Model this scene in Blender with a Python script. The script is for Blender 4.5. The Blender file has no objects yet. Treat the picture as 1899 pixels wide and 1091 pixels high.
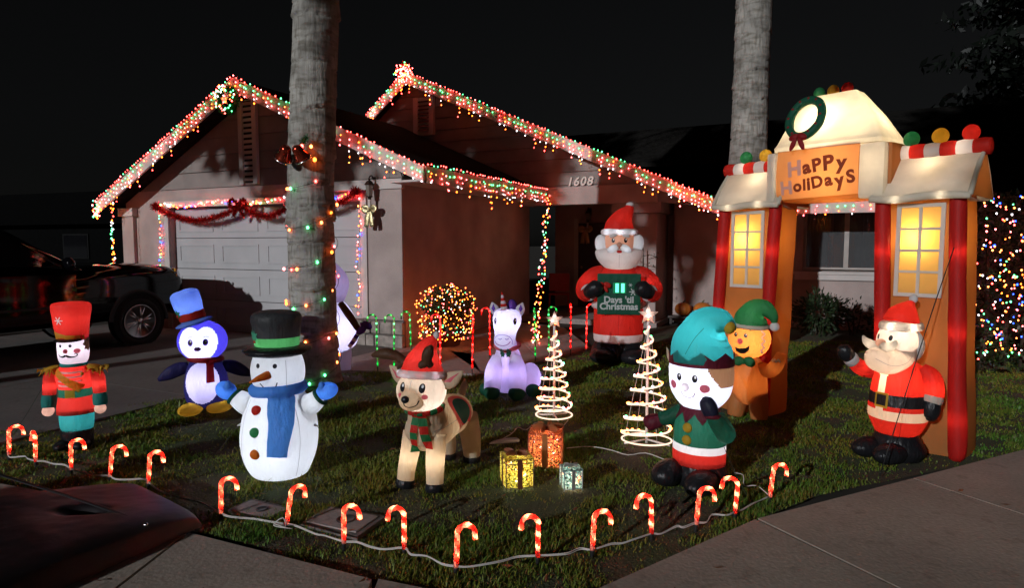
import bpy, bmesh, math, random
import numpy as np
from mathutils import Vector, Matrix, noise
from mathutils.bvhtree import BVHTree

random.seed(7)
NR = np.random.default_rng(7)
rad = math.radians
SC = bpy.context.scene
COL = SC.collection

# ------------------------------------------------------------------ camera, sky, sun, exposure
cam_data = bpy.data.cameras.new("camera")
cam_data.sensor_width = 36.0
cam_data.lens = 1180.0 / 1899.0 * 36.0
cam_data.clip_start = 0.05
cam_data.clip_end = 2000.0
camera = bpy.data.objects.new("camera", cam_data)
camera.location = (0, 0, 1.6)
camera.rotation_euler = (rad(90 - 4.386), 0, 0)
COL.objects.link(camera)
SC.camera = camera

SUN_EL, SUN_SIDE = 16.0, 37.0          # low hard light from behind the camera, to the left
world = bpy.data.worlds.new("World")
SC.world = world
world.use_nodes = True
wn, wl = world.node_tree.nodes, world.node_tree.links
wn.clear()
w_out = wn.new("ShaderNodeOutputWorld")
w_bg = wn.new("ShaderNodeBackground")
w_sky = wn.new("ShaderNodeTexSky")
w_sky.sky_type = 'NISHITA'
w_sky.sun_disc = False
w_sky.sun_elevation = rad(SUN_EL)
w_sky.sun_rotation = rad(180 + SUN_SIDE)
w_hsv = wn.new("ShaderNodeHueSaturation")
w_hsv.inputs['Saturation'].default_value = 0.18
wl.new(w_sky.outputs[0], w_hsv.inputs['Color'])
wl.new(w_hsv.outputs[0], w_bg.inputs['Color'])
w_bg.inputs['Strength'].default_value = 0.0007
wl.new(w_bg.outputs[0], w_out.inputs[0])

sun_data = bpy.data.lights.new("sun", 'SUN')
sun_data.energy = 1.55
sun_data.angle = rad(0.6)
sun_data.color = (0.93, 0.96, 1.0)
sun = bpy.data.objects.new("sun", sun_data)
travel = Vector((math.sin(rad(SUN_SIDE)) * math.cos(rad(SUN_EL)), math.cos(rad(SUN_SIDE)) * math.cos(rad(SUN_EL)), -math.sin(rad(SUN_EL))))
sun.rotation_euler = travel.to_track_quat('-Z', 'Y').to_euler()
sun.location = (-20, -20, 12)
COL.objects.link(sun)

SC.view_settings.view_transform = 'Standard'
SC.view_settings.look = 'None'
SC.view_settings.exposure = 0.45
SC.view_settings.gamma = 1.0
SC.view_settings.use_curve_mapping = False
SC.render.engine = 'CYCLES'
cy = SC.cycles
cy.use_denoising = True
cy.max_bounces = 5
cy.diffuse_bounces = 3
cy.glossy_bounces = 3
cy.transmission_bounces = 4
cy.transparent_max_bounces = 8
cy.caustics_reflective = False
cy.caustics_refractive = False
cy.sample_clamp_indirect = 2.5
cy.use_light_tree = True

# ------------------------------------------------------------------ materials
def lin(r, g, b):
    f = lambda v: (v / 255.0 / 12.92) if v / 255.0 <= 0.04045 else ((v / 255.0 + 0.055) / 1.055) ** 2.4
    return (f(r), f(g), f(b))

_mats = {}
def _new(name):
    m = bpy.data.materials.new(name)
    m.use_nodes = True
    m.node_tree.nodes.clear()
    return m, m.node_tree.nodes, m.node_tree.links

def _noise(n, l, scale, detail=3, coord='Object', stretch=None):
    tc = n.new('ShaderNodeTexCoord')
    t = n.new('ShaderNodeTexNoise')
    t.inputs['Scale'].default_value = scale
    t.inputs['Detail'].default_value = detail
    if stretch:
        mp = n.new('ShaderNodeMapping')
        mp.inputs['Scale'].default_value = stretch
        l.new(tc.outputs[coord], mp.inputs[0])
        l.new(mp.outputs[0], t.inputs['Vector'])
    else:
        l.new(tc.outputs[coord], t.inputs['Vector'])
    return t

def _vary(n, l, fac, col, lo, hi):
    r = n.new('ShaderNodeValToRGB')
    r.color_ramp.elements[0].position = 0.3
    r.color_ramp.elements[1].position = 0.7
    r.color_ramp.elements[0].color = (*[min(1, c * lo) for c in col], 1)
    r.color_ramp.elements[1].color = (*[min(1, c * hi) for c in col], 1)
    l.new(fac, r.inputs[0])
    return r

def fabric(name, col, trans=0.5, rough=0.55, wrinkle=0.8, dirt=0.92):
    """thin nylon of a blown-up figure: lets light through from the inside"""
    if name in _mats: return _mats[name]
    m, n, l = _new(name)
    out = n.new('ShaderNodeOutputMaterial')
    p = n.new('ShaderNodeBsdfPrincipled')
    tr = n.new('ShaderNodeBsdfTranslucent')
    mx = n.new('ShaderNodeMixShader')
    mx.inputs[0].default_value = trans
    n1 = _noise(n, l, 5, 4)
    r = _vary(n, l, n1.outputs[0], col, dirt, 1.03)
    n2 = _noise(n, l, 16, 3, stretch=(1, 1, 0.45))
    n3 = _noise(n, l, 60, 2, stretch=(1, 1, 0.25))
    add = n.new('ShaderNodeMath'); add.operation = 'MULTIPLY_ADD'; add.inputs[1].default_value = 0.3
    l.new(n3.outputs[0], add.inputs[0]); l.new(n2.outputs[0], add.inputs[2])
    b = n.new('ShaderNodeBump'); b.inputs['Strength'].default_value = wrinkle; b.inputs['Distance'].default_value = 0.02
    l.new(add.outputs[0], b.inputs['Height'])
    l.new(r.outputs[0], p.inputs['Base Color']); l.new(r.outputs[0], tr.inputs['Color'])
    p.inputs['Roughness'].default_value = rough
    p.inputs['Specular IOR Level'].default_value = 0.25
    l.new(b.outputs[0], p.inputs['Normal']); l.new(b.outputs[0], tr.inputs['Normal'])
    l.new(p.outputs[0], mx.inputs[1]); l.new(tr.outputs[0], mx.inputs[2]); l.new(mx.outputs[0], out.inputs[0])
    _mats[name] = m
    return m

def solid(name, col, rough=0.6, bump=0.0, bscale=30, lo=0.85, hi=1.12, vscale=6, spec=0.4, metal=0.0, dist=0.01, coat=0.0, coord='Object'):
    if name in _mats: return _mats[name]
    m, n, l = _new(name)
    out = n.new('ShaderNodeOutputMaterial')
    p = n.new('ShaderNodeBsdfPrincipled')
    n1 = _noise(n, l, vscale, 5, coord)
    r = _vary(n, l, n1.outputs[0], col, lo, hi)
    l.new(r.outputs[0], p.inputs['Base Color'])
    p.inputs['Roughness'].default_value = rough
    p.inputs['Metallic'].default_value = metal
    p.inputs['Specular IOR Level'].default_value = spec
    if coat: p.inputs['Coat Weight'].default_value = coat; p.inputs['Coat Roughness'].default_value = 0.05
    if bump:
        n2 = _noise(n, l, bscale, 4, coord)
        b = n.new('ShaderNodeBump'); b.inputs['Strength'].default_value = bump; b.inputs['Distance'].default_value = dist
        l.new(n2.outputs[0], b.inputs['Height']); l.new(b.outputs[0], p.inputs['Normal'])
    l.new(p.outputs[0], out.inputs[0])
    _mats[name] = m
    return m

def emit(name, col, strength):
    if name in _mats: return _mats[name]
    m, n, l = _new(name)
    out = n.new('ShaderNodeOutputMaterial')
    e = n.new('ShaderNodeEmission')
    e.inputs[0].default_value = (*col, 1)
    e.inputs[1].default_value = strength
    l.new(e.outputs[0], out.inputs[0])
    _mats[name] = m
    return m

BULB = [emit('bulb_red', (1.0, 0.042, 0.034), 19), emit('bulb_green', (0.09, 1.0, 0.28), 7.5), emit('bulb_white', (0.95, 0.86, 0.90), 5),
        emit('bulb_yellow', (1.0, 0.13, 0.012), 14), emit('bulb_blue', (0.015, 0.05, 1.0), 14), emit('bulb_pink', (1.0, 0.10, 0.10), 17), emit('bulb_warm', (1.0, 0.17, 0.035), 14)]
RED, GREEN, WHITE, YELLOW, BLUE, PINK, WARM = range(7)

black_fab = fabric('black_nylon', (0.012, 0.012, 0.014), 0.12, 0.35)
eye_black = solid('eye_print', (0.008, 0.008, 0.010), 0.35)
white_print = solid('white_print', (0.8, 0.8, 0.8), 0.6)
cord_white = solid('white_cord', (0.55, 0.52, 0.48), 0.5)
cord_dark = solid('dark_cord', (0.02, 0.035, 0.02), 0.6)

# ------------------------------------------------------------------ mesh helpers
def mesh_obj(name, verts, faces, mat, parent=None, smooth=True):
    me = bpy.data.meshes.new(name)
    me.from_pydata([tuple(v) for v in verts], [], [tuple(f) for f in faces])
    if mat is not None:
        for mm in (mat if isinstance(mat, (list, tuple)) else [mat]): me.materials.append(mm)
    if smooth: me.polygons.foreach_set('use_smooth', [True] * len(me.polygons))
    me.update()
    o = bpy.data.objects.new(name, me)
    COL.objects.link(o)
    if parent is not None: o.parent = parent
    return o

def tag(o, label, cat, group=None):
    o['label'] = label; o['category'] = cat
    if group: o['group'] = group
    return o

def empty(name, loc=(0, 0, 0), rz=0.0):
    o = bpy.data.objects.new(name, None)
    o.empty_display_size = 0.2
    o.location = loc; o.rotation_euler = (0, 0, rz)
    COL.objects.link(o)
    return o

def thing(name, label, cat, loc=(0, 0, 0), rz=0.0, group=None):
    return tag(empty(name, loc, rz), label, cat, group)

def structure(o):
    o['kind'] = 'structure'; return o

def stuff(o):
    o['kind'] = 'stuff'; return o

def catmull(P, m):
    P = np.asarray(P, float)
    if len(P) < 3:
        return np.array([P[0] + (P[1] - P[0]) * i / m for i in range(m + 1)])
    out = []
    E = np.vstack([2 * P[0] - P[1], P, 2 * P[-1] - P[-2]])
    for i in range(1, len(E) - 2):
        a, b, c, d = E[i - 1], E[i], E[i + 1], E[i + 2]
        for k in range(m):
            t = k / m
            out.append(0.5 * ((2 * b) + (c - a) * t + (2 * a - 5 * b + 4 * c - d) * t * t + (3 * b - 3 * c + d - a) * t ** 3))
    out.append(P[-1])
    return np.array(out)

def ring_pts(n, expo):
    a = np.linspace(0, 2 * math.pi, n, endpoint=False)
    c, s = np.cos(a), np.sin(a)
    if expo != 2:
        c = np.sign(c) * np.abs(c) ** (2 / expo); s = np.sign(s) * np.abs(s) ** (2 / expo)
    return c, s

def grid_faces(R, n, cap0=True, cap1=True):
    F = []
    for i in range(R - 1):
        for j in range(n):
            k = (j + 1) % n
            F.append((i * n + j, i * n + k, (i + 1) * n + k, (i + 1) * n + j))
    if cap0: F.append(tuple(range(n - 1, -1, -1)))
    if cap1: F.append(tuple((R - 1) * n + j for j in range(n)))
    return F

def crumple(V, amp, freq, seed=0.0):
    if amp <= 0: return V
    c = V.mean(axis=0)
    out = V.copy()
    for i, v in enumerate(V):
        q = noise.noise(Vector((v[0] * freq + seed, v[1] * freq, v[2] * freq * 0.7)))
        d = v - c; d[2] *= 0.3
        L = np.linalg.norm(d) + 1e-6
        out[i] = v + d / L * q * amp
    return out

def loft_grid(rings, n=36, m=5, expo=2.0):
    """rings (x,y,z,rx,ry) stacked upwards -> array R x n x 3"""
    R = catmull(rings, m)
    R[:, 3:5] = np.maximum(R[:, 3:5], 0.0008)
    c, s = ring_pts(n, expo)
    G = np.zeros((len(R), n, 3))
    pk = pucker(len(R), n) if expo == 2.0 and n > 60 else np.ones((len(R), n))
    for i, (x, y, z, rx, ry) in enumerate(R):
        G[i, :, 0] = x + c * rx * pk[i]; G[i, :, 1] = y + s * ry * pk[i]; G[i, :, 2] = z
    return G

_pk = [0]
def pucker(R, n, depth=0.045):
    """gathers in the cloth that die out away from the sewn ends"""
    _pk[0] += 1
    rg = np.random.default_rng(_pk[0])
    a = np.linspace(0, 2 * math.pi, n, endpoint=False)
    p = sum(w * np.abs(np.sin(k * a / 2 + rg.uniform(0, 6.28))) for k, w in ((23, 0.4), (37, 0.35), (15, 0.25)))
    q = sum(w * np.abs(np.sin(k * a / 2 + rg.uniform(0, 6.28))) for k, w in ((19, 0.4), (41, 0.35), (13, 0.25)))
    f = np.linspace(0, 1, R)[:, None]
    return 1 - depth * (np.exp(-f / 0.11) * p[None, :] + np.exp(-(1 - f) / 0.11) * q[None, :])

def sweep_grid(pts, radii, n=14, m=5, flat=1.0, up=None):
    P = catmull(pts, m)
    rr = catmull([[r] for r in radii], m)[:, 0] if len(radii) == len(pts) else np.full(len(P), radii[0])
    rr = np.maximum(rr, 0.0006)
    T = np.gradient(P, axis=0); T /= np.linalg.norm(T, axis=1)[:, None] + 1e-9
    u = np.array(up if up is not None else (0, 0, 1.0))
    if abs(T[0] @ u) > 0.95 * np.linalg.norm(u): u = np.array((1.0, 0, 0))
    u = u - T[0] * (u @ T[0]); u /= np.linalg.norm(u)
    G = np.zeros((len(P), n, 3))
    a = np.linspace(0, 2 * math.pi, n, endpoint=False)
    pk = pucker(len(P), n, 0.055) if n >= 36 else None
    for i in range(len(P)):
        u = u - T[i] * (u @ T[i]); u /= np.linalg.norm(u) + 1e-9
        v = np.cross(T[i], u)
        k_ = pk[i][:, None] if pk is not None else 1.0
        G[i] = P[i] + rr[i] * k_ * (np.cos(a)[:, None] * u * flat + np.sin(a)[:, None] * v)
    return G

def grid_obj(name, G, mat, parent=None, cap0=True, cap1=True, amp=0.0, freq=10, smooth=True, seed=0):
    R, n, _ = G.shape
    V = crumple(G.reshape(-1, 3), amp, freq, seed)
    return mesh_obj(name, V, grid_faces(R, n, cap0, cap1), mat, parent, smooth)

def tube(name, pts, r, mat, parent=None, n=8, m=4, flat=1.0, up=None, amp=0):
    rr = r if isinstance(r, (list, tuple)) else [r] * len(pts)
    return grid_obj(name, sweep_grid(pts, rr, n, m, flat, up), mat, parent, amp=amp)

def box_geo(x0, x1, y0, y1, z0, z1, o=0):
    V = [(x0, y0, z0), (x1, y0, z0), (x1, y1, z0), (x0, y1, z0), (x0, y0, z1), (x1, y0, z1), (x1, y1, z1), (x0, y1, z1)]
    F = [(0, 3, 2, 1), (4, 5, 6, 7), (0, 1, 5, 4), (1, 2, 6, 5), (2, 3, 7, 6), (3, 0, 4, 7)]
    return V, [tuple(i + o for i in f) for f in F]

def box(name, x0, x1, y0, y1, z0, z1, mat, parent=None, bevel=0.0):
    V, F = box_geo(x0, x1, y0, y1, z0, z1)
    o = mesh_obj(name, V, F, mat, parent, smooth=False)
    if bevel:
        bm = bmesh.new(); bm.from_mesh(o.data)
        bmesh.ops.bevel(bm, geom=bm.edges[:], offset=bevel, segments=2, affect='EDGES', profile=0.7)
        bm.to_mesh(o.data); bm.free()
    return o

def prism(name, poly, axis, a0, a1, mat, parent=None):
    """2D polygon extruded. axis 'y': poly is (x,z); axis 'x': poly is (y,z); axis 'z': poly is (x,y)"""
    n = len(poly)
    f = {'y': lambda p, a: (p[0], a, p[1]), 'x': lambda p, a: (a, p[0], p[1]), 'z': lambda p, a: (p[0], p[1], a)}[axis]
    V = [f(p, a0) for p in poly] + [f(p, a1) for p in poly]
    F = [tuple(range(n)), tuple(range(2 * n - 1, n - 1, -1))] + [(i, i + n, (i + 1) % n + n, (i + 1) % n) for i in range(n)]
    o = mesh_obj(name, V, F, mat, parent, smooth=False)
    bm = bmesh.new(); bm.from_mesh(o.data); bmesh.ops.recalc_face_normals(bm, faces=bm.faces[:]); bm.to_mesh(o.data); bm.free()
    return o

def lathe(name, prof, mat, parent=None, n=24, smooth=True):
    """prof (r,z)"""
    c, s = ring_pts(n, 2)
    V = []
    for r, z in prof:
        for j in range(n): V.append((c[j] * r, s[j] * r, z))
    return mesh_obj(name, V, grid_faces(len(prof), n), mat, parent, smooth)

def ball_geo(c, r, nu=24, nv=14, R=None):
    V = []
    for i in range(nv + 1):
        t = math.pi * i / nv
        for j in range(nu):
            a = 2 * math.pi * j / nu
            p = Vector((math.sin(t) * math.cos(a) * r[0], math.sin(t) * math.sin(a) * r[1], -math.cos(t) * r[2]))
            if R is not None: p = R @ p
            V.append((p.x + c[0], p.y + c[1], p.z + c[2]))
    return np.array(V), grid_faces(nv + 1, nu, False, False)

_ico = None
def _ico_geo():
    global _ico
    if _ico is None:
        bm = bmesh.new(); bmesh.ops.create_icosphere(bm, subdivisions=1, radius=1.0)
        bm.verts.ensure_lookup_table()
        _ico = (np.array([v.co[:] for v in bm.verts]), np.array([[v.index for v in f.verts] for f in bm.faces]))
        bm.free()
    return _ico

def bulbs(parent, pts, cols, r=0.015, name='bulbs', stretch=1.25):
    """all bulbs of one string: small real bulbs in one mesh"""
    iv, jf = _ico_geo()
    V, F, M = [], [], []
    for k, (p, c) in enumerate(zip(pts, cols)):
        s = r * random.uniform(0.8, 1.2)
        V.append(iv * np.array([s, s, s * stretch]) + np.asarray(p)); F.append(jf + k * len(iv)); M += [c] * len(jf)
    if not V: return None
    o = mesh_obj(name, np.vstack(V), np.vstack(F).tolist(), BULB, parent, False)
    o.data.polygons.foreach_set('material_index', M)
    return stuff(o)

def cord(parent, paths, r=0.003, mat=None, name='cord', n=5):
    V, F = [], []
    for P in paths:
        G = sweep_grid(P, [r] * len(P), n, 3)
        base = len(V)
        V += G.reshape(-1, 3).tolist()
        F += [tuple(i + base for i in f) for f in grid_faces(G.shape[0], n)]
    return mesh_obj(name, V, F, mat or cord_white, parent)

def _text_geo(body, size, bold=0.0, shear=0.0, extrude=0.0):
    cu = bpy.data.curves.new('lettering', 'FONT')
    cu.body = body; cu.size = size; cu.offset = bold; cu.shear = shear; cu.extrude = extrude
    cu.align_x = 'CENTER'; cu.align_y = 'CENTER'
    cu.resolution_u = 4
    ob = bpy.data.objects.new('lettering', cu); COL.objects.link(ob)
    dg = bpy.context.evaluated_depsgraph_get()
    me = bpy.data.meshes.new_from_object(ob.evaluated_get(dg))
    V = np.array([v.co[:] for v in me.vertices]) if len(me.vertices) else np.zeros((0, 3))
    F = [tuple(p.vertices) for p in me.polygons]
    bpy.data.objects.remove(ob); bpy.data.curves.remove(cu); bpy.data.meshes.remove(me)
    return V, F

_TXT = {}
def text_geo(body, size, bold=0.0, shear=0.0, extrude=0.0):
    V, F = _TXT[body]
    return V * size, F
# lettering is made first, while the scene is still empty
for _b, _s, _o, _sh, _ex in [("Days 'til", 0.122, 0.004, 0, 0), ('Christmas', 0.122, 0.004, 0, 0)] + [(c, 0.245, 0.006, 0.25, 0.008) for c in '1608'] + [(c, 0.155, 0.0065, 0, 0) for c in 'HaPyoliDS']:
    _V, _F = _text_geo(_b, 1.0, _o / _s, _sh, _ex / _s)
    _TXT[_b] = (_V, _F)

def ell(rx, ry, n=20, cx=0, cy=0):
    return [(cx + rx * math.cos(2 * math.pi * i / n), cy + ry * math.sin(2 * math.pi * i / n)) for i in range(n)]

def star(ro, ri, n=5, a0=90):
    return [((ro if i % 2 == 0 else ri) * math.cos(rad(a0 + i * 180 / n)), (ro if i % 2 == 0 else ri) * math.sin(rad(a0 + i * 180 / n))) for i in range(2 * n)]

LAMP_GAIN = 2.0
class Figure:
    """one blown-up yard figure, its parts in the root's frame: front is -Y, up is +Z"""
    def __init__(s, name, label, cat, loc, rot, group=None, lean=(0, 0)):
        s.root = thing(name, label, cat, (loc[0], loc[1], 0.0), rad(rot), group)
        s.root.rotation_euler = (rad(lean[0]), rad(lean[1]), rad(rot))
        s.V, s.F = [], []
        s.k = 0
    def _add(s, o, surf=True):
        if surf:
            b = len(s.V)
            s.V += [v.co[:] for v in o.data.vertices]
            s.F += [tuple(i + b for i in p.vertices) for p in o.data.polygons]
        s.k += 1
        return o
    def loft(s, name, mat, rings, parent=None, n=88, m=7, expo=2.0, amp=0.004, freq=9, surf=True):
        return s._add(grid_obj(name, loft_grid(rings, n, m, expo), mat, parent or s.root, amp=amp, freq=freq, seed=s.k * 3.1), surf)
    def bands(s, rings, parts, n=96, m=9, expo=2.0, amp=0.004, freq=9):
        """one smooth body split at given heights into parts (name, mat, z0, z1)"""
        G = loft_grid(rings, n, m, expo)
        G = crumple(G.reshape(-1, 3), amp, freq, s.k * 3.1).reshape(G.shape)
        zc = catmull(rings, m)[:, 2]
        def at(z):
            i = min(max(int(np.searchsorted(zc, z)), 1), len(zc) - 1)
            t = (z - zc[i - 1]) / (zc[i] - zc[i - 1] + 1e-9)
            return G[i - 1] * (1 - t) + G[i] * t
        out = []
        for name, mat, z0, z1 in parts:
            z0 = max(z0, zc[0]); z1 = min(z1, zc[-1])
            rows = [at(z0)] + [G[i] for i in range(len(zc)) if z0 + 1e-4 < zc[i] < z1 - 1e-4] + [at(z1)]
            out.append(s._add(grid_obj(name, np.array(rows), mat, s.root, cap0=(z0 <= zc[0] + 1e-6), cap1=(z1 >= zc[-1] - 1e-6))))
        return out
    def tube(s, name, mat, pts, radii, parent=None, n=18, m=6, flat=1.0, surf=True, amp=0.003, freq=12, up=None, caps=(True, True)):
        if max(radii) > 0.042 and n < 44 and amp > 0: n = 44
        return s._add(grid_obj(name, sweep_grid(pts, radii, n, m, flat, up), mat, parent or s.root, cap0=caps[0], cap1=caps[1], amp=amp, freq=freq, seed=s.k * 1.7), surf)
    def ball(s, name, mat, c, r, parent=None, rot=(0, 0, 0), surf=True, amp=0.0, freq=10):
        R = Matrix.Rotation(rad(rot[2]), 3, 'Z') @ Matrix.Rotation(rad(rot[1]), 3, 'Y') @ Matrix.Rotation(rad(rot[0]), 3, 'X')
        r = (r, r, r) if not isinstance(r, (tuple, list)) else r
        V, F = ball_geo(c, r, R=R)
        V = crumple(V, amp, freq, s.k * 2.3)
        return s._add(mesh_obj(name, V, F, mat, parent or s.root), surf)
    def split_faces(s, V, Fc, n1, m1, n2, m2, test):
        V = np.asarray(V)
        sel = [test(*V[list(f)].mean(axis=0)) for f in Fc]
        a = s._add(mesh_obj(n1, V, [f for f, q in zip(Fc, sel) if not q], m1, s.root))
        b = s._add(mesh_obj(n2, V, [f for f, q in zip(Fc, sel) if q], m2, s.root))
        for o in (a, b):
            bm = bmesh.new(); bm.from_mesh(o.data)
            bmesh.ops.delete(bm, geom=[v for v in bm.verts if not v.link_faces], context='VERTS'); bm.to_mesh(o.data); bm.free()
        return a
    def carve(s, o, test, name, mat):
        me = o.data; V = np.array([v.co[:] for v in me.vertices]); Fc = [tuple(p.vertices) for p in me.polygons]
        sel = [len(f) < 6 and test(*V[list(f)].mean(axis=0)) for f in Fc]
        mesh_obj(name, V, [f for f, q in zip(Fc, sel) if q], mat, s.root)
        bm = bmesh.new(); bm.from_mesh(me); bm.faces.ensure_lookup_table()
        bmesh.ops.delete(bm, geom=[bm.faces[i] for i, q in enumerate(sel) if q], context='FACES'); bm.to_mesh(me); bm.free()
    def split_loft(s, n1, m1, n2, m2, test, rings, n=150, m=14):
        G = loft_grid(rings, n, m)
        return s.split_faces(G.reshape(-1, 3), grid_faces(G.shape[0], n), n1, m1, n2, m2, test)
    def split_ball(s, n1, m1, n2, m2, test, c, r):
        V, Fc = ball_geo(c, r, 150, 90)
        return s.split_faces(V, Fc, n1, m1, n2, m2, test)
    def frame(s, az, el):
        a, e = rad(az), rad(el)
        d = Vector((math.sin(a) * math.cos(e), -math.cos(a) * math.cos(e), math.sin(e)))
        r = Vector((math.cos(a), math.sin(a), 0))
        return d, r, r.cross(-d) * 1.0
    def cast(s, P2, c, az, el, off):
        if getattr(s, '_n', None) != len(s.V):
            s._bvh = BVHTree.FromPolygons(s.V, s.F); s._n = len(s.V)
        d, r, u = s.frame(az, el)
        c = Vector(c); out = []
        for a, b in P2:
            o = c + r * a + u * b + d * 1.2
            h, nrm, i, dist = s._bvh.ray_cast(o, -d)
            if h is None:
                h, nrm, i, dist = s._bvh.find_nearest(c + r * a + u * b + d * 0.05)
            out.append(h + d * off)
        return out
    def decal(s, name, mat, outline, c, az=0, el=0, off=0.004, parent=None, rings=4):
        """a sewn-on or printed shape that follows the surface"""
        n = len(outline)
        cx = sum(p[0] for p in outline) / n; cy_ = sum(p[1] for p in outline) / n
        P = [(cx, cy_)]
        for k in range(1, rings + 1):
            t = k / rings
            P += [(cx + (x - cx) * t, cy_ + (y - cy_) * t) for x, y in outline]
        V = s.cast(P, c, az, el, off)
        F = [(0, 1 + j, 1 + (j + 1) % n) for j in range(n)]
        for k in range(rings - 1):
            for j in range(n):
                a, b = 1 + k * n + j, 1 + k * n + (j + 1) % n
                F.append((a, a + n, b + n, b))
        return mesh_obj(name, V, F, mat, parent or s.root)
    def stroke(s, name, mat, path, width, c, az=0, el=0, off=0.004, parent=None, m=5):
        P = catmull(path, m) if len(path) > 2 else np.array([np.array(path[0]) + (np.array(path[1]) - np.array(path[0])) * i / 8 for i in range(9)])
        T = np.gradient(P, axis=0); T /= np.linalg.norm(T, axis=1)[:, None] + 1e-9
        N = np.stack([-T[:, 1], T[:, 0]], 1)
        w = width if isinstance(width, (int, float)) else np.interp(np.linspace(0, 1, len(P)), np.linspace(0, 1, len(width)), width)[:, None]
        nc = 7 if np.max(w) > 0.03 else 2
        pts = []
        for j in range(nc): pts += [tuple(p) for p in P + N * w * (0.5 - j / (nc - 1))]
        V = s.cast(pts, c, az, el, off)
        k = len(P)
        return mesh_obj(name, V, [(j * k + i, j * k + i + 1, (j + 1) * k + i + 1, (j + 1) * k + i) for j in range(nc - 1) for i in range(k - 1)], mat, parent or s.root)
    def zigzag(s, name, mat, c, rx, ry, top, lo, hi, teeth, flare=1.0, a0=0, n=None):
        n = teeth * 6
        V = []
        for j in range(n):
            a = 2 * math.pi * j / n
            ph = (j % 6) / 6.0
            z = lo + (hi - lo) * abs(2 * ph - 1)
            V.append((c[0] + rx * math.cos(a), c[1] + ry * math.sin(a), top))
            f = 1 + (flare - 1) * (top - z) / (top - min(lo, hi) + 1e-6)
            V.append((c[0] + rx * f * math.cos(a), c[1] + ry * f * math.sin(a), z))
        F = [(2 * j, 2 * j + 1, (2 * j + 3) % (2 * n), (2 * j + 2) % (2 * n)) for j in range(n)]
        return s._add(mesh_obj(name, V, F, mat, s.root), False)
    def lamp(s, c, power, col, r=0.03):  # inner point light
        ld = bpy.data.lights.new('lamp', 'POINT')
        ld.energy = power * LAMP_GAIN; ld.color = col; ld.shadow_soft_size = r
        o = bpy.data.objects.new('lamp', ld); o.location = c; o.parent = s.root
        COL.objects.link(o)
        return o

# ------------------------------------------------------------------ the ground
def concrete_mat(name, col, joint=None):
    m, n, l = _new(name)
    out = n.new('ShaderNodeOutputMaterial'); p = n.new('ShaderNodeBsdfPrincipled')
    a = _noise(n, l, 1.3, 6, 'Generated' if False else 'Object'); b = _noise(n, l, 45, 4); sp = _noise(n, l, 9, 5)
    r = _vary(n, l, a.outputs[0], col, 0.80, 1.14)
    r2 = n.new('ShaderNodeValToRGB'); r2.color_ramp.elements[0].position = 0.34; r2.color_ramp.elements[1].position = 0.42
    r2.color_ramp.elements[0].color = (0.35, 0.33, 0.31, 1); r2.color_ramp.elements[1].color = (1, 1, 1, 1)
    l.new(sp.outputs[0], r2.inputs[0])
    r3 = n.new('ShaderNodeValToRGB'); r3.color_ramp.elements[0].position = 0.25; r3.color_ramp.elements[1].position = 0.75
    r3.color_ramp.elements[0].color = (0.78, 0.78, 0.78, 1); r3.color_ramp.elements[1].color = (1.1, 1.1, 1.1, 1)
    l.new(b.outputs[0], r3.inputs[0])
    m1 = n.new('ShaderNodeMix'); m1.data_type = 'RGBA'; m1.blend_type = 'MULTIPLY'; m1.inputs[0].default_value = 0.3
    l.new(r.outputs[0], m1.inputs[6]); l.new(r2.outputs[0], m1.inputs[7])
    m2 = n.new('ShaderNodeMix'); m2.data_type = 'RGBA'; m2.blend_type = 'MULTIPLY'; m2.inputs[0].default_value = 1.0
    l.new(m1.outputs[2], m2.inputs[6]); l.new(r3.outputs[0], m2.inputs[7])
    l.new(m2.outputs[2], p.inputs['Base Color'])
    p.inputs['Roughness'].default_value = 0.85
    bp = n.new('ShaderNodeBump'); bp.inputs['Strength'].default_value = 0.5; bp.inputs['Distance'].default_value = 0.006
    l.new(b.outputs[0], bp.inputs['Height']); l.new(bp.outputs[0], p.inputs['Normal'])
    l.new(p.outputs[0], out.inputs[0])
    return m

concrete = concrete_mat('sidewalk_concrete', (0.33, 0.27, 0.22))
drive_con = concrete_mat('driveway_concrete', (0.13, 0.12, 0.11))
walk_con = concrete_mat('walkway_concrete', (0.30, 0.25, 0.23))
soil = solid('dark_soil', (0.035, 0.028, 0.02), 0.95, 0.6, 20, 0.6, 1.4, 2)

S = 900.0
structure(mesh_obj('ground', [(-S, -S, -0.07), (S, -S, -0.07), (S, S, -0.07), (-S, S, -0.07)], [(0, 1, 2, 3)], soil, smooth=False))

LAWN = [(-4.75, 4.66), (-3.5, 4.22), (-2.68, 3.92), (-1.75, 3.44), (-0.65, 2.94), (-0.30, 2.82), (0.0, 2.77), (0.40, 2.86), (1.42, 3.60), (1.90, 3.95), (4.01, 4.87), (9.5, 7.25),
        (12.5, 9.2), (5.6, 12.2), (3.1, 12.55), (2.0, 11.6), (1.25, 9.75), (0.40, 8.66), (-0.36, 7.75), (-1.8, 7.92), (-2.72, 8.02), (-3.5, 6.7)]
def inside(P, poly):
    P = np.asarray(P); x, y = P[:, 0], P[:, 1]
    ins = np.zeros(len(P), bool)
    j = len(poly) - 1
    for i in range(len(poly)):
        xi, yi = poly[i]; xj, yj = poly[j]
        c = ((yi > y) != (yj > y)) & (x < (xj - xi) * (y - yi) / (yj - yi + 1e-12) + xi)
        ins ^= c; j = i
    return ins

def lawn_h(x, y):
    return 0.022 * noise.noise(Vector((x * 1.3, y * 1.3, 0.3))) + 0.012 * noise.noise(Vector((x * 4.1, y * 4.1, 1.7)))

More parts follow.
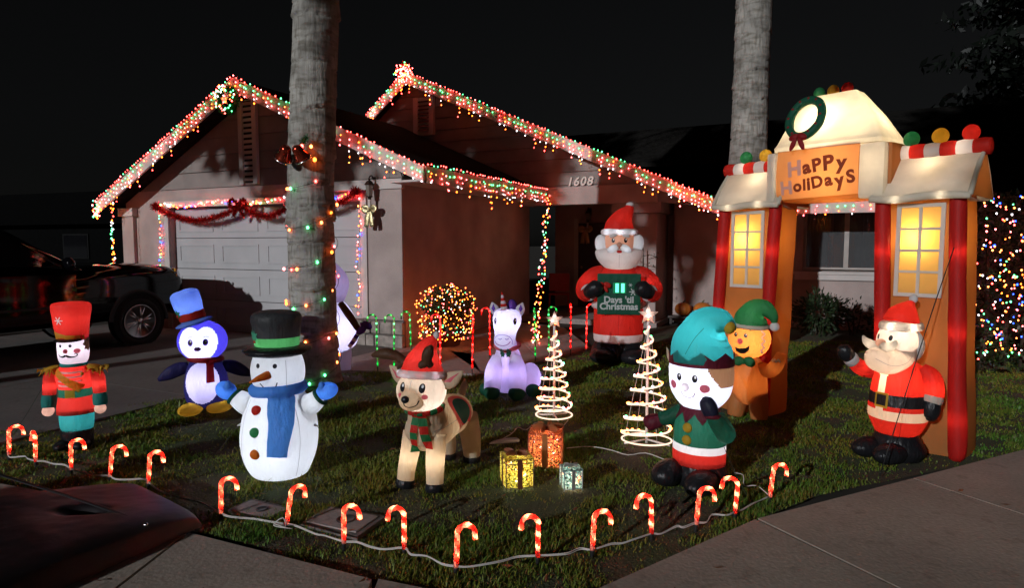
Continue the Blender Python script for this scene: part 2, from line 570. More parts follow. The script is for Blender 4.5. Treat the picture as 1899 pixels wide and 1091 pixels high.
def lawn_sheet():
    bm = bmesh.new()
    vs = [bm.verts.new((x, y, 0)) for x, y in LAWN]
    bm.faces.new(vs)
    bmesh.ops.triangulate(bm, faces=bm.faces[:])
    for _ in range(5):
        bmesh.ops.subdivide_edges(bm, edges=[e for e in bm.edges if e.calc_length() > 0.22], cuts=1)
        bmesh.ops.triangulate(bm, faces=bm.faces[:])
    for v in bm.verts: v.co.z = lawn_h(v.co.x, v.co.y) - 0.01
    bmesh.ops.recalc_face_normals(bm, faces=bm.faces[:])
    me = bpy.data.meshes.new('lawn'); bm.to_mesh(me); bm.free()
    me.polygons.foreach_set('use_smooth', [True] * len(me.polygons))
    m, n, l = _new('lawn_soil')
    out = n.new('ShaderNodeOutputMaterial'); p = n.new('ShaderNodeBsdfPrincipled')
    a = _noise(n, l, 1.6, 6); b = _noise(n, l, 60, 4)
    r = n.new('ShaderNodeValToRGB'); e = r.color_ramp.elements
    e[0].position = 0.38; e[0].color = (0.05, 0.036, 0.02, 1); e[1].position = 0.62; e[1].color = (0.035, 0.055, 0.014, 1)
    l.new(a.outputs[0], r.inputs[0]); l.new(r.outputs[0], p.inputs['Base Color'])
    p.inputs['Roughness'].default_value = 0.95
    bp = n.new('ShaderNodeBump'); bp.inputs['Distance'].default_value = 0.02; l.new(b.outputs[0], bp.inputs['Height']); l.new(bp.outputs[0], p.inputs['Normal'])
    l.new(p.outputs[0], out.inputs[0])
    me.materials.append(m)
    o = bpy.data.objects.new('lawn', me); COL.objects.link(o)
    return structure(o)
lawn_sheet()

def grass_mat():
    m, n, l = _new('grass_blades')
    out = n.new('ShaderNodeOutputMaterial'); p = n.new('ShaderNodeBsdfPrincipled'); t = n.new('ShaderNodeBsdfTranslucent'); mx = n.new('ShaderNodeMixShader')
    mx.inputs[0].default_value = 0.3
    g = n.new('ShaderNodeNewGeometry')
    r = n.new('ShaderNodeValToRGB'); e = r.color_ramp.elements
    e[0].position = 0.0; e[0].color = (0.068, 0.14, 0.018, 1); e[1].position = 1.0; e[1].color = (0.15, 0.22, 0.035, 1)
    k = r.color_ramp.elements.new(0.55); k.color = (0.135, 0.205, 0.03, 1)
    k2 = r.color_ramp.elements.new(0.93); k2.color = (0.16, 0.13, 0.05, 1)
    l.new(g.outputs['Random Per Island'], r.inputs[0])
    a = _noise(n, l, 1.1, 4)
    rr = n.new('ShaderNodeValToRGB'); rr.color_ramp.elements[0].position = 0.35; rr.color_ramp.elements[1].position = 0.65
    rr.color_ramp.elements[0].color = (1.6, 1.0, 0.75, 1); rr.color_ramp.elements[1].color = (0.75, 1.1, 0.85, 1)
    l.new(a.outputs[0], rr.inputs[0])
    mm = n.new('ShaderNodeMix'); mm.data_type = 'RGBA'; mm.blend_type = 'MULTIPLY'; mm.inputs[0].default_value = 1
    l.new(r.outputs[0], mm.inputs[6]); l.new(rr.outputs[0], mm.inputs[7])
    l.new(mm.outputs[2], p.inputs['Base Color']); l.new(mm.outputs[2], t.inputs['Color'])
    p.inputs['Roughness'].default_value = 0.5; p.inputs['Specular IOR Level'].default_value = 0.3
    l.new(p.outputs[0], mx.inputs[1]); l.new(t.outputs[0], mx.inputs[2]); l.new(mx.outputs[0], out.inputs[0])
    return m

def grow_grass(n_try):
    x = NR.uniform(-4.8, 8.0, n_try); y = NR.uniform(2.75, 10.5, n_try)
    d = np.sqrt(x * x + y * y)
    keep = NR.random(n_try) < np.clip((4.3 / d) ** 1.7, 0.06, 1.0)
    keep &= np.abs(x / y) < 0.95
    P = np.stack([x[keep], y[keep]], 1)
    P = P[inside(P, LAWN)]
    dens = np.array([noise.noise(Vector((p[0] * 1.7, p[1] * 1.7, 5.0))) + 0.6 * noise.noise(Vector((p[0] * 5, p[1] * 5, 9.0))) for p in P])
    k2 = NR.random(len(P)) < np.clip(0.62 + 1.9 * dens, 0.06, 1.0)
    P, dens = P[k2], dens[k2]
    N = len(P)
    h = (0.014 + 0.020 * NR.random(N) ** 1.6) * (1.0 + 0.95 * np.clip(dens, -0.5, 0.8))
    tall = NR.random(N) < 0.012; h[tall] *= 2.0
    wd = 0.0022 + 0.0022 * NR.random(N)
    wd *= np.clip(np.hypot(P[:, 0], P[:, 1]) / 4.2, 0.9, 2.0)
    a = NR.random(N) * 6.283; ln = h * (0.25 + 0.9 * NR.random(N)); la = a + NR.normal(0, 0.5, N) + 1.57
    z0 = np.array([lawn_h(p[0], p[1]) for p in P]) - 0.012
    dx, dy = np.cos(a) * wd, np.sin(a) * wd
    lx, ly = np.cos(la) * ln, np.sin(la) * ln
    V = np.zeros((N, 5, 3))
    V[:, 0] = np.stack([P[:, 0] - dx, P[:, 1] - dy, z0], 1)
    V[:, 1] = np.stack([P[:, 0] + dx, P[:, 1] + dy, z0], 1)
    V[:, 2] = np.stack([P[:, 0] - dx * .8 + lx * .35, P[:, 1] - dy * .8 + ly * .35, z0 + h * .62], 1)
    V[:, 3] = np.stack([P[:, 0] + dx * .8 + lx * .35, P[:, 1] + dy * .8 + ly * .35, z0 + h * .62], 1)
    V[:, 4] = np.stack([P[:, 0] + lx, P[:, 1] + ly, z0 + h], 1)
    b = (np.arange(N) * 5)[:, None]
    tri = np.concatenate([b + np.array([[0, 1, 3]]), b + np.array([[0, 3, 2]]), b + np.array([[2, 3, 4]])], 0)
    me = bpy.data.meshes.new('grass')
    me.vertices.add(N * 5); me.vertices.foreach_set('co', V.reshape(-1))
    me.loops.add(tri.size); me.loops.foreach_set('vertex_index', tri.reshape(-1))
    me.polygons.add(len(tri)); me.polygons.foreach_set('loop_start', np.arange(0, tri.size, 3)); me.polygons.foreach_set('loop_total', np.full(len(tri), 3))
    me.update(calc_edges=True); me.validate()
    me.materials.append(grass_mat())
    o = bpy.data.objects.new('grass', me); COL.objects.link(o)
    tag(o, 'patchy short green grass blades covering the front lawn', 'grass')
    return stuff(o)
grow_grass(800000)

# driveway, walkway, sidewalk: real slabs with open joints
def slab(name, poly, top, mat, parent, shrink=0.006, thick=0.06):
    c = np.mean(poly, axis=0)
    q = []
    for p in poly:
        d = np.array(p) - c; L = np.linalg.norm(d)
        q.append(tuple(c + d * (1 - shrink / L)))
    o = prism(name, q, 'z', top - thick, top, mat, parent)
    return o

drive = structure(empty('driveway'))
fw = np.array([0.423, 0.906]); rt = np.array([0.906, -0.423])
d0 = np.array([-2.72, 8.02]) - fw * 0.0
for i in range(-6, 3):
    for j in range(3):
        a = d0 + fw * (i * 1.55) - rt * (j * 2.3)
        b = a + fw * 1.55
        slab('slab', [a, b, b - rt * 2.3, a - rt * 2.3], 0.012, drive_con, drive)

walk = structure(empty('walkway'))
walk_polys = [[(-2.70, 8.06), (-1.78, 7.96), (-1.60, 9.75), (-2.35, 10.15)], [(-1.77, 7.96), (-0.37, 7.79), (-0.62, 9.30), (-1.28, 9.80)],
              [(-0.36, 7.79), (0.38, 8.68), (0.15, 10.3), (-0.9, 9.35)], [(0.39, 8.70), (1.22, 9.78), (1.0, 12.3), (-0.05, 12.2)], [(-0.9, 9.37), (0.14, 10.32), (-0.05, 13.1), (-1.3, 10.3)]]
for p in walk_polys: slab('slab', p, 0.010, walk_con, walk)
prism('bed', [(-2.70, 8.07), (-1.78, 7.98), (-0.36, 7.81), (0.38, 8.71), (1.21, 9.79), (1.0, 12.35), (0.0, 13.3), (-1.5, 10.4), (-2.33, 10.14)], 'z', -0.05, 0.003, walk_con, walk)

side = structure(empty('sidewalk'))
e0, e1 = np.array([1.42, 3.58]), np.array([4.01, 4.85])
ed = (e1 - e0) / np.linalg.norm(e1 - e0); en = np.array([ed[1], -ed[0]])
edge_pts = [e0 + ed * t for t in np.arange(0.0, 9.0, 1.45)]
for i in range(len(edge_pts) - 1):
    a, b = edge_pts[i], edge_pts[i + 1]
    for j in range(2):
        slab('slab', [a + en * 1.5 * j, b + en * 1.5 * j, b + en * 1.5 * (j + 1), a + en * 1.5 * (j + 1)], 0.02, concrete, side, 0.007)
f0, f1 = np.array([-0.65, 2.92]), np.array([-1.76, 3.42])
slab('slab', [(1.41, 3.57), tuple(e0 + en * 1.5), (0.75, 0.8), (0.0, 1.3), (-0.62, 1.5), (-0.64, 2.91), (-0.30, 2.79), (0.0, 2.74), (0.40, 2.83)], 0.02, concrete, side, 0.007)
slab('slab', [tuple(e0 + en * 1.5), tuple(e0 + en * 3.0), (1.4, -1.5), (-0.6, -1.5), (-0.62, 1.48), (0.0, 1.28), (0.75, 0.78)], 0.02, concrete, side, 0.007)
slab('slab', [(-0.66, 2.91), (-0.64, 1.5), (-1.9, 1.75), (-1.78, 3.40)], 0.02, concrete, side, 0.007)
slab('slab', [(-1.79, 3.40), (-1.91, 1.75), (-3.2, 2.2), (-2.70, 3.88)], 0.02, concrete, side, 0.007)
slab('slab', [(-2.71, 3.88), (-3.21, 2.2), (-4.4, 2.7), (-3.95, 4.32)], 0.02, concrete, side, 0.007)
slab('slab', [(-3.96, 4.33), (-4.41, 2.7), (-5.9, 3.3), (-5.4, 4.85)], 0.02, concrete, side, 0.007)
road_mat = solid('asphalt', (0.045, 0.044, 0.043), 0.9, 0.7, 80)
structure(mesh_obj('road', [(-40, -30, -0.05), (40, -30, -0.05), (40, 1.2, -0.05), (-40, 3.0, -0.05)], [(0, 1, 2, 3)], road_mat, smooth=False))

# ------------------------------------------------------------------ the house
stucco = solid('stucco', (0.43, 0.345, 0.315), 0.9, 0.9, 70, 0.74, 1.12, 1.6, dist=0.014)
siding = solid('painted_siding', (0.24, 0.205, 0.185), 0.75, 0.25, 40, 0.85, 1.1, 3)
trim_m = solid('painted_trim', (0.50, 0.46, 0.43), 0.65, 0.12, 40, 0.88, 1.08, 3)
door_m = solid('garage_door_paint', (0.42, 0.41, 0.415), 0.55, 0.06, 30, 0.9, 1.05, 2)
roof_m = solid('roof_shingle', (0.012, 0.011, 0.010), 0.95, 0.8, 30, 0.7, 1.4, 9, dist=0.02, spec=0.03)
stone_m = solid('split_stone', (0.30, 0.255, 0.22), 0.9, 0.8, 25, 0.6, 1.25, 7, dist=0.015)
dark_in = solid('unlit_interior', (0.03, 0.028, 0.026), 0.9)
wood_dk = solid('dark_door', (0.03, 0.018, 0.012), 0.45)
frame_m = solid('window_frame', (0.34, 0.31, 0.28), 0.5)
glass_m = bpy.data.materials.new('window_glass'); glass_m.use_nodes = True
_g = glass_m.node_tree.nodes['Principled BSDF']
_g.inputs['Base Color'].default_value = (0.75, 0.78, 0.8, 1); _g.inputs['Roughness'].default_value = 0.02; _g.inputs['Transmission Weight'].default_value = 0.92; _g.inputs['IOR'].default_value = 1.35
curtain_m = solid('curtain', (0.22, 0.18, 0.15), 0.9)
brass = solid('brass', (0.55, 0.40, 0.20), 0.3, metal=1.0)

HC = (-1.68, 9.87, 0.0)
HR = -rad(25)
house = thing('house', 'tan stucco bungalow with two gables and a pale sectional garage door', 'house', HC, HR)
HM = Matrix.Translation(HC) @ Matrix.Rotation(HR, 4, 'Z')
def HW(u, w, z): return tuple(HM @ Vector((u, w, z)))

RG, SLL, SLR = (-3.01, 4.35), 0.519, 0.446      # garage ridge (u,z), slopes left and right
def garage_line(u): return RG[1] - (SLL * (RG[0] - u) if u < RG[0] else SLR * (u - RG[0]))
ER, SEL, SER = (-2.65, 5.46), 0.78, 0.449
def entry_line(u): return ER[1] - (SEL * (ER[0] - u) if u < ER[0] else SER * (u - ER[0]))

# walls
prism('wall', [(-0.8, 0), (0, 0), (0, 4.9), (-0.2, 4.9), (-0.2, 0.25), (-0.8, 0.25)], 'z', 0, 2.63, stucco, house)
prism('wall', [(-6.54, 0), (-5.3, 0), (-5.3, 0.25), (-6.34, 0.25), (-6.34, 7.0), (-6.54, 7.0)], 'z', 0, 2.63, stucco, house)
box('wall', -5.3, -0.8, 0, 0.25, 2.3, 2.63, stucco, house)
box('corner_pier', -0.58, 0.03, -0.075, -0.003, 0.43, 2.46, stucco, house, 0.012)
box('belt_course', -1.35, 0.05, -0.10, -0.004, 2.465, 2.62, trim_m, house, 0.012)
box('corner_pier', -6.58, -6.25, -0.07, -0.003, 0.0, 2.16, stucco, house, 0.012)
box('pier_cap', -6.64, -6.2, -0.11, -0.003, 2.163, 2.32, trim_m, house, 0.012)
box('door_casing', -5.42, -5.302, -0.03, -0.002, 0.02, 2.42, trim_m, house)
box('door_casing', -0.798, -0.68, -0.03, -0.002, 0.44, 2.42, trim_m, house)
box('door_casing', -5.30, -0.80, -0.032, -0.003, 2.305, 2.42, trim_m, house)
# stone skirt on the pier
skirt = box('stone_skirt', -0.98, 0.03, -0.07, -0.004, 0.0, 0.42, solid('mortar', (0.14, 0.12, 0.105), 0.95, 0.5, 60), house)
for r in range(2):
    x = -1.0 + (0.08 if r else 0)
    while x < 0.02:
        w_ = random.uniform(0.16, 0.24)
        x1 = min(x + w_, 0.06)
        box('stone', x + 0.008, x1 - 0.004, -0.13 - random.uniform(0, 0.03), -0.072, 0.012 + r * 0.205, 0.198 + r * 0.205 + random.uniform(-0.01, 0.006), stone_m, skirt, 0.012)
        x = x1
# garage door: four sections of raised panels
gd = box('garage_door', -5.3, -0.8, 0.16, 0.20, 0.0, 2.3, solid('door_gap', (0.10, 0.10, 0.10), 0.8), house)
for i in range(4):
    z0, z1 = 0.02 + i * 0.572, 0.02 + i * 0.572 + 0.562
    sec = box('door_section', -5.29, -0.81, 0.115, 0.155, z0, z1, door_m, gd, 0.006)
    for k in range(4):
        x0 = -5.29 + 0.10 + k * 1.12
        fr = 0.035
        V, F = [], []
        for q in ((x0, x0 + 0.92, z0 + 0.11, z0 + 0.11 + fr), (x0, x0 + 0.92, z1 - 0.11 - fr, z1 - 0.11), (x0, x0 + fr, z0 + 0.11 + fr, z1 - 0.11 - fr), (x0 + 0.92 - fr, x0 + 0.92, z0 + 0.11 + fr, z1 - 0.11 - fr)):
            v, f = box_geo(q[0], q[1], 0.104, 0.1145, q[2], q[3], len(V)); V += v; F += f
        mesh_obj('panel', V, F, door_m, sec, False)

def planks(parent, y, z0, z1, step, line_l, line_r, mat, lo=-99, hi=99):
    z = z0
    while z < z1:
        t = min(z + step - 0.012, z1)
        l0, r0 = max(line_l(z), lo), min(line_r(z), hi); l1, r1 = max(line_l(t), lo), min(line_r(t), hi)
        if r0 - l0 > 0.1:
            if r1 - l1 < 0.04: l1, r1 = (l1 + r1) / 2 - 0.02, (l1 + r1) / 2 + 0.02
            V = [(l0, y - 0.030, z), (r0, y - 0.030, z), (r1, y - 0.012, t), (l1, y - 0.012, t), (l0, y, z), (r0, y, z), (r1, y, t), (l1, y, t)]
            F = [(0, 1, 2, 3), (5, 4, 7, 6), (4, 5, 1, 0), (3, 2, 6, 7), (1, 5, 6, 2), (4, 0, 3, 7)]
            mesh_obj('siding_plank', V, F, mat, parent, False)
        z += step
gable = prism('gable_wall', [(-6.5, 2.632), (0.0, 2.632), (0.0, 2.88), (RG[0], RG[1] - 0.14), (-6.5, 2.64)], 'y', 0.02, 0.25, siding, house)
planks(gable, 0.018, 2.64, 4.15, 0.29, lambda z: RG[0] - (RG[1] - 0.14 - z) / SLL, lambda z: RG[0] + (RG[1] - 0.14 - z) / SLR, siding, -6.5, 0.0)
vent = box('gable_vent', -3.36, -2.94, -0.035, -0.014, 2.66, 4.10, trim_m, house)
box('vent_frame', -3.36, -3.265, -0.075, -0.037, 2.66, 4.10, trim_m, vent); box('vent_frame', -3.035, -2.94, -0.075, -0.037, 2.66, 4.10, trim_m, vent)
box('vent_backing', -3.263, -3.037, -0.040, -0.036, 2.68, 4.08, solid('vent_dark', (0.015, 0.014, 0.013), 0.9), vent)
for i in range(15):
    z = 2.72 + i * 0.092
    mesh_obj('slat', [(-3.262, -0.072, z), (-3.038, -0.072, z), (-3.038, -0.043, z + 0.055), (-3.262, -0.043, z + 0.055), (-3.262, -0.064, z - 0.004), (-3.038, -0.064, z - 0.004), (-3.038, -0.041, z + 0.045), (-3.262, -0.041, z + 0.045)],
             [(0, 1, 2, 3), (5, 4, 7, 6), (4, 5, 1, 0), (3, 2, 6, 7), (1, 5, 6, 2), (4, 0, 3, 7)], trim_m, vent, False)

# garage roof, rakes, eave
groof = prism('garage_roof', [(-6.70, garage_line(-6.70)), RG, (0.66, garage_line(0.66)), (0.66, garage_line(0.66) - 0.10), (RG[0], RG[1] - 0.11), (-6.70, garage_line(-6.70) - 0.10)], 'y', -0.42, 5.6, roof_m, house)
def fascia(name, line, u0, u1, y, h, parent=house, drop=0.0):
    return prism(name, [(u0, line(u0) + 0.012 - drop), (u1, line(u1) + 0.012 - drop), (u1, line(u1) + 0.012 - drop - h), (u0, line(u0) + 0.012 - drop - h)], 'y', y - 0.04, y, trim_m, parent)
fascia('rake_board', garage_line, -6.72, RG[0], -0.425, 0.23)
fascia('rake_board', garage_line, RG[0] + 0.002, 0.68, -0.425, 0.23)
box('eave_board', 0.665, 0.705, -0.42, 4.15, 2.49, 2.73, solid('eave_paint', (0.40, 0.33, 0.27), 0.7, 0.15, 40), house)
box('soffit', 0.05, 0.66, -0.40, 4.15, 2.52, 2.55, trim_m, house)
# entry gable
ewall = prism('gable_wall', [(-4.3, 2.9), (0.3, 2.812), (4.1, 2.30), (4.1, 2.38), (ER[0], ER[1] - 0.13), (-4.3, 4.02)], 'y', 4.35, 4.5, siding, house)
planks(ewall, 4.348, 2.85, 5.3, 0.27, lambda z: ER[0] - (ER[1] - 0.13 - z) / SEL, lambda z: ER[0] + (ER[1] - 0.13 - z) / SER, siding, -4.2, 4.0)
v2 = box('gable_vent', -2.62, -2.08, 4.28, 4.315, 4.1, 4.95, trim_m, house)
box('vent_frame', -2.62, -2.5, 4.24, 4.278, 4.1, 4.95, trim_m, v2); box('vent_frame', -2.2, -2.08, 4.24, 4.278, 4.1, 4.95, trim_m, v2)
for i in range(8):
    z = 4.2 + i * 0.09
    mesh_obj('slat', [(-2.498, 4.245, z), (-2.202, 4.245, z), (-2.202, 4.275, z + 0.05), (-2.498, 4.275, z + 0.05)], [(0, 1, 2, 3)], wood_dk, v2, False)
box('entry_beam', 0.02, 2.98, 4.30, 4.62, 2.44, 2.81, stucco, house, 0.015)
box('entry_column', 2.12, 2.94, 4.45, 5.6, 0.0, 2.24, stucco, house, 0.015)
box('column_cap', 2.03, 3.03, 4.37, 5.66, 2.243, 2.52, stucco, house, 0.015)
prism('entry_roof', [(-4.0, entry_line(-4.0)), ER, (4.26, entry_line(4.26)), (4.26, entry_line(4.26) - 0.10), (ER[0], ER[1] - 0.11), (-4.0, entry_line(-4.0) - 0.10)], 'y', 4.03, 10.5, roof_m, house)
fascia('rake_board', entry_line, -3.72, ER[0], 4.025, 0.25)
fascia('rake_board', entry_line, ER[0] + 0.002, 4.30, 4.025, 0.25)
prism('main_roof', [(6.9, 3.55), (9.0, 4.69), (14.0, 2.4), (14.0, 2.3), (9.0, 4.58), (6.9, 3.45)], 'x', -1.4, 4.3, roof_m, house)
prism('main_roof', [(4.25, 2.35), (9.0, 4.69), (14.0, 2.4), (14.0, 2.3), (9.0, 4.58), (4.25, 2.25)], 'x', 4.302, 13.0, roof_m, house)
box('eave_board', 4.31, 13.0, 4.205, 4.245, 2.16, 2.37, trim_m, house)
# porch
box('porch_floor', 0.0, 3.0, 4.3, 7.0, -0.05, 0.06, walk_con, house)
box('wall', -0.19, 3.0, 7.0, 7.2, 0.0, 2.9, stucco, house)
box('wall', 2.96, 3.14, 5.62, 7.0, 0.0, 2.6, stucco, house)
fd = box('front_door', 0.45, 1.4, 6.93, 6.99, 0.06, 2.15, wood_dk, house, 0.008)
box('door_frame', 0.33, 0.448, 6.95, 6.998, 0.06, 2.27, trim_m, fd); box('door_frame', 1.402, 1.52, 6.95, 6.998, 0.06, 2.27, trim_m, fd)
V, F = ball_geo((0.55, 6.90, 1.05), (0.03, 0.03, 0.03), 12, 8); mesh_obj('door_knob', V, F, brass, fd)
# right wall with the window
WY = 5.2
box('wall', 3.142, 5.58, WY, WY + 0.2, 0.0, 2.62, stucco, house)
box('wall', 5.58, 8.0, WY, WY + 0.2, 0.0, 1.10, stucco, house)
box('wall', 5.58, 8.0, WY, WY + 0.2, 2.26, 2.62, stucco, house)
box('wall', 8.0, 13.0, WY, WY + 0.2, 0.0, 2.62, stucco, house)
win = box('window', 5.58, 8.0, WY + 0.15, WY + 0.17, 1.10, 1.14, frame_m, house)
for x0, x1, z0, z1 in ((5.585, 5.64, 1.14, 2.255), (6.28, 6.36, 1.14, 2.255), (7.2, 7.27, 1.14, 2.255), (7.94, 7.995, 1.14, 2.255), (5.64, 7.94, 2.20, 2.255), (5.64, 7.94, 1.141, 1.18)):
    dy = 0.004 if z1 - z0 < 0.2 else 0
    box('window_frame', x0, x1, WY + 0.04 + dy, WY + 0.11 - dy, z0, z1, frame_m, win)
for x0, x1 in ((5.64, 6.28), (6.36, 7.2), (7.27, 7.94)):
    box('pane', x0 + 0.001, x1 - 0.001, WY + 0.07, WY + 0.078, 1.181, 2.199, glass_m, win)
box('window_sill', 5.45, 8.1, WY - 0.06, WY - 0.002, 0.94, 1.098, trim_m, house, 0.012)
box('window_sill', 5.40, 8.15, WY - 0.085, WY - 0.063, 1.05, 1.10, trim_m, house)
def curtain(x0, x1):
    n = 60; V = []
    for z in (1.05, 1.4, 1.8, 2.3):
        for i in range(n):
            x = x0 + (x1 - x0) * i / (n - 1)
            V.append((x, WY + 0.32 + 0.03 * math.sin(i * 0.95) + 0.015 * math.sin(i * 0.37 + z * 2), z))
    F = [(r * n + i, r * n + i + 1, (r + 1) * n + i + 1, (r + 1) * n + i) for r in range(3) for i in range(n - 1)]
    return mesh_obj('curtain', V, F, curtain_m, house)
curtain(5.5, 6.1); curtain(6.6, 8.1)
box('room', 5.3, 8.4, WY + 1.5, WY + 1.6, 0.5, 2.5, dark_in, house)

# house number
num_m = solid('number_metal', (0.55, 0.47, 0.40), 0.4)
nums = thing('house_number', 'pale metal house number 1608 above the entry beam', 'house number', HW(1.37, 4.30, 2.90), HR)
for ch, x in zip('1608', (-0.21, -0.07, 0.075, 0.22)):
    V, F = text_geo(ch, 0.245, 0.006, 0.25, 0.008)
    V = np.stack([V[:, 0] + x, -V[:, 2], V[:, 1]], 1)
    mesh_obj('digit', V, F, num_m, nums, False)

# ------------------------------------------------------------------ palm trunks
def bark_mat(name, col):
    m, n, l = _new(name)
    out = n.new('ShaderNodeOutputMaterial'); p = n.new('ShaderNodeBsdfPrincipled')
    a = _noise(n, l, 3.0, 6, stretch=(1, 1, 1.6)); b = _noise(n, l, 26, 5, stretch=(1, 1, 0.22)); c = _noise(n, l, 7, 5, stretch=(0.7, 0.7, 2.6))
    r = _vary(n, l, a.outputs[0], col, 0.55, 1.2)
    r2 = n.new('ShaderNodeValToRGB'); r2.color_ramp.elements[0].position = 0.36; r2.color_ramp.elements[1].position = 0.5
    r2.color_ramp.elements[0].color = (0.62, 0.60, 0.56, 1); r2.color_ramp.elements[1].color = (1, 1, 1, 1); l.new(c.outputs[0], r2.inputs[0])
    r3 = n.new('ShaderNodeValToRGB'); r3.color_ramp.elements[0].position = 0.33; r3.color_ramp.elements[1].position = 0.5
    r3.color_ramp.elements[0].color = (0.55, 0.52, 0.48, 1); r3.color_ramp.elements[1].color = (1, 1, 1, 1); l.new(b.outputs[0], r3.inputs[0])
    m1 = n.new('ShaderNodeMix'); m1.data_type = 'RGBA'; m1.blend_type = 'MULTIPLY'; m1.inputs[0].default_value = 1
    l.new(r.outputs[0], m1.inputs[6]); l.new(r2.outputs[0], m1.inputs[7])
    m2 = n.new('ShaderNodeMix'); m2.data_type = 'RGBA'; m2.blend_type = 'MULTIPLY'; m2.inputs[0].default_value = 0.8
    l.new(m1.outputs[2], m2.inputs[6]); l.new(r3.outputs[0], m2.inputs[7])
    l.new(m2.outputs[2], p.inputs['Base Color'])
    p.inputs['Roughness'].default_value = 0.9
    ad = n.new('ShaderNodeMath'); ad.operation = 'ADD'; l.new(b.outputs[0], ad.inputs[0]); l.new(c.outputs[0], ad.inputs[1])
    bp = n.new('ShaderNodeBump'); bp.inputs['Strength'].default_value = 0.8; bp.inputs['Distance'].default_value = 0.02
    l.new(ad.outputs[0], bp.inputs['Height']); l.new(bp.outputs[0], p.inputs['Normal'])
    l.new(p.outputs[0], out.inputs[0])
    return m
bark = bark_mat('palm_bark', (0.34, 0.32, 0.285))
palm_leaf = solid('palm_leaf', (0.05, 0.09, 0.03), 0.5)

def palm(label, cx, axis_pts, r0, r1, top, seed):
    """axis_pts (dx, dy, z) about the base; ring scars are real steps in the trunk"""
    root = thing('palm_tree', label, 'palm tree', (cx[0], cx[1], 0), 0)
    A = catmull(axis_pts, 40)
    rs = random.Random(seed)
    scars, z = [], 0.1
    while z < top:
        scars.append((z, rs.uniform(0.008, 0.026), rs.uniform(0, 6.28), rs.uniform(-0.06, 0.06), rs.uniform(0, 6.28)))
        z += rs.uniform(0.14, 0.34)
    R, n = int(top / 0.022), 72
    V = np.zeros((R, n, 3))
    for i in range(R):
        z = top * i / (R - 1)
        ax = np.array([np.interp(z, A[:, 2], A[:, 0]), np.interp(z, A[:, 2], A[:, 1])])
        rr = r0 + (r1 - r0) * min(1, z / 4.6) + 0.05 * math.exp(-z / 0.22)
        for j in range(n):
            a = 2 * math.pi * j / n
            g = 0.0
            for (sz, dep, ph, tilt, p2) in scars:
                zz = sz + tilt * math.sin(a + ph) + 0.012 * math.sin(3 * a + p2)
                d = z - zz
                if 0 <= d < 0.20: g += dep * (1 - d / 0.20) * (0.65 + 0.6 * math.sin(2 * a + p2))
                if -0.018 < d < 0: g -= dep * 1.5 * (0.6 + 0.4 * math.sin(5 * a + ph))
            nz = noise.noise(Vector((math.cos(a) * 1.6 + seed, math.sin(a) * 1.6, z * 1.5)))
            n2 = noise.noise(Vector((math.cos(a) * 6 + seed, math.sin(a) * 6, z * 1.2)))
            q = rr + g + 0.012 * nz + 0.005 * n2
            V[i, j] = (ax[0] + q * math.cos(a), ax[1] + q * math.sin(a), z)
    grid_obj('trunk', V, bark, root)
    # crown, far above the picture
    cz = top - 0.05; cxy = (np.interp(cz, A[:, 2], A[:, 0]), np.interp(cz, A[:, 2], A[:, 1]))
    Vv, Ff = [], []
    for k in range(16):
        a = k * 2.4; L = rs.uniform(1.6, 2.2); lift = rs.uniform(-0.2, 0.9)
        for q in range(14):
            t0 = (q + 1) / 15
            bx, bz = L * t0, lift * t0 * 1.4 - 1.3 * t0 * t0
            for sgn in (-1, 1):
                ll = 0.45 * math.sin(math.pi * min(1, t0 + 0.08)) + 0.06
                o = len(Vv)
                for (fx, fs, fz) in ((bx, 0, bz), (bx + 0.05, 0, bz), (bx + ll * 0.5, sgn * ll, bz - ll * 0.45)):
                    Vv.append((cxy[0] + fx * math.cos(a) - fs * math.sin(a), cxy[1] + fx * math.sin(a) + fs * math.cos(a), cz + fz))
                Ff.append((o, o + 1, o + 2))
    mesh_obj('crown', Vv, Ff, palm_leaf, root, False)
    return root
palm('thick ringed palm trunk wound with coloured lights in front of the garage', (-2.32, 7.4), [(0.0, 0, 0), (-0.01, 0, 1.2), (0.0, 0, 2.2), (0.06, 0, 3.4), (0.13, 0, 4.6), (0.22, 0, 6.5), (0.3, 0, 8.2)], 0.268, 0.245, 8.0, 3)
palm('grey palm trunk rising behind the gingerbread archway', (3.33, 9.2), [(0, 0, 0), (0.03, 0, 2.5), (0.06, 0, 4.5), (0.07, 0, 5.5), (0.1, 0, 8.5)], 0.262, 0.235, 8.4, 11)

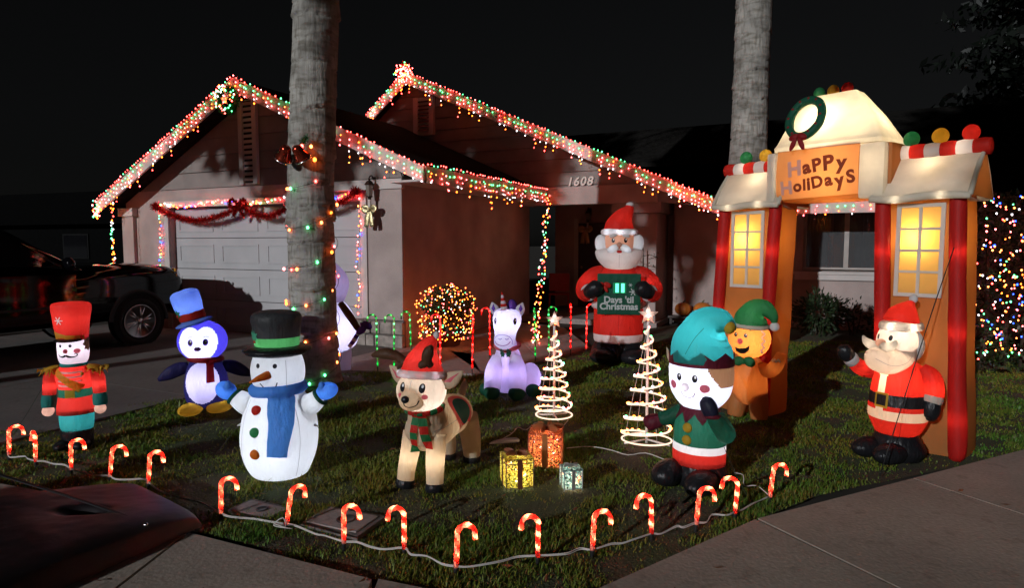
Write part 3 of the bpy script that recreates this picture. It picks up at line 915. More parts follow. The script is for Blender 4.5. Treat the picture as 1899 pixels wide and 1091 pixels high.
# ------------------------------------------------------------------ parked pickup
def truck():
    paint = solid('black_car_paint', (0.002, 0.002, 0.003), 0.05, spec=0.3)
    tyre_m = solid('tyre_rubber', (0.012, 0.012, 0.012), 0.85, 0.3, 60)
    rim_m = solid('alloy_rim', (0.55, 0.55, 0.56), 0.28, metal=1.0)
    cglass = solid('tinted_glass', (0.004, 0.004, 0.005), 0.05, spec=0.6)
    chrome = solid('chrome', (0.6, 0.6, 0.62), 0.15, metal=1.0)
    plast = solid('black_plastic', (0.01, 0.01, 0.01), 0.6)
    amber = solid('amber_lens', (0.5, 0.22, 0.03), 0.2)
    t = thing('parked_truck', 'black crew-cab pickup parked nose-in towards the garage door', 'truck', (-6.84, 10.52, 0), rad(65))
    def ringset(name, secs, mat, parent, expo=5, n=40, m=4):
        R = catmull(secs, m); c, s = ring_pts(n, expo)
        G = np.zeros((len(R), n, 3))
        for i, (x, hw, zb, zt) in enumerate(R):
            G[i, :, 0] = x; G[i, :, 1] = c * hw; G[i, :, 2] = (zb + zt) / 2 + s * (zt - zb) / 2
        return grid_obj(name, G, mat, parent)
    body = ringset('body', [(-5.2, 0.90, 0.55, 1.18), (-5.1, 0.97, 0.45, 1.24), (-4.0, 0.99, 0.40, 1.25), (-2.0, 0.99, 0.38, 1.24), (-1.0, 0.99, 0.38, 1.26), (-0.6, 0.99, 0.38, 1.31), (0.0, 0.985, 0.40, 1.32), (0.6, 0.97, 0.42, 1.28), (0.80, 0.93, 0.44, 1.20), (0.90, 0.86, 0.50, 1.05)], paint, t)
    cab = ringset('cab', [(-0.75, 0.86, 1.15, 1.25), (-1.0, 0.84, 1.15, 1.42), (-1.5, 0.80, 1.15, 1.74), (-1.9, 0.77, 1.15, 1.88), (-2.6, 0.76, 1.15, 1.93), (-3.4, 0.76, 1.15, 1.90), (-3.9, 0.77, 1.15, 1.78), (-4.0, 0.79, 1.15, 1.3)], paint, t, 4)
    for sgn in (-1, 1):
        y = sgn * 0.845
        def pan(pts, name='side_window', mat=cglass, parent=cab):
            V = [(x, sgn * yy, z) for x, yy, z in pts] + [(x, sgn * (yy - 0.02), z) for x, yy, z in pts]
            k = len(pts)
            F = [tuple(range(k)), tuple(range(2 * k - 1, k - 1, -1))] + [(i, (i + 1) % k, (i + 1) % k + k, i + k) for i in range(k)]
            return mesh_obj(name, V, F, mat, parent, False)
        pan([(-1.15, 0.87, 1.30), (-2.2, 0.83, 1.30), (-2.2, 0.79, 1.80), (-1.75, 0.79, 1.76)])
        pan([(-2.3, 0.83, 1.30), (-3.4, 0.82, 1.30), (-3.35, 0.79, 1.76), (-2.3, 0.79, 1.80)])
        for x0, x1 in ((-0.95, -2.22), (-2.26, -3.5)):
            d = pan([(x0, 1.0, 0.50), (x1, 1.0, 0.50), (x1, 1.0, 1.18), (x0, 1.0, 1.18)], 'door', paint, body)
            V, F = box_geo(x1 + 0.08, x1 + 0.26, sgn * 1.02 - 0.015, sgn * 1.02 + 0.015, 1.02, 1.05); mesh_obj('door_handle', V, F, chrome, d, False)
        V, F = box_geo(-3.5, -0.95, sgn * 0.985 - 0.02, sgn * 0.985 + 0.03, 0.70, 0.735); mesh_obj('side_moulding', V, F, plast, t, False)
        V, F = ball_geo((-1.12, sgn * 1.13, 1.33), (0.07, 0.12, 0.10)); mesh_obj('mirror', V, F, paint, t)
        V, F = ball_geo((0.76, sgn * 0.80, 1.08), (0.10, 0.12, 0.14)); hl = mesh_obj('headlight', V, F, chrome, t)
        for k in range(3):
            V, F = box_geo(0.70, 0.73, sgn * 0.925 - 0.02, sgn * 0.925 + 0.02, 0.98 + k * 0.09, 1.03 + k * 0.09); mesh_obj('marker_lens', V, F, amber, hl, False)
    mesh_obj('windshield', [(-0.86, -0.74, 1.30), (-0.86, 0.74, 1.30), (-1.72, 0.66, 1.84), (-1.72, -0.66, 1.84)], [(0, 1, 2, 3)], cglass, cab, False)
    box('front_bumper', 0.82, 1.0, -0.9, 0.9, 0.42, 0.66, chrome, t, 0.03)
    box('grille', 0.86, 0.93, -0.55, 0.55, 0.72, 1.08, plast, t, 0.01)
    for wx in (0.0, -3.55):
        for sgn in (-1, 1):
            w = empty('wheel'); w.parent = t; w.location = (wx, sgn * 0.88, 0.39)
            w.rotation_euler = (rad(90) * (1 if sgn < 0 else -1), 0, 0)
            lathe('tyre', [(0.255, -0.10), (0.34, -0.125), (0.38, -0.10), (0.392, 0), (0.38, 0.10), (0.34, 0.125), (0.262, 0.105), (0.255, 0.09)], tyre_m, w, 40)
            lathe('rim', [(0.268, 0.118), (0.255, 0.122), (0.243, 0.10), (0.232, 0.0)], rim_m, w, 40)
            lathe('brake_disc', [(0.23, -0.02), (0.23, 0.0), (0.0, 0.0)], plast, w, 24)
            for k in range(6):
                a = k * math.pi / 3 + 0.3
                for da in (-0.16, 0.16):
                    p0 = (0.05 * math.cos(a), 0.05 * math.sin(a), 0.105); p1 = (0.246 * math.cos(a + da), 0.246 * math.sin(a + da), 0.098)
                    tube('spoke', [p0, p1], [0.026, 0.02], rim_m, w, 6, 2)
            lathe('hub_cap', [(0.055, 0.08), (0.05, 0.125), (0.0, 0.128)], rim_m, w, 16)
            V, F = [], []
            for i in range(21):
                a = math.pi * i / 20 - 0.05
                for rr, z in ((0.43, 0.118), (0.50, 0.105), (0.43, -0.1)):
                    V.append((wx + rr * math.cos(a), sgn * (0.88 + z + 0.002), 0.40 + rr * math.sin(a)))
            for i in range(20):
                b = i * 3
                F += [(b, b + 1, b + 4, b + 3), (b + 2, b, b + 3, b + 5)]
            mesh_obj('fender_flare', V, F, plast, t)
            V, F = [], []
            for i in range(20):
                a = 2 * math.pi * i / 20
                V.append((wx + 0.43 * math.cos(a), sgn * 0.9915, 0.40 + 0.43 * math.sin(a)))
            mesh_obj('wheel_well', V, [tuple(range(20))], solid('wheel_well', (0.003, 0.003, 0.003), 0.9), t, False)
truck()

# ------------------------------------------------------------------ collapsed dark inflatable on the sidewalk
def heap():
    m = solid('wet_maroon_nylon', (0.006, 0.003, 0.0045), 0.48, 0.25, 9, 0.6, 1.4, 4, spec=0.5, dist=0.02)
    root = thing('deflated_inflatable', 'slumped dark maroon deflated inflatable lying on the sidewalk by the lawn corner', 'inflatable', (-2.62, 3.02, 0.0), 0)
    A, B, Cc, D = [np.array(p) - np.array((-2.62, 3.02)) for p in ((-1.74, 3.47), (-2.42, 3.98), (-3.75, 3.0), (-2.45, 2.05))]
    n = 70; V = []
    for i in range(n + 1):
        for j in range(n + 1):
            s, t = i / n, j / n
            p = A * (1 - s) * (1 - t) + B * (1 - s) * t + Cc * s * t + D * s * (1 - t)
            q = 1 - max(abs(2 * s - 1), abs(2 * t - 1)) ** 9
            e = (1 - abs(2 * s - 1) ** 7) * (1 - abs(2 * t - 1) ** 5)
            h = (0.105 + 0.075 * min(1, s * 2.2)) * e ** 0.22
            dd = math.hypot((p[0] - 0.30) / 0.115, (p[1] - 0.32) / 0.075)
            h -= 0.075 * math.exp(-dd ** 4) * (1 if e > 0.2 else 0)
            h += 0.016 * noise.noise(Vector((p[0] * 2.5, p[1] * 2.5, 2))) * e + 0.004 * noise.noise(Vector((p[0] * 17, p[1] * 17, 4))) * e
            k = 1 - 0.04 * (1 - e)
            V.append((p[0], p[1], max(0.022, h + 0.022)))
    F = [(i * (n + 1) + j, (i + 1) * (n + 1) + j, (i + 1) * (n + 1) + j + 1, i * (n + 1) + j + 1) for i in range(n) for j in range(n)]
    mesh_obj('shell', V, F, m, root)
    s = tag(empty('guy_strap', (-2.62, 3.02, 0)), 'black flat strap stretched slantwise over the maroon deflated heap', 'strap')
    tube('webbing', [(-1.3, 0.98, 0.34), (-0.75, 0.76, 0.29), (-0.28, 0.585, 0.245), (0.2, 0.41, 0.20), (0.55, 0.27, 0.165), (0.70, 0.21, 0.135)], 0.013, solid('strap_black', (0.008, 0.008, 0.009), 0.5), s, 8, 6, 0.35)
    V, F = ball_geo((0.705, 0.205, 0.14), (0.012, 0.012, 0.012), 12, 8); mesh_obj('buckle', V, F, solid('chrome', (0.6, 0.6, 0.62), 0.15, metal=1.0), s)
heap()

# ------------------------------------------------------------------ utility covers in the lawn
for (x, y, sx, sy, rz, lab, hole) in ((-0.98, 3.58, 0.34, 0.22, -22, 'pinkish concrete meter cover with round black lid between two candy canes', 0.055), (-1.52, 3.72, 0.30, 0.16, -25, 'smaller concrete valve cover in the lawn near the deflated heap', 0.035)):
    r = thing('utility_cover', lab, 'utility cover', (x, y, 0), rad(rz))
    box('cover_slab', -sx / 2, sx / 2, -sy / 2, sy / 2, -0.03, 0.016, walk_con, r, 0.006)
    box('cover_rim', -sx / 2 - 0.03, sx / 2 + 0.03, -sy / 2 - 0.03, sy / 2 + 0.03, -0.03, 0.008, drive_con, r, 0.004)
    l_ = lathe('lid', [(hole, 0.0), (hole, 0.006), (hole * 0.85, 0.007), (hole * 0.8, 0.003), (0, 0.003)], solid('iron_lid', (0.03, 0.028, 0.028), 0.5), r)
    l_.location = (0.02, 0.0, 0.016)

# ------------------------------------------------------------------ blown-up yard figures
white_f = fabric('white_nylon', (0.80, 0.80, 0.79), 0.5)
lav_f = fabric('pale_lavender_nylon', (0.78, 0.74, 0.84), 0.5)
red_f = fabric('red_nylon', (0.62, 0.030, 0.020), 0.5)
dred_f = fabric('dark_red_nylon', (0.30, 0.012, 0.015), 0.4)
teal_f = fabric('teal_nylon', (0.035, 0.34, 0.31), 0.5)
green_f = fabric('green_nylon', (0.025, 0.19, 0.065), 0.45)
dgreen_f = fabric('dark_green_nylon', (0.012, 0.10, 0.055), 0.4)
blue_f = fabric('blue_nylon', (0.10, 0.33, 0.86), 0.35)
navy_f = fabric('navy_nylon', (0.020, 0.018, 0.10), 0.35)
gold_f = fabric('gold_nylon', (0.62, 0.36, 0.03), 0.4)
tan_f = fabric('tan_nylon', (0.74, 0.59, 0.42), 0.48)
skin_f = fabric('skin_nylon', (0.72, 0.42, 0.30), 0.45)
pale_skin = fabric('pale_skin_nylon', (0.78, 0.66, 0.68), 0.5)
brown_f = fabric('brown_nylon', (0.10, 0.045, 0.022), 0.35)
burg_f = fabric('burgundy_nylon', (0.11, 0.010, 0.022), 0.3)
cookie_f = fabric('gingerbread_nylon', (0.58, 0.23, 0.07), 0.45)
cream_f = fabric('cream_nylon', (0.78, 0.70, 0.58), 0.5)
grey_blk = fabric('charcoal_nylon', (0.030, 0.030, 0.032), 0.2)
lblue_f = fabric('light_blue_nylon', (0.20, 0.36, 0.80), 0.5)
pink_p = fabric('pink_print', (0.75, 0.16, 0.20), 0.45)
orange_f = fabric('orange_nylon', (0.75, 0.20, 0.02), 0.4)
purple_f = fabric('purple_nylon', (0.14, 0.05, 0.40), 0.4)
COOL, VIO, WARMC = (0.80, 0.86, 1.0), (0.66, 0.66, 1.0), (1.0, 0.62, 0.28)

def button(F, name, mat, a, b, c, az=0, el=0, r=0.03, squash=0.6):
    p = F.cast([(a, b)], c, az, el, 0.0)[0]
    return F.ball(name, mat, p, (r, r * squash, r), surf=False)

def ring_tube(F, name, mat, c, rx, ry, r, tilt=(0, 0), n=28, nn=10, amp=0.004, parent=None, surf=True):
    pts = []
    for i in range(n + 1):
        a = 2 * math.pi * i / n
        x, y = rx * math.cos(a), ry * math.sin(a)
        pts.append((c[0] + x, c[1] + y, c[2] + x * math.tan(rad(tilt[0])) + y * math.tan(rad(tilt[1]))))
    return F.tube(name, mat, pts, [r] * len(pts), parent, nn, 2, surf=surf, amp=amp)

def ribbon(F, name, mat, path, width, c, az=0, el=0, off=0.012, parent=None):
    o = F.stroke(name, mat, path, width, c, az, el, off, parent)
    for i, v in enumerate(o.data.vertices):
        q = noise.noise(v.co * 22) + 0.6 * noise.noise(v.co * 55); v.co.y -= abs(q) * 0.014
    return o

seam_m = solid('seam_thread', (0.38, 0.36, 0.35), 0.8)
def seam(F, c, az, pts, parent=None, w=0.0035, mat=None):
    return F.stroke('seam', mat or seam_m, pts, w, c, az, 0, 0.0022, parent)
# --- snowman
F = Figure('inflatable_snowman', 'white inflatable snowman in black top hat with crumpled blue scarf and mittens raised', 'inflatable', (-1.62, 4.35), -2)
F.loft('body', white_f, [(0, 0, 0.0, 0.165, 0.15), (0, 0, 0.03, 0.20, 0.19), (0, 0, 0.14, 0.243, 0.23), (0, 0, 0.28, 0.262, 0.245), (0, 0, 0.42, 0.245, 0.225), (0, 0, 0.52, 0.205, 0.19), (0, 0, 0.60, 0.16, 0.15), (0, 0, 0.64, 0.12, 0.12)], amp=0.008, freq=6)
hd = F.loft('head', white_f, [(0, 0, 0.585, 0.10, 0.10), (0, 0, 0.63, 0.155, 0.15), (0, 0, 0.71, 0.178, 0.168), (0, 0, 0.80, 0.172, 0.162), (0, 0, 0.87, 0.14, 0.14), (0, 0, 0.89, 0.09, 0.09)])
F.tube('hat_brim', black_fab, [(0, 0, 0.845), (0, 0, 0.86), (0, 0, 0.885), (0, 0, 0.905), (0, 0, 0.915)], [0.15, 0.205, 0.228, 0.205, 0.15], amp=0.006, n=40)
hb, hc = F.bands([(0.0, 0, 0.90, 0.150, 0.145), (0, 0, 0.96, 0.152, 0.147), (0.0, 0, 1.04, 0.162, 0.155), (0.0, 0, 1.10, 0.168, 0.16), (0, 0, 1.135, 0.15, 0.143), (0, 0, 1.152, 0.10, 0.09), (0, 0, 1.155, 0.02, 0.02)], [('hat_band', fabric('hat_band_green', (0.10, 0.42, 0.12), 0.5), 0.90, 0.975), ('hat_crown', grey_blk, 0.975, 1.2)], amp=0.006, freq=14)
for a, s in ((-0.012, 1), (0.022, -1)):
    F.decal('holly_leaf', fabric('holly_green', (0.08, 0.42, 0.26), 0.4), [(a + x, y) for x, y in star(0.042, 0.022, 6)], (0, 0, 0.99), -48, 0, 0.008, hb)
button(F, 'berry', red_f, 0.0, -0.04, (0, 0, 0.99), -48, 0, 0.012)
for sx in (-0.072, 0.045): F.decal('eye', eye_black, ell(0.014, 0.016, 14, sx, 0.0), (0, 0, 0.795), 0, 0, 0.003, hd)
F.tube('carrot_nose', orange_f, [(0.0, -0.155, 0.735), (-0.04, -0.21, 0.722), (-0.085, -0.26, 0.705)], [0.030, 0.021, 0.004], hd, 14, 5)
F.stroke('mouth', eye_black, [(-0.06, 0.012), (-0.03, -0.018), (0.012, -0.028), (0.045, -0.010), (0.058, 0.018)], 0.007, (0, 0, 0.665), 0, 0, 0.003, hd)
sc = ring_tube(F, 'scarf', blue_f, (0, 0, 0.615), 0.158, 0.148, 0.042, (3, 0), amp=0.009)
ribbon(F, 'scarf_tail', blue_f, [(0.075, 0.15), (0.085, 0.05), (0.10, -0.06), (0.085, -0.19), (0.075, -0.27)], [0.15, 0.155, 0.15, 0.13, 0.12], (0, 0, 0.47), 0, 0, 0.016)
for z, m_ in ((0.50, red_f), (0.36, fabric('button_green', (0.05, 0.33, 0.12), 0.4)), (0.215, orange_f)): button(F, 'button', m_, -0.075, 0, (0, 0, z), 0, 0, 0.035, 0.5)
for s in (-1, 1):
    k = F.tube('arm', white_f, [(s * 0.15, 0, 0.47), (s * 0.23, -0.01, 0.505), (s * 0.30, -0.02, 0.555)], [0.085, 0.075, 0.058])
    ring = ring_tube(F, 'cuff', dgreen_f, (0, 0, 0), 0.052, 0.052, 0.014, n=16, nn=8, surf=False, parent=k)
    ring.location = (s * 0.30, -0.02, 0.555); ring.rotation_euler = (0, rad(s * 50), 0)
    mt = F.ball('mitten', blue_f, (s * 0.352, -0.03, 0.60), (0.075, 0.055, 0.062), rot=(0, -s * 25, 0), amp=0.008, freq=12)
    F.tube('thumb', blue_f, [(s * 0.33, -0.05, 0.61), (s * 0.325, -0.06, 0.65), (s * 0.33, -0.06, 0.67)], [0.024, 0.024, 0.008], mt, 10)
F.lamp((0, 0, 0.20), 1.5, COOL); F.lamp((0, 0, 0.45), 0.7, COOL); F.lamp((0.03, 0, 0.74), 0.55, COOL); [F.lamp((s_ * 0.25, -0.012, 0.52), 0.10, COOL, 0.015) for s_ in (-1, 1)]; [F.lamp((s_ * 0.352, -0.03, 0.60), 0.06, COOL, 0.015) for s_ in (-1, 1)]; F.lamp((0, 0, 0.94), 0.5, COOL)  # arm and mitten lights are added fill for those closed parts

seam(F, (0, 0, 0.3), 52, [(0, -0.27), (0, -0.1), (0, 0.1), (0, 0.26)]); seam(F, (0, 0, 0.3), -50, [(0, -0.27), (0, -0.1), (0, 0.1), (0, 0.26)]); seam(F, (0, 0, 0.74), 40, [(0, -0.09), (0, 0), (0, 0.09)], hd)
for s_ in (-1, 1):
    tube('tether_tab', [(s_ * 0.255, -0.02, 0.36), (s_ * 0.285, -0.03, 0.35)], [0.012, 0.004], white_f, F.root, 6, 2)
    tube('tether', [(s_ * 0.28, -0.03, 0.35), (s_ * 0.45, 0.05, 0.16), (s_ * 0.6, 0.12, 0.02)], 0.0018, cord_dark, F.root, 5, 2)
# --- toy soldier
F = Figure('inflatable_soldier', 'inflatable toy soldier in tall red hat and gold epaulettes beside the driveway', 'inflatable', (-3.46, 4.97), 13)
bt = F.loft('boot', black_fab, [(0, 0, 0.0, 0.10, 0.09), (0, 0, 0.05, 0.112, 0.10), (0, 0, 0.15, 0.112, 0.10)])
for sx in (-0.075, 0.055): F.ball('shoe', black_fab, (sx, -0.085, 0.038), (0.058, 0.09, 0.04))
F.loft('trousers', teal_f, [(0, 0, 0.14, 0.112, 0.10), (0, 0, 0.22, 0.12, 0.105), (0, 0, 0.31, 0.122, 0.105)])
F.bands([(0, 0, 0.275, 0.137, 0.118), (0, 0, 0.33, 0.132, 0.113), (0, 0, 0.42, 0.118, 0.10), (0, 0, 0.50, 0.122, 0.102), (0, 0, 0.58, 0.136, 0.108), (0, 0, 0.635, 0.115, 0.095), (0, 0, 0.665, 0.07, 0.07)], [('jacket_skirt', red_f, 0.27, 0.412), ('belt', dgreen_f, 0.412, 0.475), ('jacket', red_f, 0.475, 0.70)])
F.decal('buckle', gold_f, [(-0.035, -0.032), (0.035, -0.032), (0.035, 0.032), (-0.035, 0.032)], (0, 0, 0.443), 0, 0, 0.004)
for k, z in enumerate((0.615, 0.58, 0.545, 0.51)): F.stroke('chest_stripe', white_f, [(-0.085, 0), (0, -0.004), (0.085, 0)], 0.014, (0, 0, z), 0, 0, 0.003)
F.stroke('sash', gold_f, [(-0.105, 0.075), (-0.02, 0.0), (0.08, -0.07)], [0.05, 0.055, 0.07], (0, 0, 0.55), 0, 0, 0.007)
F.ball('button', gold_f, (0.09, -0.095, 0.60), 0.013, surf=False)
for s in (-1, 1):
    F.tube('arm', red_f, [(s * 0.12, 0, 0.615), (s * 0.155, -0.005, 0.585), (s * 0.172, -0.01, 0.50), (s * 0.178, -0.02, 0.42)], [0.035, 0.050, 0.048, 0.046])
    F.tube('cuff', teal_f, [(s * 0.177, -0.018, 0.43), (s * 0.179, -0.022, 0.385), (s * 0.18, -0.025, 0.335)], [0.048, 0.051, 0.050], n=18)
    F.ball('hand', skin_f, (s * 0.182, -0.035, 0.305), (0.042, 0.045, 0.042))
    ep = F.ball('epaulette', gold_f, (s * 0.15, -0.005, 0.635), (0.062, 0.058, 0.022), rot=(0, s * 14, 0))
    V, Fc = [], []
    for k in range(26):
        a = k / 26 * 2 * math.pi
        bx, by = s * 0.15 + 0.056 * math.cos(a), 0.052 * math.sin(a)
        ox, oy = math.cos(a) * random.uniform(0.02, 0.06), math.sin(a) * random.uniform(0.01, 0.04)
        w_ = 0.010
        o = len(V); tx, ty = -math.sin(a) * w_, math.cos(a) * w_
        V += [(bx - tx, by - ty, 0.637), (bx + tx, by + ty, 0.637), (bx + ox + tx * .7, by + oy + ty * .7, 0.625 - random.uniform(-0.03, 0.05)), (bx + ox - tx * .7, by + oy - ty * .7, 0.612 - random.uniform(-0.02, 0.05))]
        Fc += [(o, o + 1, o + 2, o + 3)]
    stuff(mesh_obj('fringe', V, Fc, gold_f, ep, False))
ring_tube(F, 'collar', teal_f, (0, 0, 0.665), 0.078, 0.075, 0.018)
hd = F.loft('head', pale_skin, [(0, 0, 0.655, 0.07, 0.07), (0, 0, 0.69, 0.095, 0.092), (0, 0, 0.76, 0.107, 0.104), (0, 0, 0.84, 0.107, 0.104), (0, 0, 0.88, 0.10, 0.10)])
F.bands([(0, 0, 0.862, 0.108, 0.106), (0, 0, 0.93, 0.114, 0.112), (0, 0, 1.03, 0.126, 0.124), (0.0, 0, 1.10, 0.134, 0.13), (0, 0, 1.14, 0.127, 0.124), (0, 0, 1.155, 0.09, 0.085), (0, 0, 1.158, 0.01, 0.01)], [('hat', red_f, 0.86, 1.2)], freq=14, amp=0.006)
F.decal('hat_plate', gold_f, [(-0.10, 0.045), (-0.05, 0.028), (0.0, 0.012), (0.06, 0.010), (0.10, 0.006), (0.10, -0.025), (0.0, -0.03), (-0.10, -0.02)], (0, 0, 0.892), 0, 0, 0.004)
F.ball('visor', black_fab, (0, -0.085, 0.866), (0.098, 0.065, 0.010), rot=(8, 0, 0))
for a in (0, 60, 120):
    c_, s_ = math.cos(rad(a)), math.sin(rad(a))
    F.stroke('snowflake', white_print, [(-0.033 * c_, -0.033 * s_), (0.033 * c_, 0.033 * s_)], 0.008, (0, 0, 1.02), -22, 0, 0.003)
for sx in (-0.042, 0.028): F.decal('eye', eye_black, ell(0.010, 0.012, 12, sx, 0), (0, 0, 0.822), -4, 0, 0.003, hd)
F.ball('nose', pink_p, (-0.012, -0.112, 0.782), (0.016, 0.016, 0.018), hd)
F.decal('cheek', pink_p, ell(0.020, 0.019, 14, 0.06, 0), (0, 0, 0.78), 0, 0, 0.003, hd)
F.stroke('moustache', eye_black, [(-0.012, 0.006), (0.015, -0.006), (0.045, -0.006), (0.062, 0.008), (0.052, 0.020), (0.044, 0.012)], [0.016, 0.015, 0.009, 0.006, 0.005, 0.003], (0, 0, 0.742), 0, 0, 0.004, hd)
F.stroke('moustache', eye_black, [(-0.012, 0.006), (-0.035, -0.005), (-0.058, 0.0), (-0.068, 0.014)], [0.016, 0.014, 0.008, 0.004], (0, 0, 0.742), 0, 0, 0.004, hd)
F.decal('hair', brown_f, [(-0.02, 0.06), (0.05, 0.06), (0.05, -0.02), (0.02, -0.045), (0.0, -0.03), (-0.02, -0.028), (-0.012, -0.005), (-0.03, 0.01), (-0.015, 0.03)], (0, 0, 0.815), 72, 0, 0.004, hd)
[F.lamp((s_ * 0.17, -0.01, 0.50), 0.12, COOL, 0.01) for s_ in (-1, 1)]; [F.lamp((s_ * 0.182, -0.035, 0.305), 0.05, COOL, 0.01) for s_ in (-1, 1)]; F.lamp((0, 0, 0.80), 0.55, COOL); F.lamp((0, 0, 0.54), 0.7, COOL); F.lamp((0, 0, 0.34), 0.4, COOL); F.lamp((0, 0, 0.24), 0.35, COOL); F.lamp((0, 0, 1.03), 0.5, COOL)  # arm and hand lights added to brighten the closed sleeves

tube('tether', [(-0.17, 0.02, 0.6), (-0.4, 0.2, 0.3), (-0.62, 0.36, 0.02)], 0.0018, cord_dark, F.root, 5, 2)
# --- penguin
F = Figure('inflatable_penguin', 'glowing violet inflatable penguin in tilted light blue top hat', 'inflatable', (-2.95, 6.06), 17)
for sx, sy in ((-0.12, -0.14), (0.12, -0.10)): F.ball('foot', gold_f, (sx, sy, 0.055), (0.105, 0.15, 0.055), rot=(0, 0, -18), amp=0.012, freq=7)
bd = F.split_loft('body', navy_f, 'belly', lav_f, lambda x, y, z: y < 0 and ((x + 0.015) / 0.150) ** 2 + ((z - 0.30) / 0.195) ** 2 < 1, [(0, 0, 0.05, 0.13, 0.12), (0, 0, 0.11, 0.18, 0.165), (0, 0, 0.25, 0.198, 0.18), (0, 0, 0.40, 0.175, 0.16), (0, 0, 0.50, 0.13, 0.12), (0, 0, 0.54, 0.08, 0.08)])
heart = [(0, 0.125), (0.05, 0.155), (0.115, 0.14), (0.165, 0.06), (0.16, -0.04), (0.11, -0.125), (0.04, -0.16), (-0.03, -0.165), (-0.10, -0.135), (-0.155, -0.06), (-0.165, 0.04), (-0.12, 0.135), (-0.05, 0.155)]
heart = [tuple(p) for p in catmull(heart + [heart[0]], 4)[:-1]]
heart = [(x - 0.035, y - 0.008 + 0.685) for x, y in heart]
hd = F.split_ball('hood', fabric('violet_nylon', (0.07, 0.05, 0.42), 0.5), 'face', white_f, lambda x, y, z: y < 0 and bool(inside([(x, z)], heart)[0]), (-0.02, 0, 0.685), (0.222, 0.20, 0.198))
for sx in (-0.095, 0.035):
    F.decal('eye', purple_f, ell(0.023, 0.032, 18, sx, 0), (0, 0, 0.695), 0, 0, 0.007, hd)
    F.decal('pupil', eye_black, ell(0.015, 0.023, 14, sx, 0.003), (0, 0, 0.695), 0, 0, 0.010, hd)
    F.decal('eye_glint', white_print, ell(0.006, 0.008, 10, sx + 0.006, 0.012), (0, 0, 0.695), 0, 0, 0.013, hd)
    F.stroke('eyebrow', purple_f, [(sx - 0.02, 0.045), (sx, 0.055), (sx + 0.03, 0.05)], 0.004, (0, 0, 0.695), 0, 0, 0.007, hd)
F.ball('beak', fabric('beak_nylon', (0.35, 0.16, 0.35), 0.4), (-0.035, -0.205, 0.635), (0.030, 0.028, 0.020), hd)
F.ball('hat_brim', lblue_f, (-0.085, -0.01, 0.865), (0.168, 0.16, 0.030), rot=(0, -17, 0))
ax = [(-0.088, 0, 0.87), (-0.10, 0, 0.92), (-0.125, 0, 1.00), (-0.15, 0, 1.09), (-0.167, 0, 1.145), (-0.175, 0, 1.172), (-0.177, 0, 1.178)]
F.tube('hat_crown', lblue_f, ax, [0.112, 0.113, 0.120, 0.128, 0.12, 0.075, 0.01], n=36, amp=0.006, freq=15)
F.tube('hat_band', red_f, [(-0.094, 0, 0.895), (-0.106, 0, 0.94), (-0.113, 0, 0.965)], [0.118, 0.119, 0.120], n=36)
F.decal('holly_leaf', green_f, star(0.05, 0.026, 6), (-0.10, 0, 0.95), -60, 0, 0.006)
button(F, 'berry', red_f, 0.0, -0.02, (-0.10, 0, 0.95), -62, 0, 0.016)
for s in (-1, 1):
    F.tube('flipper', navy_f, [(s * 0.15, 0, 0.44), (s * 0.24, -0.01, 0.42), (s * 0.33, -0.02, 0.375), (s * 0.41, -0.02, 0.33)], [0.05, 0.065, 0.055, 0.018], flat=0.55, up=(0, 1, 0))
sc = ring_tube(F, 'scarf', dred_f, (0, 0, 0.515), 0.14, 0.13, 0.028, (-4, 0))
ribbon(F, 'scarf_tail', dred_f, [(0.055, 0.09), (0.06, 0.0), (0.065, -0.13)], [0.06, 0.06, 0.07], (0, 0, 0.44), 0, 0, 0.02)
F.lamp((-0.12, -0.14, 0.06), 0.12, COOL, 0.01); F.lamp((0.12, -0.10, 0.06), 0.12, COOL, 0.01); F.lamp((-0.02, -0.03, 0.68), 2.2, (0.60, 0.66, 1.0)); F.lamp((0, -0.03, 0.28), 1.3, (0.60, 0.60, 1.0)); F.lamp((-0.13, 0, 1.02), 0.45, (0.62, 0.66, 1.0))  # the two foot lights are added fill

# --- unicorn
F = Figure('inflatable_unicorn', 'glowing lavender inflatable unicorn sitting with green hooves and striped horn', 'inflatable', (-0.04, 6.72), -10)
bd = F.loft('body', lav_f, [(0.02, 0.10, 0.03, 0.17, 0.18), (0.02, 0.08, 0.10, 0.215, 0.21), (0.01, 0.03, 0.27, 0.185, 0.185), (0, -0.02, 0.42, 0.142, 0.14), (0, -0.04, 0.52, 0.108, 0.11), (0, -0.05, 0.60, 0.095, 0.10)])
for s in (-1, 1):
    F.ball('haunch', lav_f, (s * 0.19 + 0.03, 0.10, 0.17), (0.12, 0.17, 0.165))
    F.tube('front_leg', lav_f, [(s * 0.09, -0.08, 0.42), (s * 0.125, -0.15, 0.28), (s * 0.132, -0.20, 0.12), (s * 0.132, -0.215, 0.07)], [0.07, 0.092, 0.088, 0.075])
    F.ball('hoof', dgreen_f, (s * 0.132, -0.235, 0.075), (0.088, 0.09, 0.078), amp=0.006)
    F.ball('hoof', dgreen_f, (s * 0.25 + 0.03, -0.07, 0.07), (0.080, 0.085, 0.072), amp=0.006)
hd = F.loft('head', white_f, [(-0.01, -0.16, 0.525, 0.05, 0.06), (-0.01, -0.165, 0.56, 0.098, 0.10), (-0.01, -0.155, 0.62, 0.112, 0.125), (-0.005, -0.12, 0.69, 0.113, 0.14), (0, -0.08, 0.77, 0.143, 0.16), (0, -0.06, 0.85, 0.148, 0.15), (0, -0.05, 0.915, 0.115, 0.12), (0, -0.05, 0.94, 0.04, 0.04)])
ring_tube(F, 'collar', pink_p, (0, -0.05, 0.545), 0.125, 0.125, 0.022, (0, 12))
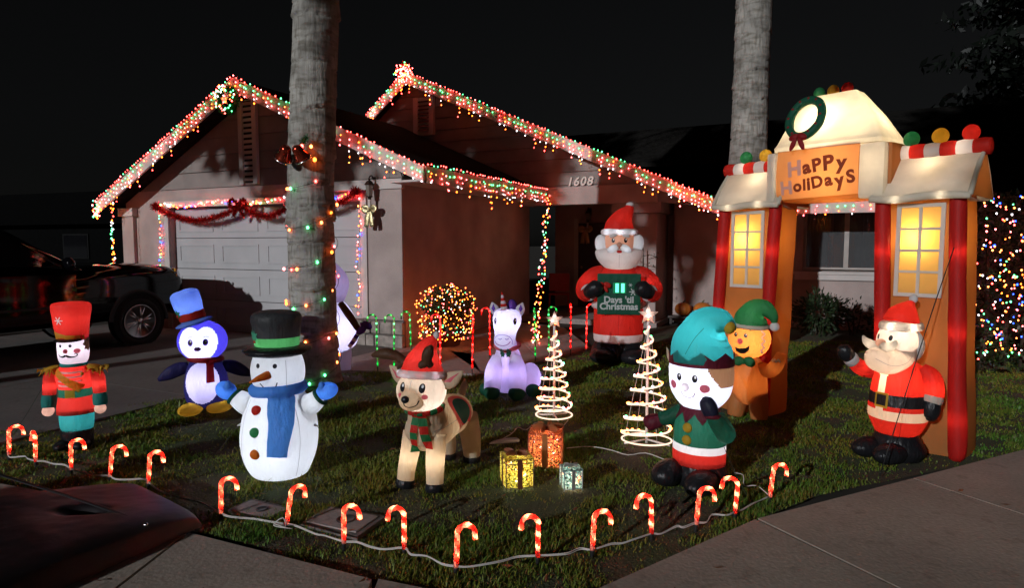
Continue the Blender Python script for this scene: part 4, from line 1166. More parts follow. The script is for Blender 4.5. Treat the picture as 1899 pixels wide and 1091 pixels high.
for s in (-1, 1):
    e_ = F.tube('ear', lav_f, [(s * 0.115, -0.04, 0.88), (s * 0.145, -0.05, 0.94), (s * 0.165, -0.055, 1.0)], [0.045, 0.048, 0.006], hd, flat=0.5, up=(0, 1, 0))
    F.decal('ear_lining', purple_f, [(0, 0.05), (0.022, -0.01), (0.0, -0.045), (-0.022, -0.01)], (s * 0.145, -0.05, 0.945), 0, 0, 0.004, hd)
    F.decal('eye', eye_black, ell(0.017, 0.032, 16, s * 0.088, 0), (0, -0.07, 0.815), s * 8, 0, 0.004, hd)
    F.decal('eye_glint', white_print, ell(0.006, 0.009, 10, s * 0.088 + 0.004, 0.012), (0, -0.07, 0.815), s * 8, 0, 0.008, hd)
    F.stroke('nostril', purple_f, [(s * 0.035 - 0.018, 0.0), (s * 0.035, -0.007), (s * 0.035 + 0.018, 0.002)], 0.006, (0, -0.12, 0.645), 0, 0, 0.004, hd)
F.stroke('mouth', fabric('mouth_print', (0.3, 0.1, 0.25), 0.4), [(-0.085, 0.03), (-0.06, 0.0), (0, -0.012), (0.05, 0.0), (0.078, 0.028)], 0.008, (-0.01, -0.12, 0.585), 0, 0, 0.004, hd)
F.stroke('muzzle_seam', purple_f, [(-0.10, -0.035), (-0.098, 0.02), (-0.06, 0.062), (0, 0.075), (0.055, 0.06), (0.09, 0.02), (0.092, -0.03)], 0.004, (-0.01, -0.12, 0.61), 0, 0, 0.003, hd)
for k in range(7):
    t0, t1 = k / 7, (k + 1) / 7
    p = lambda t: (-0.02 - 0.025 * t, -0.10 - 0.03 * t, 0.905 + 0.21 * t)
    F.tube('horn_stripe', red_f if k % 2 == 0 else lav_f, [p(t0), p((t0 + t1) / 2), p(t1)], [0.040 * (1 - t0) + 0.006, 0.040 * (1 - (t0 + t1) / 2) + 0.007, 0.040 * (1 - t1) + 0.005], hd, 14, 3, amp=0)
for c_, r_ in (((0.045, -0.03, 0.96), 0.055), ((0.05, 0.02, 0.92), 0.06), ((0.03, 0.06, 0.84), 0.06)): F.ball('mane', purple_f, c_, (r_, r_, r_ * 1.3), hd)
bw = F.ball('bow_knot', red_f, (0.0, -0.175, 0.50), 0.018)
for s in (-1, 1):
    F.decal('bow_leaf', dgreen_f, [(s * (x + 0.035), y) for x, y in star(0.040, 0.024, 5)], (0, -0.1, 0.498), 0, 0, 0.006)
    F.decal('bow_leaf', dgreen_f, [(s * (x + 0.03), y - 0.03) for x, y in star(0.032, 0.018, 5)], (0, -0.1, 0.49), 0, 0, 0.008)
F.tube('tail', lav_f, [(0.25, 0.25, 0.15), (0.32, 0.22, 0.2), (0.35, 0.2, 0.17)], [0.02, 0.02, 0.008])
F.lamp((0, -0.09, 0.76), 1.3, (0.56, 0.52, 1.0)); F.lamp((0, -0.01, 0.33), 1.1, (0.60, 0.46, 1.0)); [F.lamp((sx_ * 0.125, -0.15, 0.25), 0.36, (0.60, 0.46, 1.0)) for sx_ in (-1, 1)]; F.lamp((0.25, 0.1, 0.17), 0.45, (0.60, 0.46, 1.0)); F.lamp((-0.19, 0.1, 0.17), 0.32, (0.60, 0.46, 1.0))  # leg and haunch lights added where the main glow does not reach

# --- reindeer
F = Figure('inflatable_reindeer', 'tan inflatable reindeer in red pointed hat with striped scarf on the lawn', 'inflatable', (-0.52, 4.28), -21)
F.tube('body', tan_f, [(0, -0.27, 0.36), (0, -0.22, 0.37), (0, -0.10, 0.375), (0, 0.08, 0.385), (0, 0.26, 0.39), (0, 0.38, 0.385), (0, 0.42, 0.38)], [0.06, 0.115, 0.15, 0.145, 0.14, 0.10, 0.03], n=32, amp=0.008, freq=8)
F.tube('neck', tan_f, [(0, -0.13, 0.40), (0, -0.15, 0.50), (0, -0.17, 0.58)], [0.135, 0.115, 0.09], n=28)
for s in (-1, 1):
    F.tube('leg', tan_f, [(s * 0.085, -0.16, 0.36), (s * 0.095, -0.19, 0.24), (s * 0.105, -0.22, 0.12), (s * 0.108, -0.23, 0.045)], [0.07, 0.064, 0.058, 0.058], n=22)
    F.tube('hoof', black_fab, [(s * 0.108, -0.23, 0.055), (s * 0.110, -0.235, 0.025), (s * 0.112, -0.24, 0.002)], [0.06, 0.062, 0.056], n=22)
    F.tube('leg', tan_f, [(s * 0.085, 0.30, 0.36), (s * 0.10, 0.34, 0.22), (s * 0.10, 0.36, 0.10), (s * 0.10, 0.365, 0.045)], [0.09, 0.075, 0.066, 0.062], n=22)
    F.tube('hoof', black_fab, [(s * 0.10, 0.365, 0.055), (s * 0.10, 0.363, 0.025), (s * 0.10, 0.36, 0.002)], [0.064, 0.066, 0.06], n=22)
F.tube('tail', tan_f, [(0, 0.38, 0.48), (0, 0.44, 0.54), (0, 0.47, 0.60)], [0.03, 0.03, 0.006], flat=0.6)
hd = F.ball('head', tan_f, (0, -0.20, 0.655), (0.165, 0.155, 0.150), amp=0.005)
F.ball('muzzle', tan_f, (0.0, -0.325, 0.615), (0.080, 0.085, 0.066), hd)
F.ball('nose', eye_black, (0, -0.408, 0.64), (0.026, 0.022, 0.024), hd)
F.stroke('mouth', eye_black, [(-0.045, 0.016), (-0.03, -0.006), (0.0, -0.012), (0.035, 0.0), (0.048, 0.026)], 0.006, (0, -0.25, 0.603), 12, 0, 0.003, hd)
for s in (-1, 1):
    F.decal('eye', eye_black, ell(0.019, 0.030, 16, s * 0.068, 0), (0, -0.2, 0.70), 4, 0, 0.004, hd)
    F.decal('eye_glint', white_print, ell(0.007, 0.010, 10, s * 0.068 + 0.004, 0.012), (0, -0.2, 0.70), 4, 0, 0.007, hd)
    F.decal('cheek', pink_p, ell(0.018, 0.017, 14, s * 0.085, 0), (0, -0.2, 0.645), 4, 0, 0.004, hd)
    er = F.tube('ear', tan_f, [(s * 0.13, -0.16, 0.70), (s * 0.20, -0.15, 0.735), (s * 0.275, -0.14, 0.79)], [0.045, 0.052, 0.006], hd, flat=0.45, up=(0, 1, 0))
    F.decal('ear_lining', pink_p, [(s * 0.055, 0.045), (s * 0.012, 0.02), (-s * 0.05, -0.02), (0.0, -0.02)], (s * 0.20, -0.15, 0.738), 0, 0, 0.003, hd)
ring_tube(F, 'hat_trim', white_f, (0, -0.185, 0.760), 0.142, 0.132, 0.026, (0, -8))
F.tube('hat', red_f, [(0, -0.185, 0.765), (0.005, -0.18, 0.84), (0.03, -0.17, 0.93), (0.065, -0.16, 0.985), (0.085, -0.155, 1.005)], [0.146, 0.118, 0.070, 0.035, 0.015], n=30, amp=0.007)
F.ball('pompom', white_f, (0.09, -0.155, 1.015), (0.020, 0.02, 0.028))
F.tube('antler', brown_f, [(-0.10, -0.17, 0.80), (-0.155, -0.18, 0.845), (-0.22, -0.19, 0.875), (-0.30, -0.20, 0.878), (-0.365, -0.205, 0.862)], [0.024, 0.028, 0.036, 0.034, 0.012], amp=0.006)
F.tube('antler', brown_f, [(-0.14, -0.175, 0.83), (-0.18, -0.17, 0.80), (-0.19, -0.165, 0.77)], [0.022, 0.022, 0.01], amp=0.004)
F.tube('antler', brown_f, [(0.10, -0.25, 0.83), (0.085, -0.275, 0.875), (0.10, -0.28, 0.93), (0.12, -0.27, 0.965)], [0.020, 0.034, 0.036, 0.012], amp=0.006)
F.tube('antler', brown_f, [(0.09, -0.265, 0.86), (0.06, -0.29, 0.845), (0.045, -0.30, 0.825)], [0.022, 0.026, 0.012], amp=0.004)
F.decal('saddle', pink_p, ell(0.13, 0.125, 24), (0.06, 0.16, 0.40), 78, 40, 0.004)
F.decal('saddle_cloth', teal_f, ell(0.095, 0.09, 24), (0.06, 0.16, 0.40), 78, 40, 0.008)
for k in range(16):
    a0, a1 = 2 * math.pi * k / 16, 2 * math.pi * (k + 1) / 16
    pp = [(0.118 * math.cos(a), -0.165 + 0.112 * math.sin(a), 0.535 + 0.012 * math.sin(a)) for a in (a0, (a0 + a1) / 2, a1)]
    F.tube('scarf_stripe', red_f if k % 2 else green_f, pp, [0.022] * 3, None, 10, 3, surf=False)
for x0, x1, z1, nn in ((-0.01, -0.04, 0.25, 6), (0.02, 0.075, 0.29, 5)):
    for k in range(nn):
        t0, t1 = k / nn, (k + 1) / nn
        xa, xb = x0 + (x1 - x0) * t0, x0 + (x1 - x0) * t1
        za, zb = 0.54 + (z1 - 0.54) * t0, 0.54 + (z1 - 0.54) * t1
        q = [(xa - 0.026, za), (xa + 0.026, za), (xb + 0.027, zb), (xb - 0.027, zb)]
        F.decal('scarf_stripe', red_f if k % 2 == 0 else green_f, [(x, z - 0.4) for x, z in q], (0, -0.1, 0.4), 4, 0, 0.014 if x0 < 0 else 0.020, None, 2)
F.lamp((0.03, -0.18, 0.61), 0.95, COOL); F.lamp((0, 0.05, 0.37), 0.30, (1, 0.9, 0.75)); F.lamp((0.01, -0.18, 0.84), 0.35, COOL); F.lamp((0, -0.33, 0.615), 0.16, COOL); [F.lamp((0.142 * math.cos(a_), -0.185 + 0.132 * math.sin(a_), 0.76 + 0.0186 * -math.sin(a_)), 0.022, COOL, 0.008) for a_ in (-2.6, -1.9, -1.2, -0.5)]  # tiny lights in the hat trim are added to brighten it
[F.lamp((sx_ * 0.097, -0.195, 0.20), 0.16, (1, 0.9, 0.75)) for sx_ in (-1, 1)]  # leg lights added to lift the dull legs

seam(F, (0, -0.2, 0.70), 0, [(0, -0.01), (0, 0.02), (0, 0.045)], hd); seam(F, (0, -0.05, 0.36), 75, [(-0.15, 0.04), (0, 0.05), (0.2, 0.055), (0.38, 0.03)]); seam(F, (0, -0.15, 0.5), 30, [(0, -0.08), (0.0, 0.0)])
# --- large bearded figure with the countdown sign
F = Figure('inflatable_gift_bringer', 'tall inflatable bearded man in red coat and hat holding a green countdown sign', 'inflatable', (1.47, 8.75), -9)
F.loft('boot', black_fab, [(0, 0, 0.0, 0.34, 0.25), (0, 0, 0.06, 0.375, 0.28), (0, 0, 0.18, 0.36, 0.26), (0, 0, 0.27, 0.31, 0.24), (0, 0, 0.34, 0.28, 0.22)])
for s in (-1, 1): F.ball('shoe', black_fab, (s * 0.20, -0.22, 0.10), (0.19, 0.24, 0.11))
F.bands([(0, 0, 0.27, 0.32, 0.26), (0, 0, 0.31, 0.335, 0.275), (0, 0, 0.55, 0.342, 0.285), (0, 0, 0.80, 0.335, 0.275), (0, 0, 1.0, 0.345, 0.275), (0, 0, 1.15, 0.325, 0.255), (0, 0, 1.28, 0.23, 0.20), (0, 0, 1.34, 0.12, 0.12)], [('hem', white_f, 0.27, 0.385), ('coat', red_f, 0.385, 0.735), ('coat_trim', white_f, 0.735, 0.83), ('coat', red_f, 0.83, 1.4)], amp=0.01, freq=5)
F.tube('coat_roll', white_f, [(-0.33, -0.06, 0.78), (-0.22, -0.22, 0.78), (0, -0.285, 0.78), (0.22, -0.22, 0.78), (0.34, -0.05, 0.80)], [0.05, 0.052, 0.052, 0.052, 0.05])
for s in (-1, 1):
    F.tube('arm', red_f, [(s * 0.20, 0.0, 1.24), (s * 0.34, -0.03, 1.16), (s * 0.45, -0.10, 1.03), (s * 0.44, -0.20, 0.95), (s * 0.38, -0.27, 0.96)], [0.10, 0.135, 0.13, 0.115, 0.10], amp=0.008)
    c_ = ring_tube(F, 'cuff', white_f, (0, 0, 0), 0.095, 0.095, 0.022, n=18, nn=8, surf=False)
    c_.location = (s * 0.395, -0.27, 0.965); c_.rotation_euler = (rad(90), rad(s * 25), 0)
    F.tube('mitten', black_fab, [(s * 0.40, -0.27, 0.97), (s * 0.345, -0.34, 1.0), (s * 0.27, -0.36, 1.06), (s * 0.23, -0.37, 1.10)], [0.09, 0.105, 0.10, 0.03])
sg = box('sign', -0.285, 0.285, -0.345, -0.305, 0.675, 1.225, dgreen_f, F.root, 0.018)
led = emit('countdown_led', (0.10, 1.0, 0.45), 2.2)
box('screen', -0.075, 0.095, -0.3495, -0.346, 0.965, 1.105, emit('countdown_glow', (0.03, 0.40, 0.16), 0.35), sg)
for x in (-0.045, 0.03): box('led_digit', x, x + 0.042, -0.3545, -0.350, 0.975, 1.095, led, sg)
for body, z, sz in (("Days 'til", 0.875, 0.122), ('Christmas', 0.785, 0.122)):
    V, Fc = text_geo(body, sz, 0.004)
    V = np.stack([V[:, 0] + 0.0, np.full(len(V), -0.3475), V[:, 1] + z], 1)
    stuff(mesh_obj('lettering', V, Fc, solid('grey_print', (0.42, 0.46, 0.44), 0.6), sg, False))
def flake(x, z, r):
    V, Fc = [], []
    for a in range(6):
        c_, s_ = math.cos(rad(a * 60)), math.sin(rad(a * 60)); w_ = r * 0.11
        o = len(V)
        V += [(x - s_ * w_, -0.348, z + c_ * w_), (x + s_ * w_, -0.348, z - c_ * w_), (x + c_ * r + s_ * w_, -0.348, z + s_ * r - c_ * w_), (x + c_ * r - s_ * w_, -0.348, z + s_ * r + c_ * w_)]
        Fc.append((o, o + 1, o + 2, o + 3))
    mesh_obj('snowflake', V, Fc, solid('grey_print', (0.42, 0.46, 0.44), 0.6), sg, False)
flake(0.185, 0.985, 0.052); flake(0.15, 1.075, 0.025)
for s in (-1, 1):
    F.ball('bow_loop', red_f, (-0.20 + s * 0.05, -0.37, 1.075), (0.055, 0.02, 0.035), rot=(0, s * 25, 0), surf=False)
    F.ball('bow_tail', red_f, (-0.20 + s * 0.03, -0.365, 1.02), (0.022, 0.012, 0.05), rot=(0, s * -25, 0), surf=False)
F.ball('head', skin_f, (0, -0.04, 1.62), (0.215, 0.20, 0.23))
for s in (-1, 1): F.ball('side_hair', white_f, (s * 0.225, -0.02, 1.60), (0.10, 0.13, 0.15), rot=(0, s * 18, 0))
F.loft('beard', white_f, [(0, -0.10, 1.255, 0.08, 0.06), (0, -0.11, 1.30, 0.20, 0.14), (0, -0.11, 1.40, 0.295, 0.19), (0, -0.09, 1.48, 0.325, 0.20), (0, -0.07, 1.53, 0.315, 0.185), (0, -0.05, 1.56, 0.26, 0.15)], amp=0.012, freq=5)
for s in (-1, 1):
    F.ball('moustache', white_f, (s * 0.085, -0.262, 1.555), (0.085, 0.045, 0.048), rot=(0, s * 30, 0))
    F.decal('eye', eye_black, ell(0.022, 0.032, 16, s * 0.082, 0), (0, -0.04, 1.665), 0, 0, 0.005)
    F.decal('eye_glint', white_print, ell(0.008, 0.011, 10, s * 0.082 + 0.006, 0.012), (0, -0.04, 1.665), 0, 0, 0.009)
    F.ball('eyebrow', white_f, (s * 0.085, -0.225, 1.725), (0.052, 0.02, 0.022), rot=(0, s * 14, 0))
F.ball('nose', skin_f, (0, -0.27, 1.605), (0.038, 0.045, 0.034))
F.ball('mouth', red_f, (0, -0.29, 1.515), (0.035, 0.012, 0.02), surf=False)
F.loft('hat_trim', white_f, [(0, -0.01, 1.735, 0.215, 0.20), (0, -0.01, 1.755, 0.248, 0.235), (0, -0.01, 1.80, 0.25, 0.237), (0, -0.01, 1.825, 0.215, 0.205)], amp=0.008)
F.tube('hat', red_f, [(0, -0.01, 1.80), (0.01, -0.01, 1.88), (0.05, -0.01, 1.98), (0.115, -0.01, 2.08), (0.135, -0.01, 2.13), (0.138, -0.01, 2.14)], [0.222, 0.195, 0.14, 0.075, 0.05, 0.01], n=30, amp=0.008)
F.ball('pompom', white_f, (0.138, -0.01, 2.15), (0.055, 0.05, 0.036))
F.lamp((0, -0.2, 1.78), 0.10, COOL, 0.01); [F.lamp((s_ * 0.15, -0.15, 1.78), 0.06, COOL, 0.01) for s_ in (-1, 1)]; [F.lamp((s_ * 0.09, -0.268, 1.553), 0.025, COOL, 0.01) for s_ in (-1, 1)]; [F.lamp((s_ * 0.25, -0.04, 1.60), 0.08, COOL, 0.01) for s_ in (-1, 1)]; [F.lamp((s_ * 0.42, -0.1, 1.05), 0.25, (1, 0.6, 0.55), 0.02) for s_ in (-1, 1)]; F.lamp((0, -0.05, 1.70), 0.4, (1, 0.72, 0.6)); F.lamp((0, -0.1, 1.40), 0.55, (1, 0.85, 0.8)); F.lamp((0, 0, 0.55), 0.8, (1, 0.6, 0.55)); F.lamp((0.04, 0, 1.9), 0.3, (1, 0.7, 0.6)); F.lamp((0, 0, 1.05), 0.5, (1, 0.6, 0.55))  # trim, moustache, side hair, arm and beard lights are added fill

seam(F, (0, 0, 0.56), 0, [(0, -0.16), (0, 0), (0, 0.15)], mat=dred_f); seam(F, (0, -0.1, 1.4), 0, [(0, -0.1), (0, 0.0), (0, 0.08)])
# --- elf
F = Figure('inflatable_elf', 'inflatable elf with glowing white face and curled teal hat, hand at cheek', 'inflatable', (1.26, 4.19), -42)
F.loft('legs', black_fab, [(0, 0, 0.0, 0.17, 0.15), (0, 0, 0.06, 0.20, 0.17), (0, 0, 0.12, 0.185, 0.16), (0, 0, 0.18, 0.16, 0.14)])
F.ball('shoe', black_fab, (-0.13, -0.17, 0.085), (0.10, 0.15, 0.085), amp=0.01)
F.ball('shoe', black_fab, (0.11, -0.20, 0.08), (0.095, 0.15, 0.08), amp=0.01)
F.bands([(0, 0, 0.135, 0.165, 0.145), (0, 0, 0.16, 0.178, 0.16), (0, 0, 0.28, 0.176, 0.158), (0, 0, 0.40, 0.168, 0.15), (0, 0, 0.49, 0.135, 0.125), (0, 0, 0.54, 0.08, 0.08)], [('hem', red_f, 0.13, 0.235), ('tunic_trim', white_f, 0.235, 0.285), ('tunic', dgreen_f, 0.285, 0.6)], amp=0.006)
hd = F.split_loft('face', white_f, 'hair', fabric('elf_hair_nylon', (0.24, 0.11, 0.045), 0.5), lambda x, y, z: z > 0.69 and 0.62 + max(0, 0.83 - z) ** 1.5 * 9.0 < math.atan2(x, -y) < 2.6, [(0, 0, 0.495, 0.06, 0.06), (0, 0, 0.53, 0.125, 0.115), (0, 0, 0.61, 0.188, 0.172), (0, 0, 0.71, 0.212, 0.19), (0, 0, 0.81, 0.210, 0.188), (0, 0, 0.87, 0.185, 0.17), (0, 0, 0.89, 0.10, 0.10)])
F.zigzag('collar', burg_f, (0, 0), 0.115, 0.108, 0.535, 0.435, 0.495, 9, 1.45)
F.zigzag('hat_trim', burg_f, (0, 0), 0.214, 0.195, 0.815, 0.915, 0.865, 8, 1.0)
F.tube('hat', teal_f, [(0, 0, 0.835), (0.0, 0, 0.90), (0.01, 0, 0.99), (0.05, 0, 1.07), (0.12, 0, 1.105), (0.18, 0, 1.08), (0.205, 0, 1.045)], [0.208, 0.204, 0.178, 0.135, 0.092, 0.055, 0.03], n=34, amp=0.012, freq=9)
F.ball('bell', gold_f, (0.20, -0.03, 1.075), (0.036, 0.036, 0.042))
er = F.tube('ear', tan_f, [(-0.19, 0.0, 0.79), (-0.225, -0.01, 0.83), (-0.245, -0.02, 0.90)], [0.035, 0.034, 0.004], hd, flat=0.5)
for sx in (-0.062, 0.048):
    F.decal('eye', eye_black, ell(0.018, 0.025, 16, sx, 0), (0, 0, 0.745), 0, 0, 0.004, hd)
    F.decal('eye_glint', white_print, ell(0.006, 0.009, 10, sx + 0.005, 0.01), (0, 0, 0.745), 0, 0, 0.008, hd)
F.ball('nose', pale_skin, (-0.012, -0.20, 0.685), (0.026, 0.026, 0.028), hd)
for sx in (-0.115, 0.105): F.decal('cheek', pink_p, ell(0.029, 0.028, 16, sx, 0), (0, 0, 0.685), 0, 0, 0.004, hd)
F.stroke('mouth', solid('mouth_line', (0.12, 0.05, 0.06), 0.6), [(-0.05, 0.02), (-0.035, -0.01), (0, -0.02), (0.035, -0.008), (0.05, 0.02)], 0.005, (0, 0, 0.635), 0, 0, 0.004, hd)
for z in (0.405, 0.325): button(F, 'button', gold_f, -0.015, 0, (0, 0, z), 0, 0, 0.033, 0.6)
F.tube('arm', dgreen_f, [(0.12, -0.01, 0.47), (0.20, -0.06, 0.40), (0.225, -0.13, 0.42), (0.20, -0.19, 0.50), (0.185, -0.21, 0.53)], [0.06, 0.065, 0.06, 0.052, 0.045])
ring_tube(F, 'cuff', burg_f, (0.182, -0.212, 0.535), 0.042, 0.042, 0.014, n=14, nn=8)
F.tube('mitten', fabric('dark_navy_nylon', (0.012, 0.012, 0.03), 0.2), [(0.18, -0.215, 0.53), (0.165, -0.225, 0.585), (0.145, -0.23, 0.63), (0.135, -0.232, 0.65)], [0.045, 0.052, 0.04, 0.012])
F.tube('arm', dgreen_f, [(-0.12, -0.01, 0.47), (-0.20, -0.03, 0.425), (-0.265, -0.06, 0.40)], [0.06, 0.055, 0.048])
F.tube('mitten', burg_f, [(-0.255, -0.055, 0.40), (-0.31, -0.08, 0.375), (-0.345, -0.09, 0.355), (-0.36, -0.095, 0.345)], [0.045, 0.055, 0.05, 0.015])
F.lamp((0, -0.03, 0.71), 1.9, (0.72, 0.74, 1.0)); F.lamp((0.02, 0, 0.98), 1.3, (0.72, 0.8, 1.0)); F.lamp((0, 0, 0.40), 0.8, (0.8, 0.85, 1.0)); F.lamp((0.215, -0.1, 0.41), 0.12, (0.8, 0.85, 1.0)); F.lamp((0, 0, 0.22), 0.4, (1, 0.8, 0.75)); F.lamp((-0.012, -0.212, 0.685), 0.012, COOL, 0.006)  # nose and arm lights are added fill

seam(F, (0, 0, 0.4), 48, [(0, -0.1), (0, 0), (0, 0.08)], mat=dgreen_f); seam(F, (0, 0, 1.0), 10, [(-0.05, -0.1), (0.0, 0.0), (0.05, 0.07)], mat=dgreen_f)
tube('tether', [(0.18, -0.03, 0.30), (0.30, -0.10, 0.15), (0.42, -0.16, 0.02)], 0.0018, cord_dark, F.root, 5, 2)
# --- gingerbread figure at the arch
F = Figure('inflatable_gingerbread_man', 'orange inflatable gingerbread man in green stocking cap leaning on the archway post', 'inflatable', (2.20, 5.82), -40)
for s in (-1, 1): F.tube('leg', cookie_f, [(s * 0.08, 0, 0.24), (s * 0.10, -0.02, 0.12), (s * 0.11, -0.03, 0.01)], [0.085, 0.085, 0.075])
F.loft('body', cookie_f, [(0, 0, 0.14, 0.10, 0.09), (0, 0, 0.2, 0.155, 0.125), (0, 0, 0.34, 0.165, 0.13), (0, 0, 0.48, 0.135, 0.11), (0, 0, 0.58, 0.07, 0.07)])
F.tube('arm', cookie_f, [(0.10, 0, 0.47), (0.20, -0.03, 0.47), (0.27, -0.05, 0.56), (0.29, -0.05, 0.64)], [0.065, 0.062, 0.058, 0.04])
F.tube('arm', cookie_f, [(-0.10, 0, 0.47), (-0.19, -0.04, 0.43), (-0.25, -0.07, 0.38)], [0.065, 0.06, 0.045])
hd = F.ball('head', cookie_f, (0, -0.03, 0.745), (0.19, 0.155, 0.185))
icing = solid('icing_print', (0.72, 0.68, 0.62), 0.6)
F.stroke('icing', icing, [(0.09 + 0.014 * (-1) ** k, 0.12 - k * 0.03) for k in range(9)], 0.012, (0, -0.03, 0.745), 30, 0, 0.004, hd)
F.stroke('icing', icing, [(-0.05 + k * 0.016, 0.012 * (-1) ** k) for k in range(6)], 0.014, (0.27, -0.05, 0.58), 0, 0, 0.004)
for sx in (-0.075, 0.02): F.decal('eye', eye_black, ell(0.016, 0.019, 14, sx, 0), (0, -0.03, 0.79), 0, 0, 0.004, hd); F.decal('eye_glint', white_print, ell(0.006, 0.007, 8, sx + 0.005, 0.007), (0, -0.03, 0.79), 0, 0, 0.008, hd)
F.decal('nose', pink_p, ell(0.026, 0.027, 16, -0.03, 0), (0, -0.03, 0.735), 0, 0, 0.004, hd)
F.decal('mouth', eye_black, [(-0.085, 0.01), (-0.04, 0.0), (0.02, 0.012), (0.055, 0.035), (0.045, -0.01), (0.01, -0.042), (-0.045, -0.05), (-0.078, -0.03)], (0, -0.03, 0.665), 0, 0, 0.004, hd)
F.stroke('eyebrow', green_f, [(-0.09, 0.0), (-0.07, 0.016), (-0.045, 0.02)], 0.008, (0, -0.03, 0.83), 0, 0, 0.004, hd); F.stroke('eyebrow', green_f, [(0.01, 0.02), (0.04, 0.016), (0.06, 0.0)], 0.008, (0, -0.03, 0.83), 0, 0, 0.004, hd)
ring_tube(F, 'hat_trim', cream_f, (0, -0.025, 0.865), 0.15, 0.13, 0.022, (-4, 0))
F.tube('hat', green_f, [(0, -0.02, 0.86), (0.01, -0.02, 0.93), (0.06, -0.02, 1.01), (0.14, -0.02, 1.02), (0.20, -0.02, 0.96), (0.215, -0.02, 0.90)], [0.158, 0.145, 0.11, 0.075, 0.045, 0.02], n=26, amp=0.008)
F.ball('pompom', white_f, (0.218, -0.02, 0.87), 0.042)
for s in (-1, 1): F.ball('bow_loop', green_f, (-0.01 + s * 0.05, -0.13, 0.545), (0.055, 0.025, 0.042), rot=(0, s * 20, 0), amp=0.01, surf=False)
F.ball('bow_knot', green_f, (-0.01, -0.145, 0.545), 0.024, surf=False)
F.lamp((0.02, -0.03, 0.74), 2.6, WARMC); F.lamp((0, 0, 0.33), 0.5, WARMC); F.lamp((0.24, -0.04, 0.52), 0.08, WARMC, 0.01); F.lamp((0.03, -0.02, 0.95), 0.3, (1, 0.9, 0.7))  # small arm light is added fill

# --- small bearded figure waving at the arch
F = Figure('inflatable_gift_bringer', 'small inflatable bearded man in red suit waving in front of the archway post', 'inflatable', (2.90, 4.70), -70)
F.root.scale = (0.92, 0.92, 1.0)
F.loft('boot', black_fab, [(0, 0.02, 0.0, 0.17, 0.17), (0, 0.02, 0.07, 0.20, 0.20), (0, 0, 0.15, 0.17, 0.17), (0, 0, 0.22, 0.13, 0.13)])
for s in (-1, 1): F.ball('shoe', black_fab, (s * 0.10, -0.19, 0.075), (0.095, 0.16, 0.078))
cs = F.bands([(0, 0, 0.18, 0.13, 0.13), (0, 0, 0.21, 0.165, 0.165), (0, 0, 0.30, 0.212, 0.205), (0, 0, 0.36, 0.222, 0.215), (0, 0, 0.45, 0.216, 0.208), (0, 0, 0.55, 0.204, 0.195), (0, 0, 0.65, 0.185, 0.175), (0, 0, 0.715, 0.15, 0.145), (0, 0, 0.75, 0.07, 0.07)], [('coat_skirt', red_f, 0.18, 0.315), ('coat_trim', cream_f, 0.315, 0.385), ('coat', red_f, 0.385, 0.42), ('belt', black_fab, 0.42, 0.505), ('coat', red_f, 0.505, 0.8)], n=120, amp=0.006, freq=7)
for o_ in (cs[2], cs[4]): F.carve(o_, lambda x, y, z: y < 0 and abs(x) < 0.034, 'placket', cream_f)
for a, b, w_, h_ in ((-0.048, 0, 0.016, 0.11), (0.048, 0, 0.016, 0.11), (0, 0.047, 0.08, 0.016), (0, -0.047, 0.08, 0.016)):
    F.decal('buckle', gold_f, [(a - w_ / 2, b - h_ / 2), (a + w_ / 2, b - h_ / 2), (a + w_ / 2, b + h_ / 2), (a - w_ / 2, b + h_ / 2)], (0, 0, 0.462), 4, 0, 0.008, None, 2)
F.tube('arm', red_f, [(0.14, 0.05, 0.70), (0.20, 0.08, 0.64), (0.225, 0.09, 0.55), (0.225, 0.08, 0.49)], [0.05, 0.075, 0.075, 0.068])
F.tube('cuff', cream_f, [(0.225, 0.083, 0.515), (0.225, 0.078, 0.49), (0.224, 0.07, 0.462)], [0.073, 0.076, 0.072])
F.tube('mitten', black_fab, [(0.223, 0.075, 0.475), (0.225, 0.065, 0.41), (0.225, 0.05, 0.355), (0.225, 0.04, 0.335)], [0.066, 0.068, 0.05, 0.012])
F.tube('arm', red_f, [(-0.15, -0.05, 0.64), (-0.20, -0.18, 0.66), (-0.205, -0.28, 0.72)], [0.065, 0.062, 0.052])
F.tube('cuff', white_f, [(-0.205, -0.275, 0.715), (-0.208, -0.30, 0.74), (-0.21, -0.315, 0.758)], [0.054, 0.058, 0.055])
F.tube('mitten', black_fab, [(-0.21, -0.31, 0.75), (-0.215, -0.355, 0.79), (-0.215, -0.38, 0.83), (-0.215, -0.385, 0.845)], [0.052, 0.06, 0.045, 0.012])
hd = F.ball('head', pale_skin, (0, -0.045, 0.89), (0.145, 0.155, 0.155))
F.ball('hair', white_f, (0, 0.075, 0.855), (0.135, 0.085, 0.135))
F.tube('beard', cream_f, [(0.0, 0.08, 0.84), (0.0, -0.06, 0.775), (0.0, -0.20, 0.755), (0.0, -0.29, 0.80), (0, -0.315, 0.83)], [0.10, 0.15, 0.14, 0.085, 0.02], n=26, flat=0.72, amp=0.01, freq=7)
for s in (-1, 1):
    F.tube('moustache', cream_f, [(s * 0.01, -0.225, 0.865), (s * 0.07, -0.235, 0.86), (s * 0.125, -0.24, 0.885), (s * 0.15, -0.245, 0.92)], [0.03, 0.036, 0.028, 0.008], hd)
    F.decal('eye', eye_black, ell(0.014, 0.021, 14, s * 0.055, 0), (0, -0.04, 0.925), 0, 0, 0.004, hd)
    F.stroke('eyebrow', white_print, [(s * 0.035, 0.0), (s * 0.055, 0.012), (s * 0.08, 0.006)], 0.012, (0, -0.04, 0.965), 0, 0, 0.005, hd)
F.ball('nose', skin_f, (0, -0.225, 0.885), (0.034, 0.042, 0.03), hd)
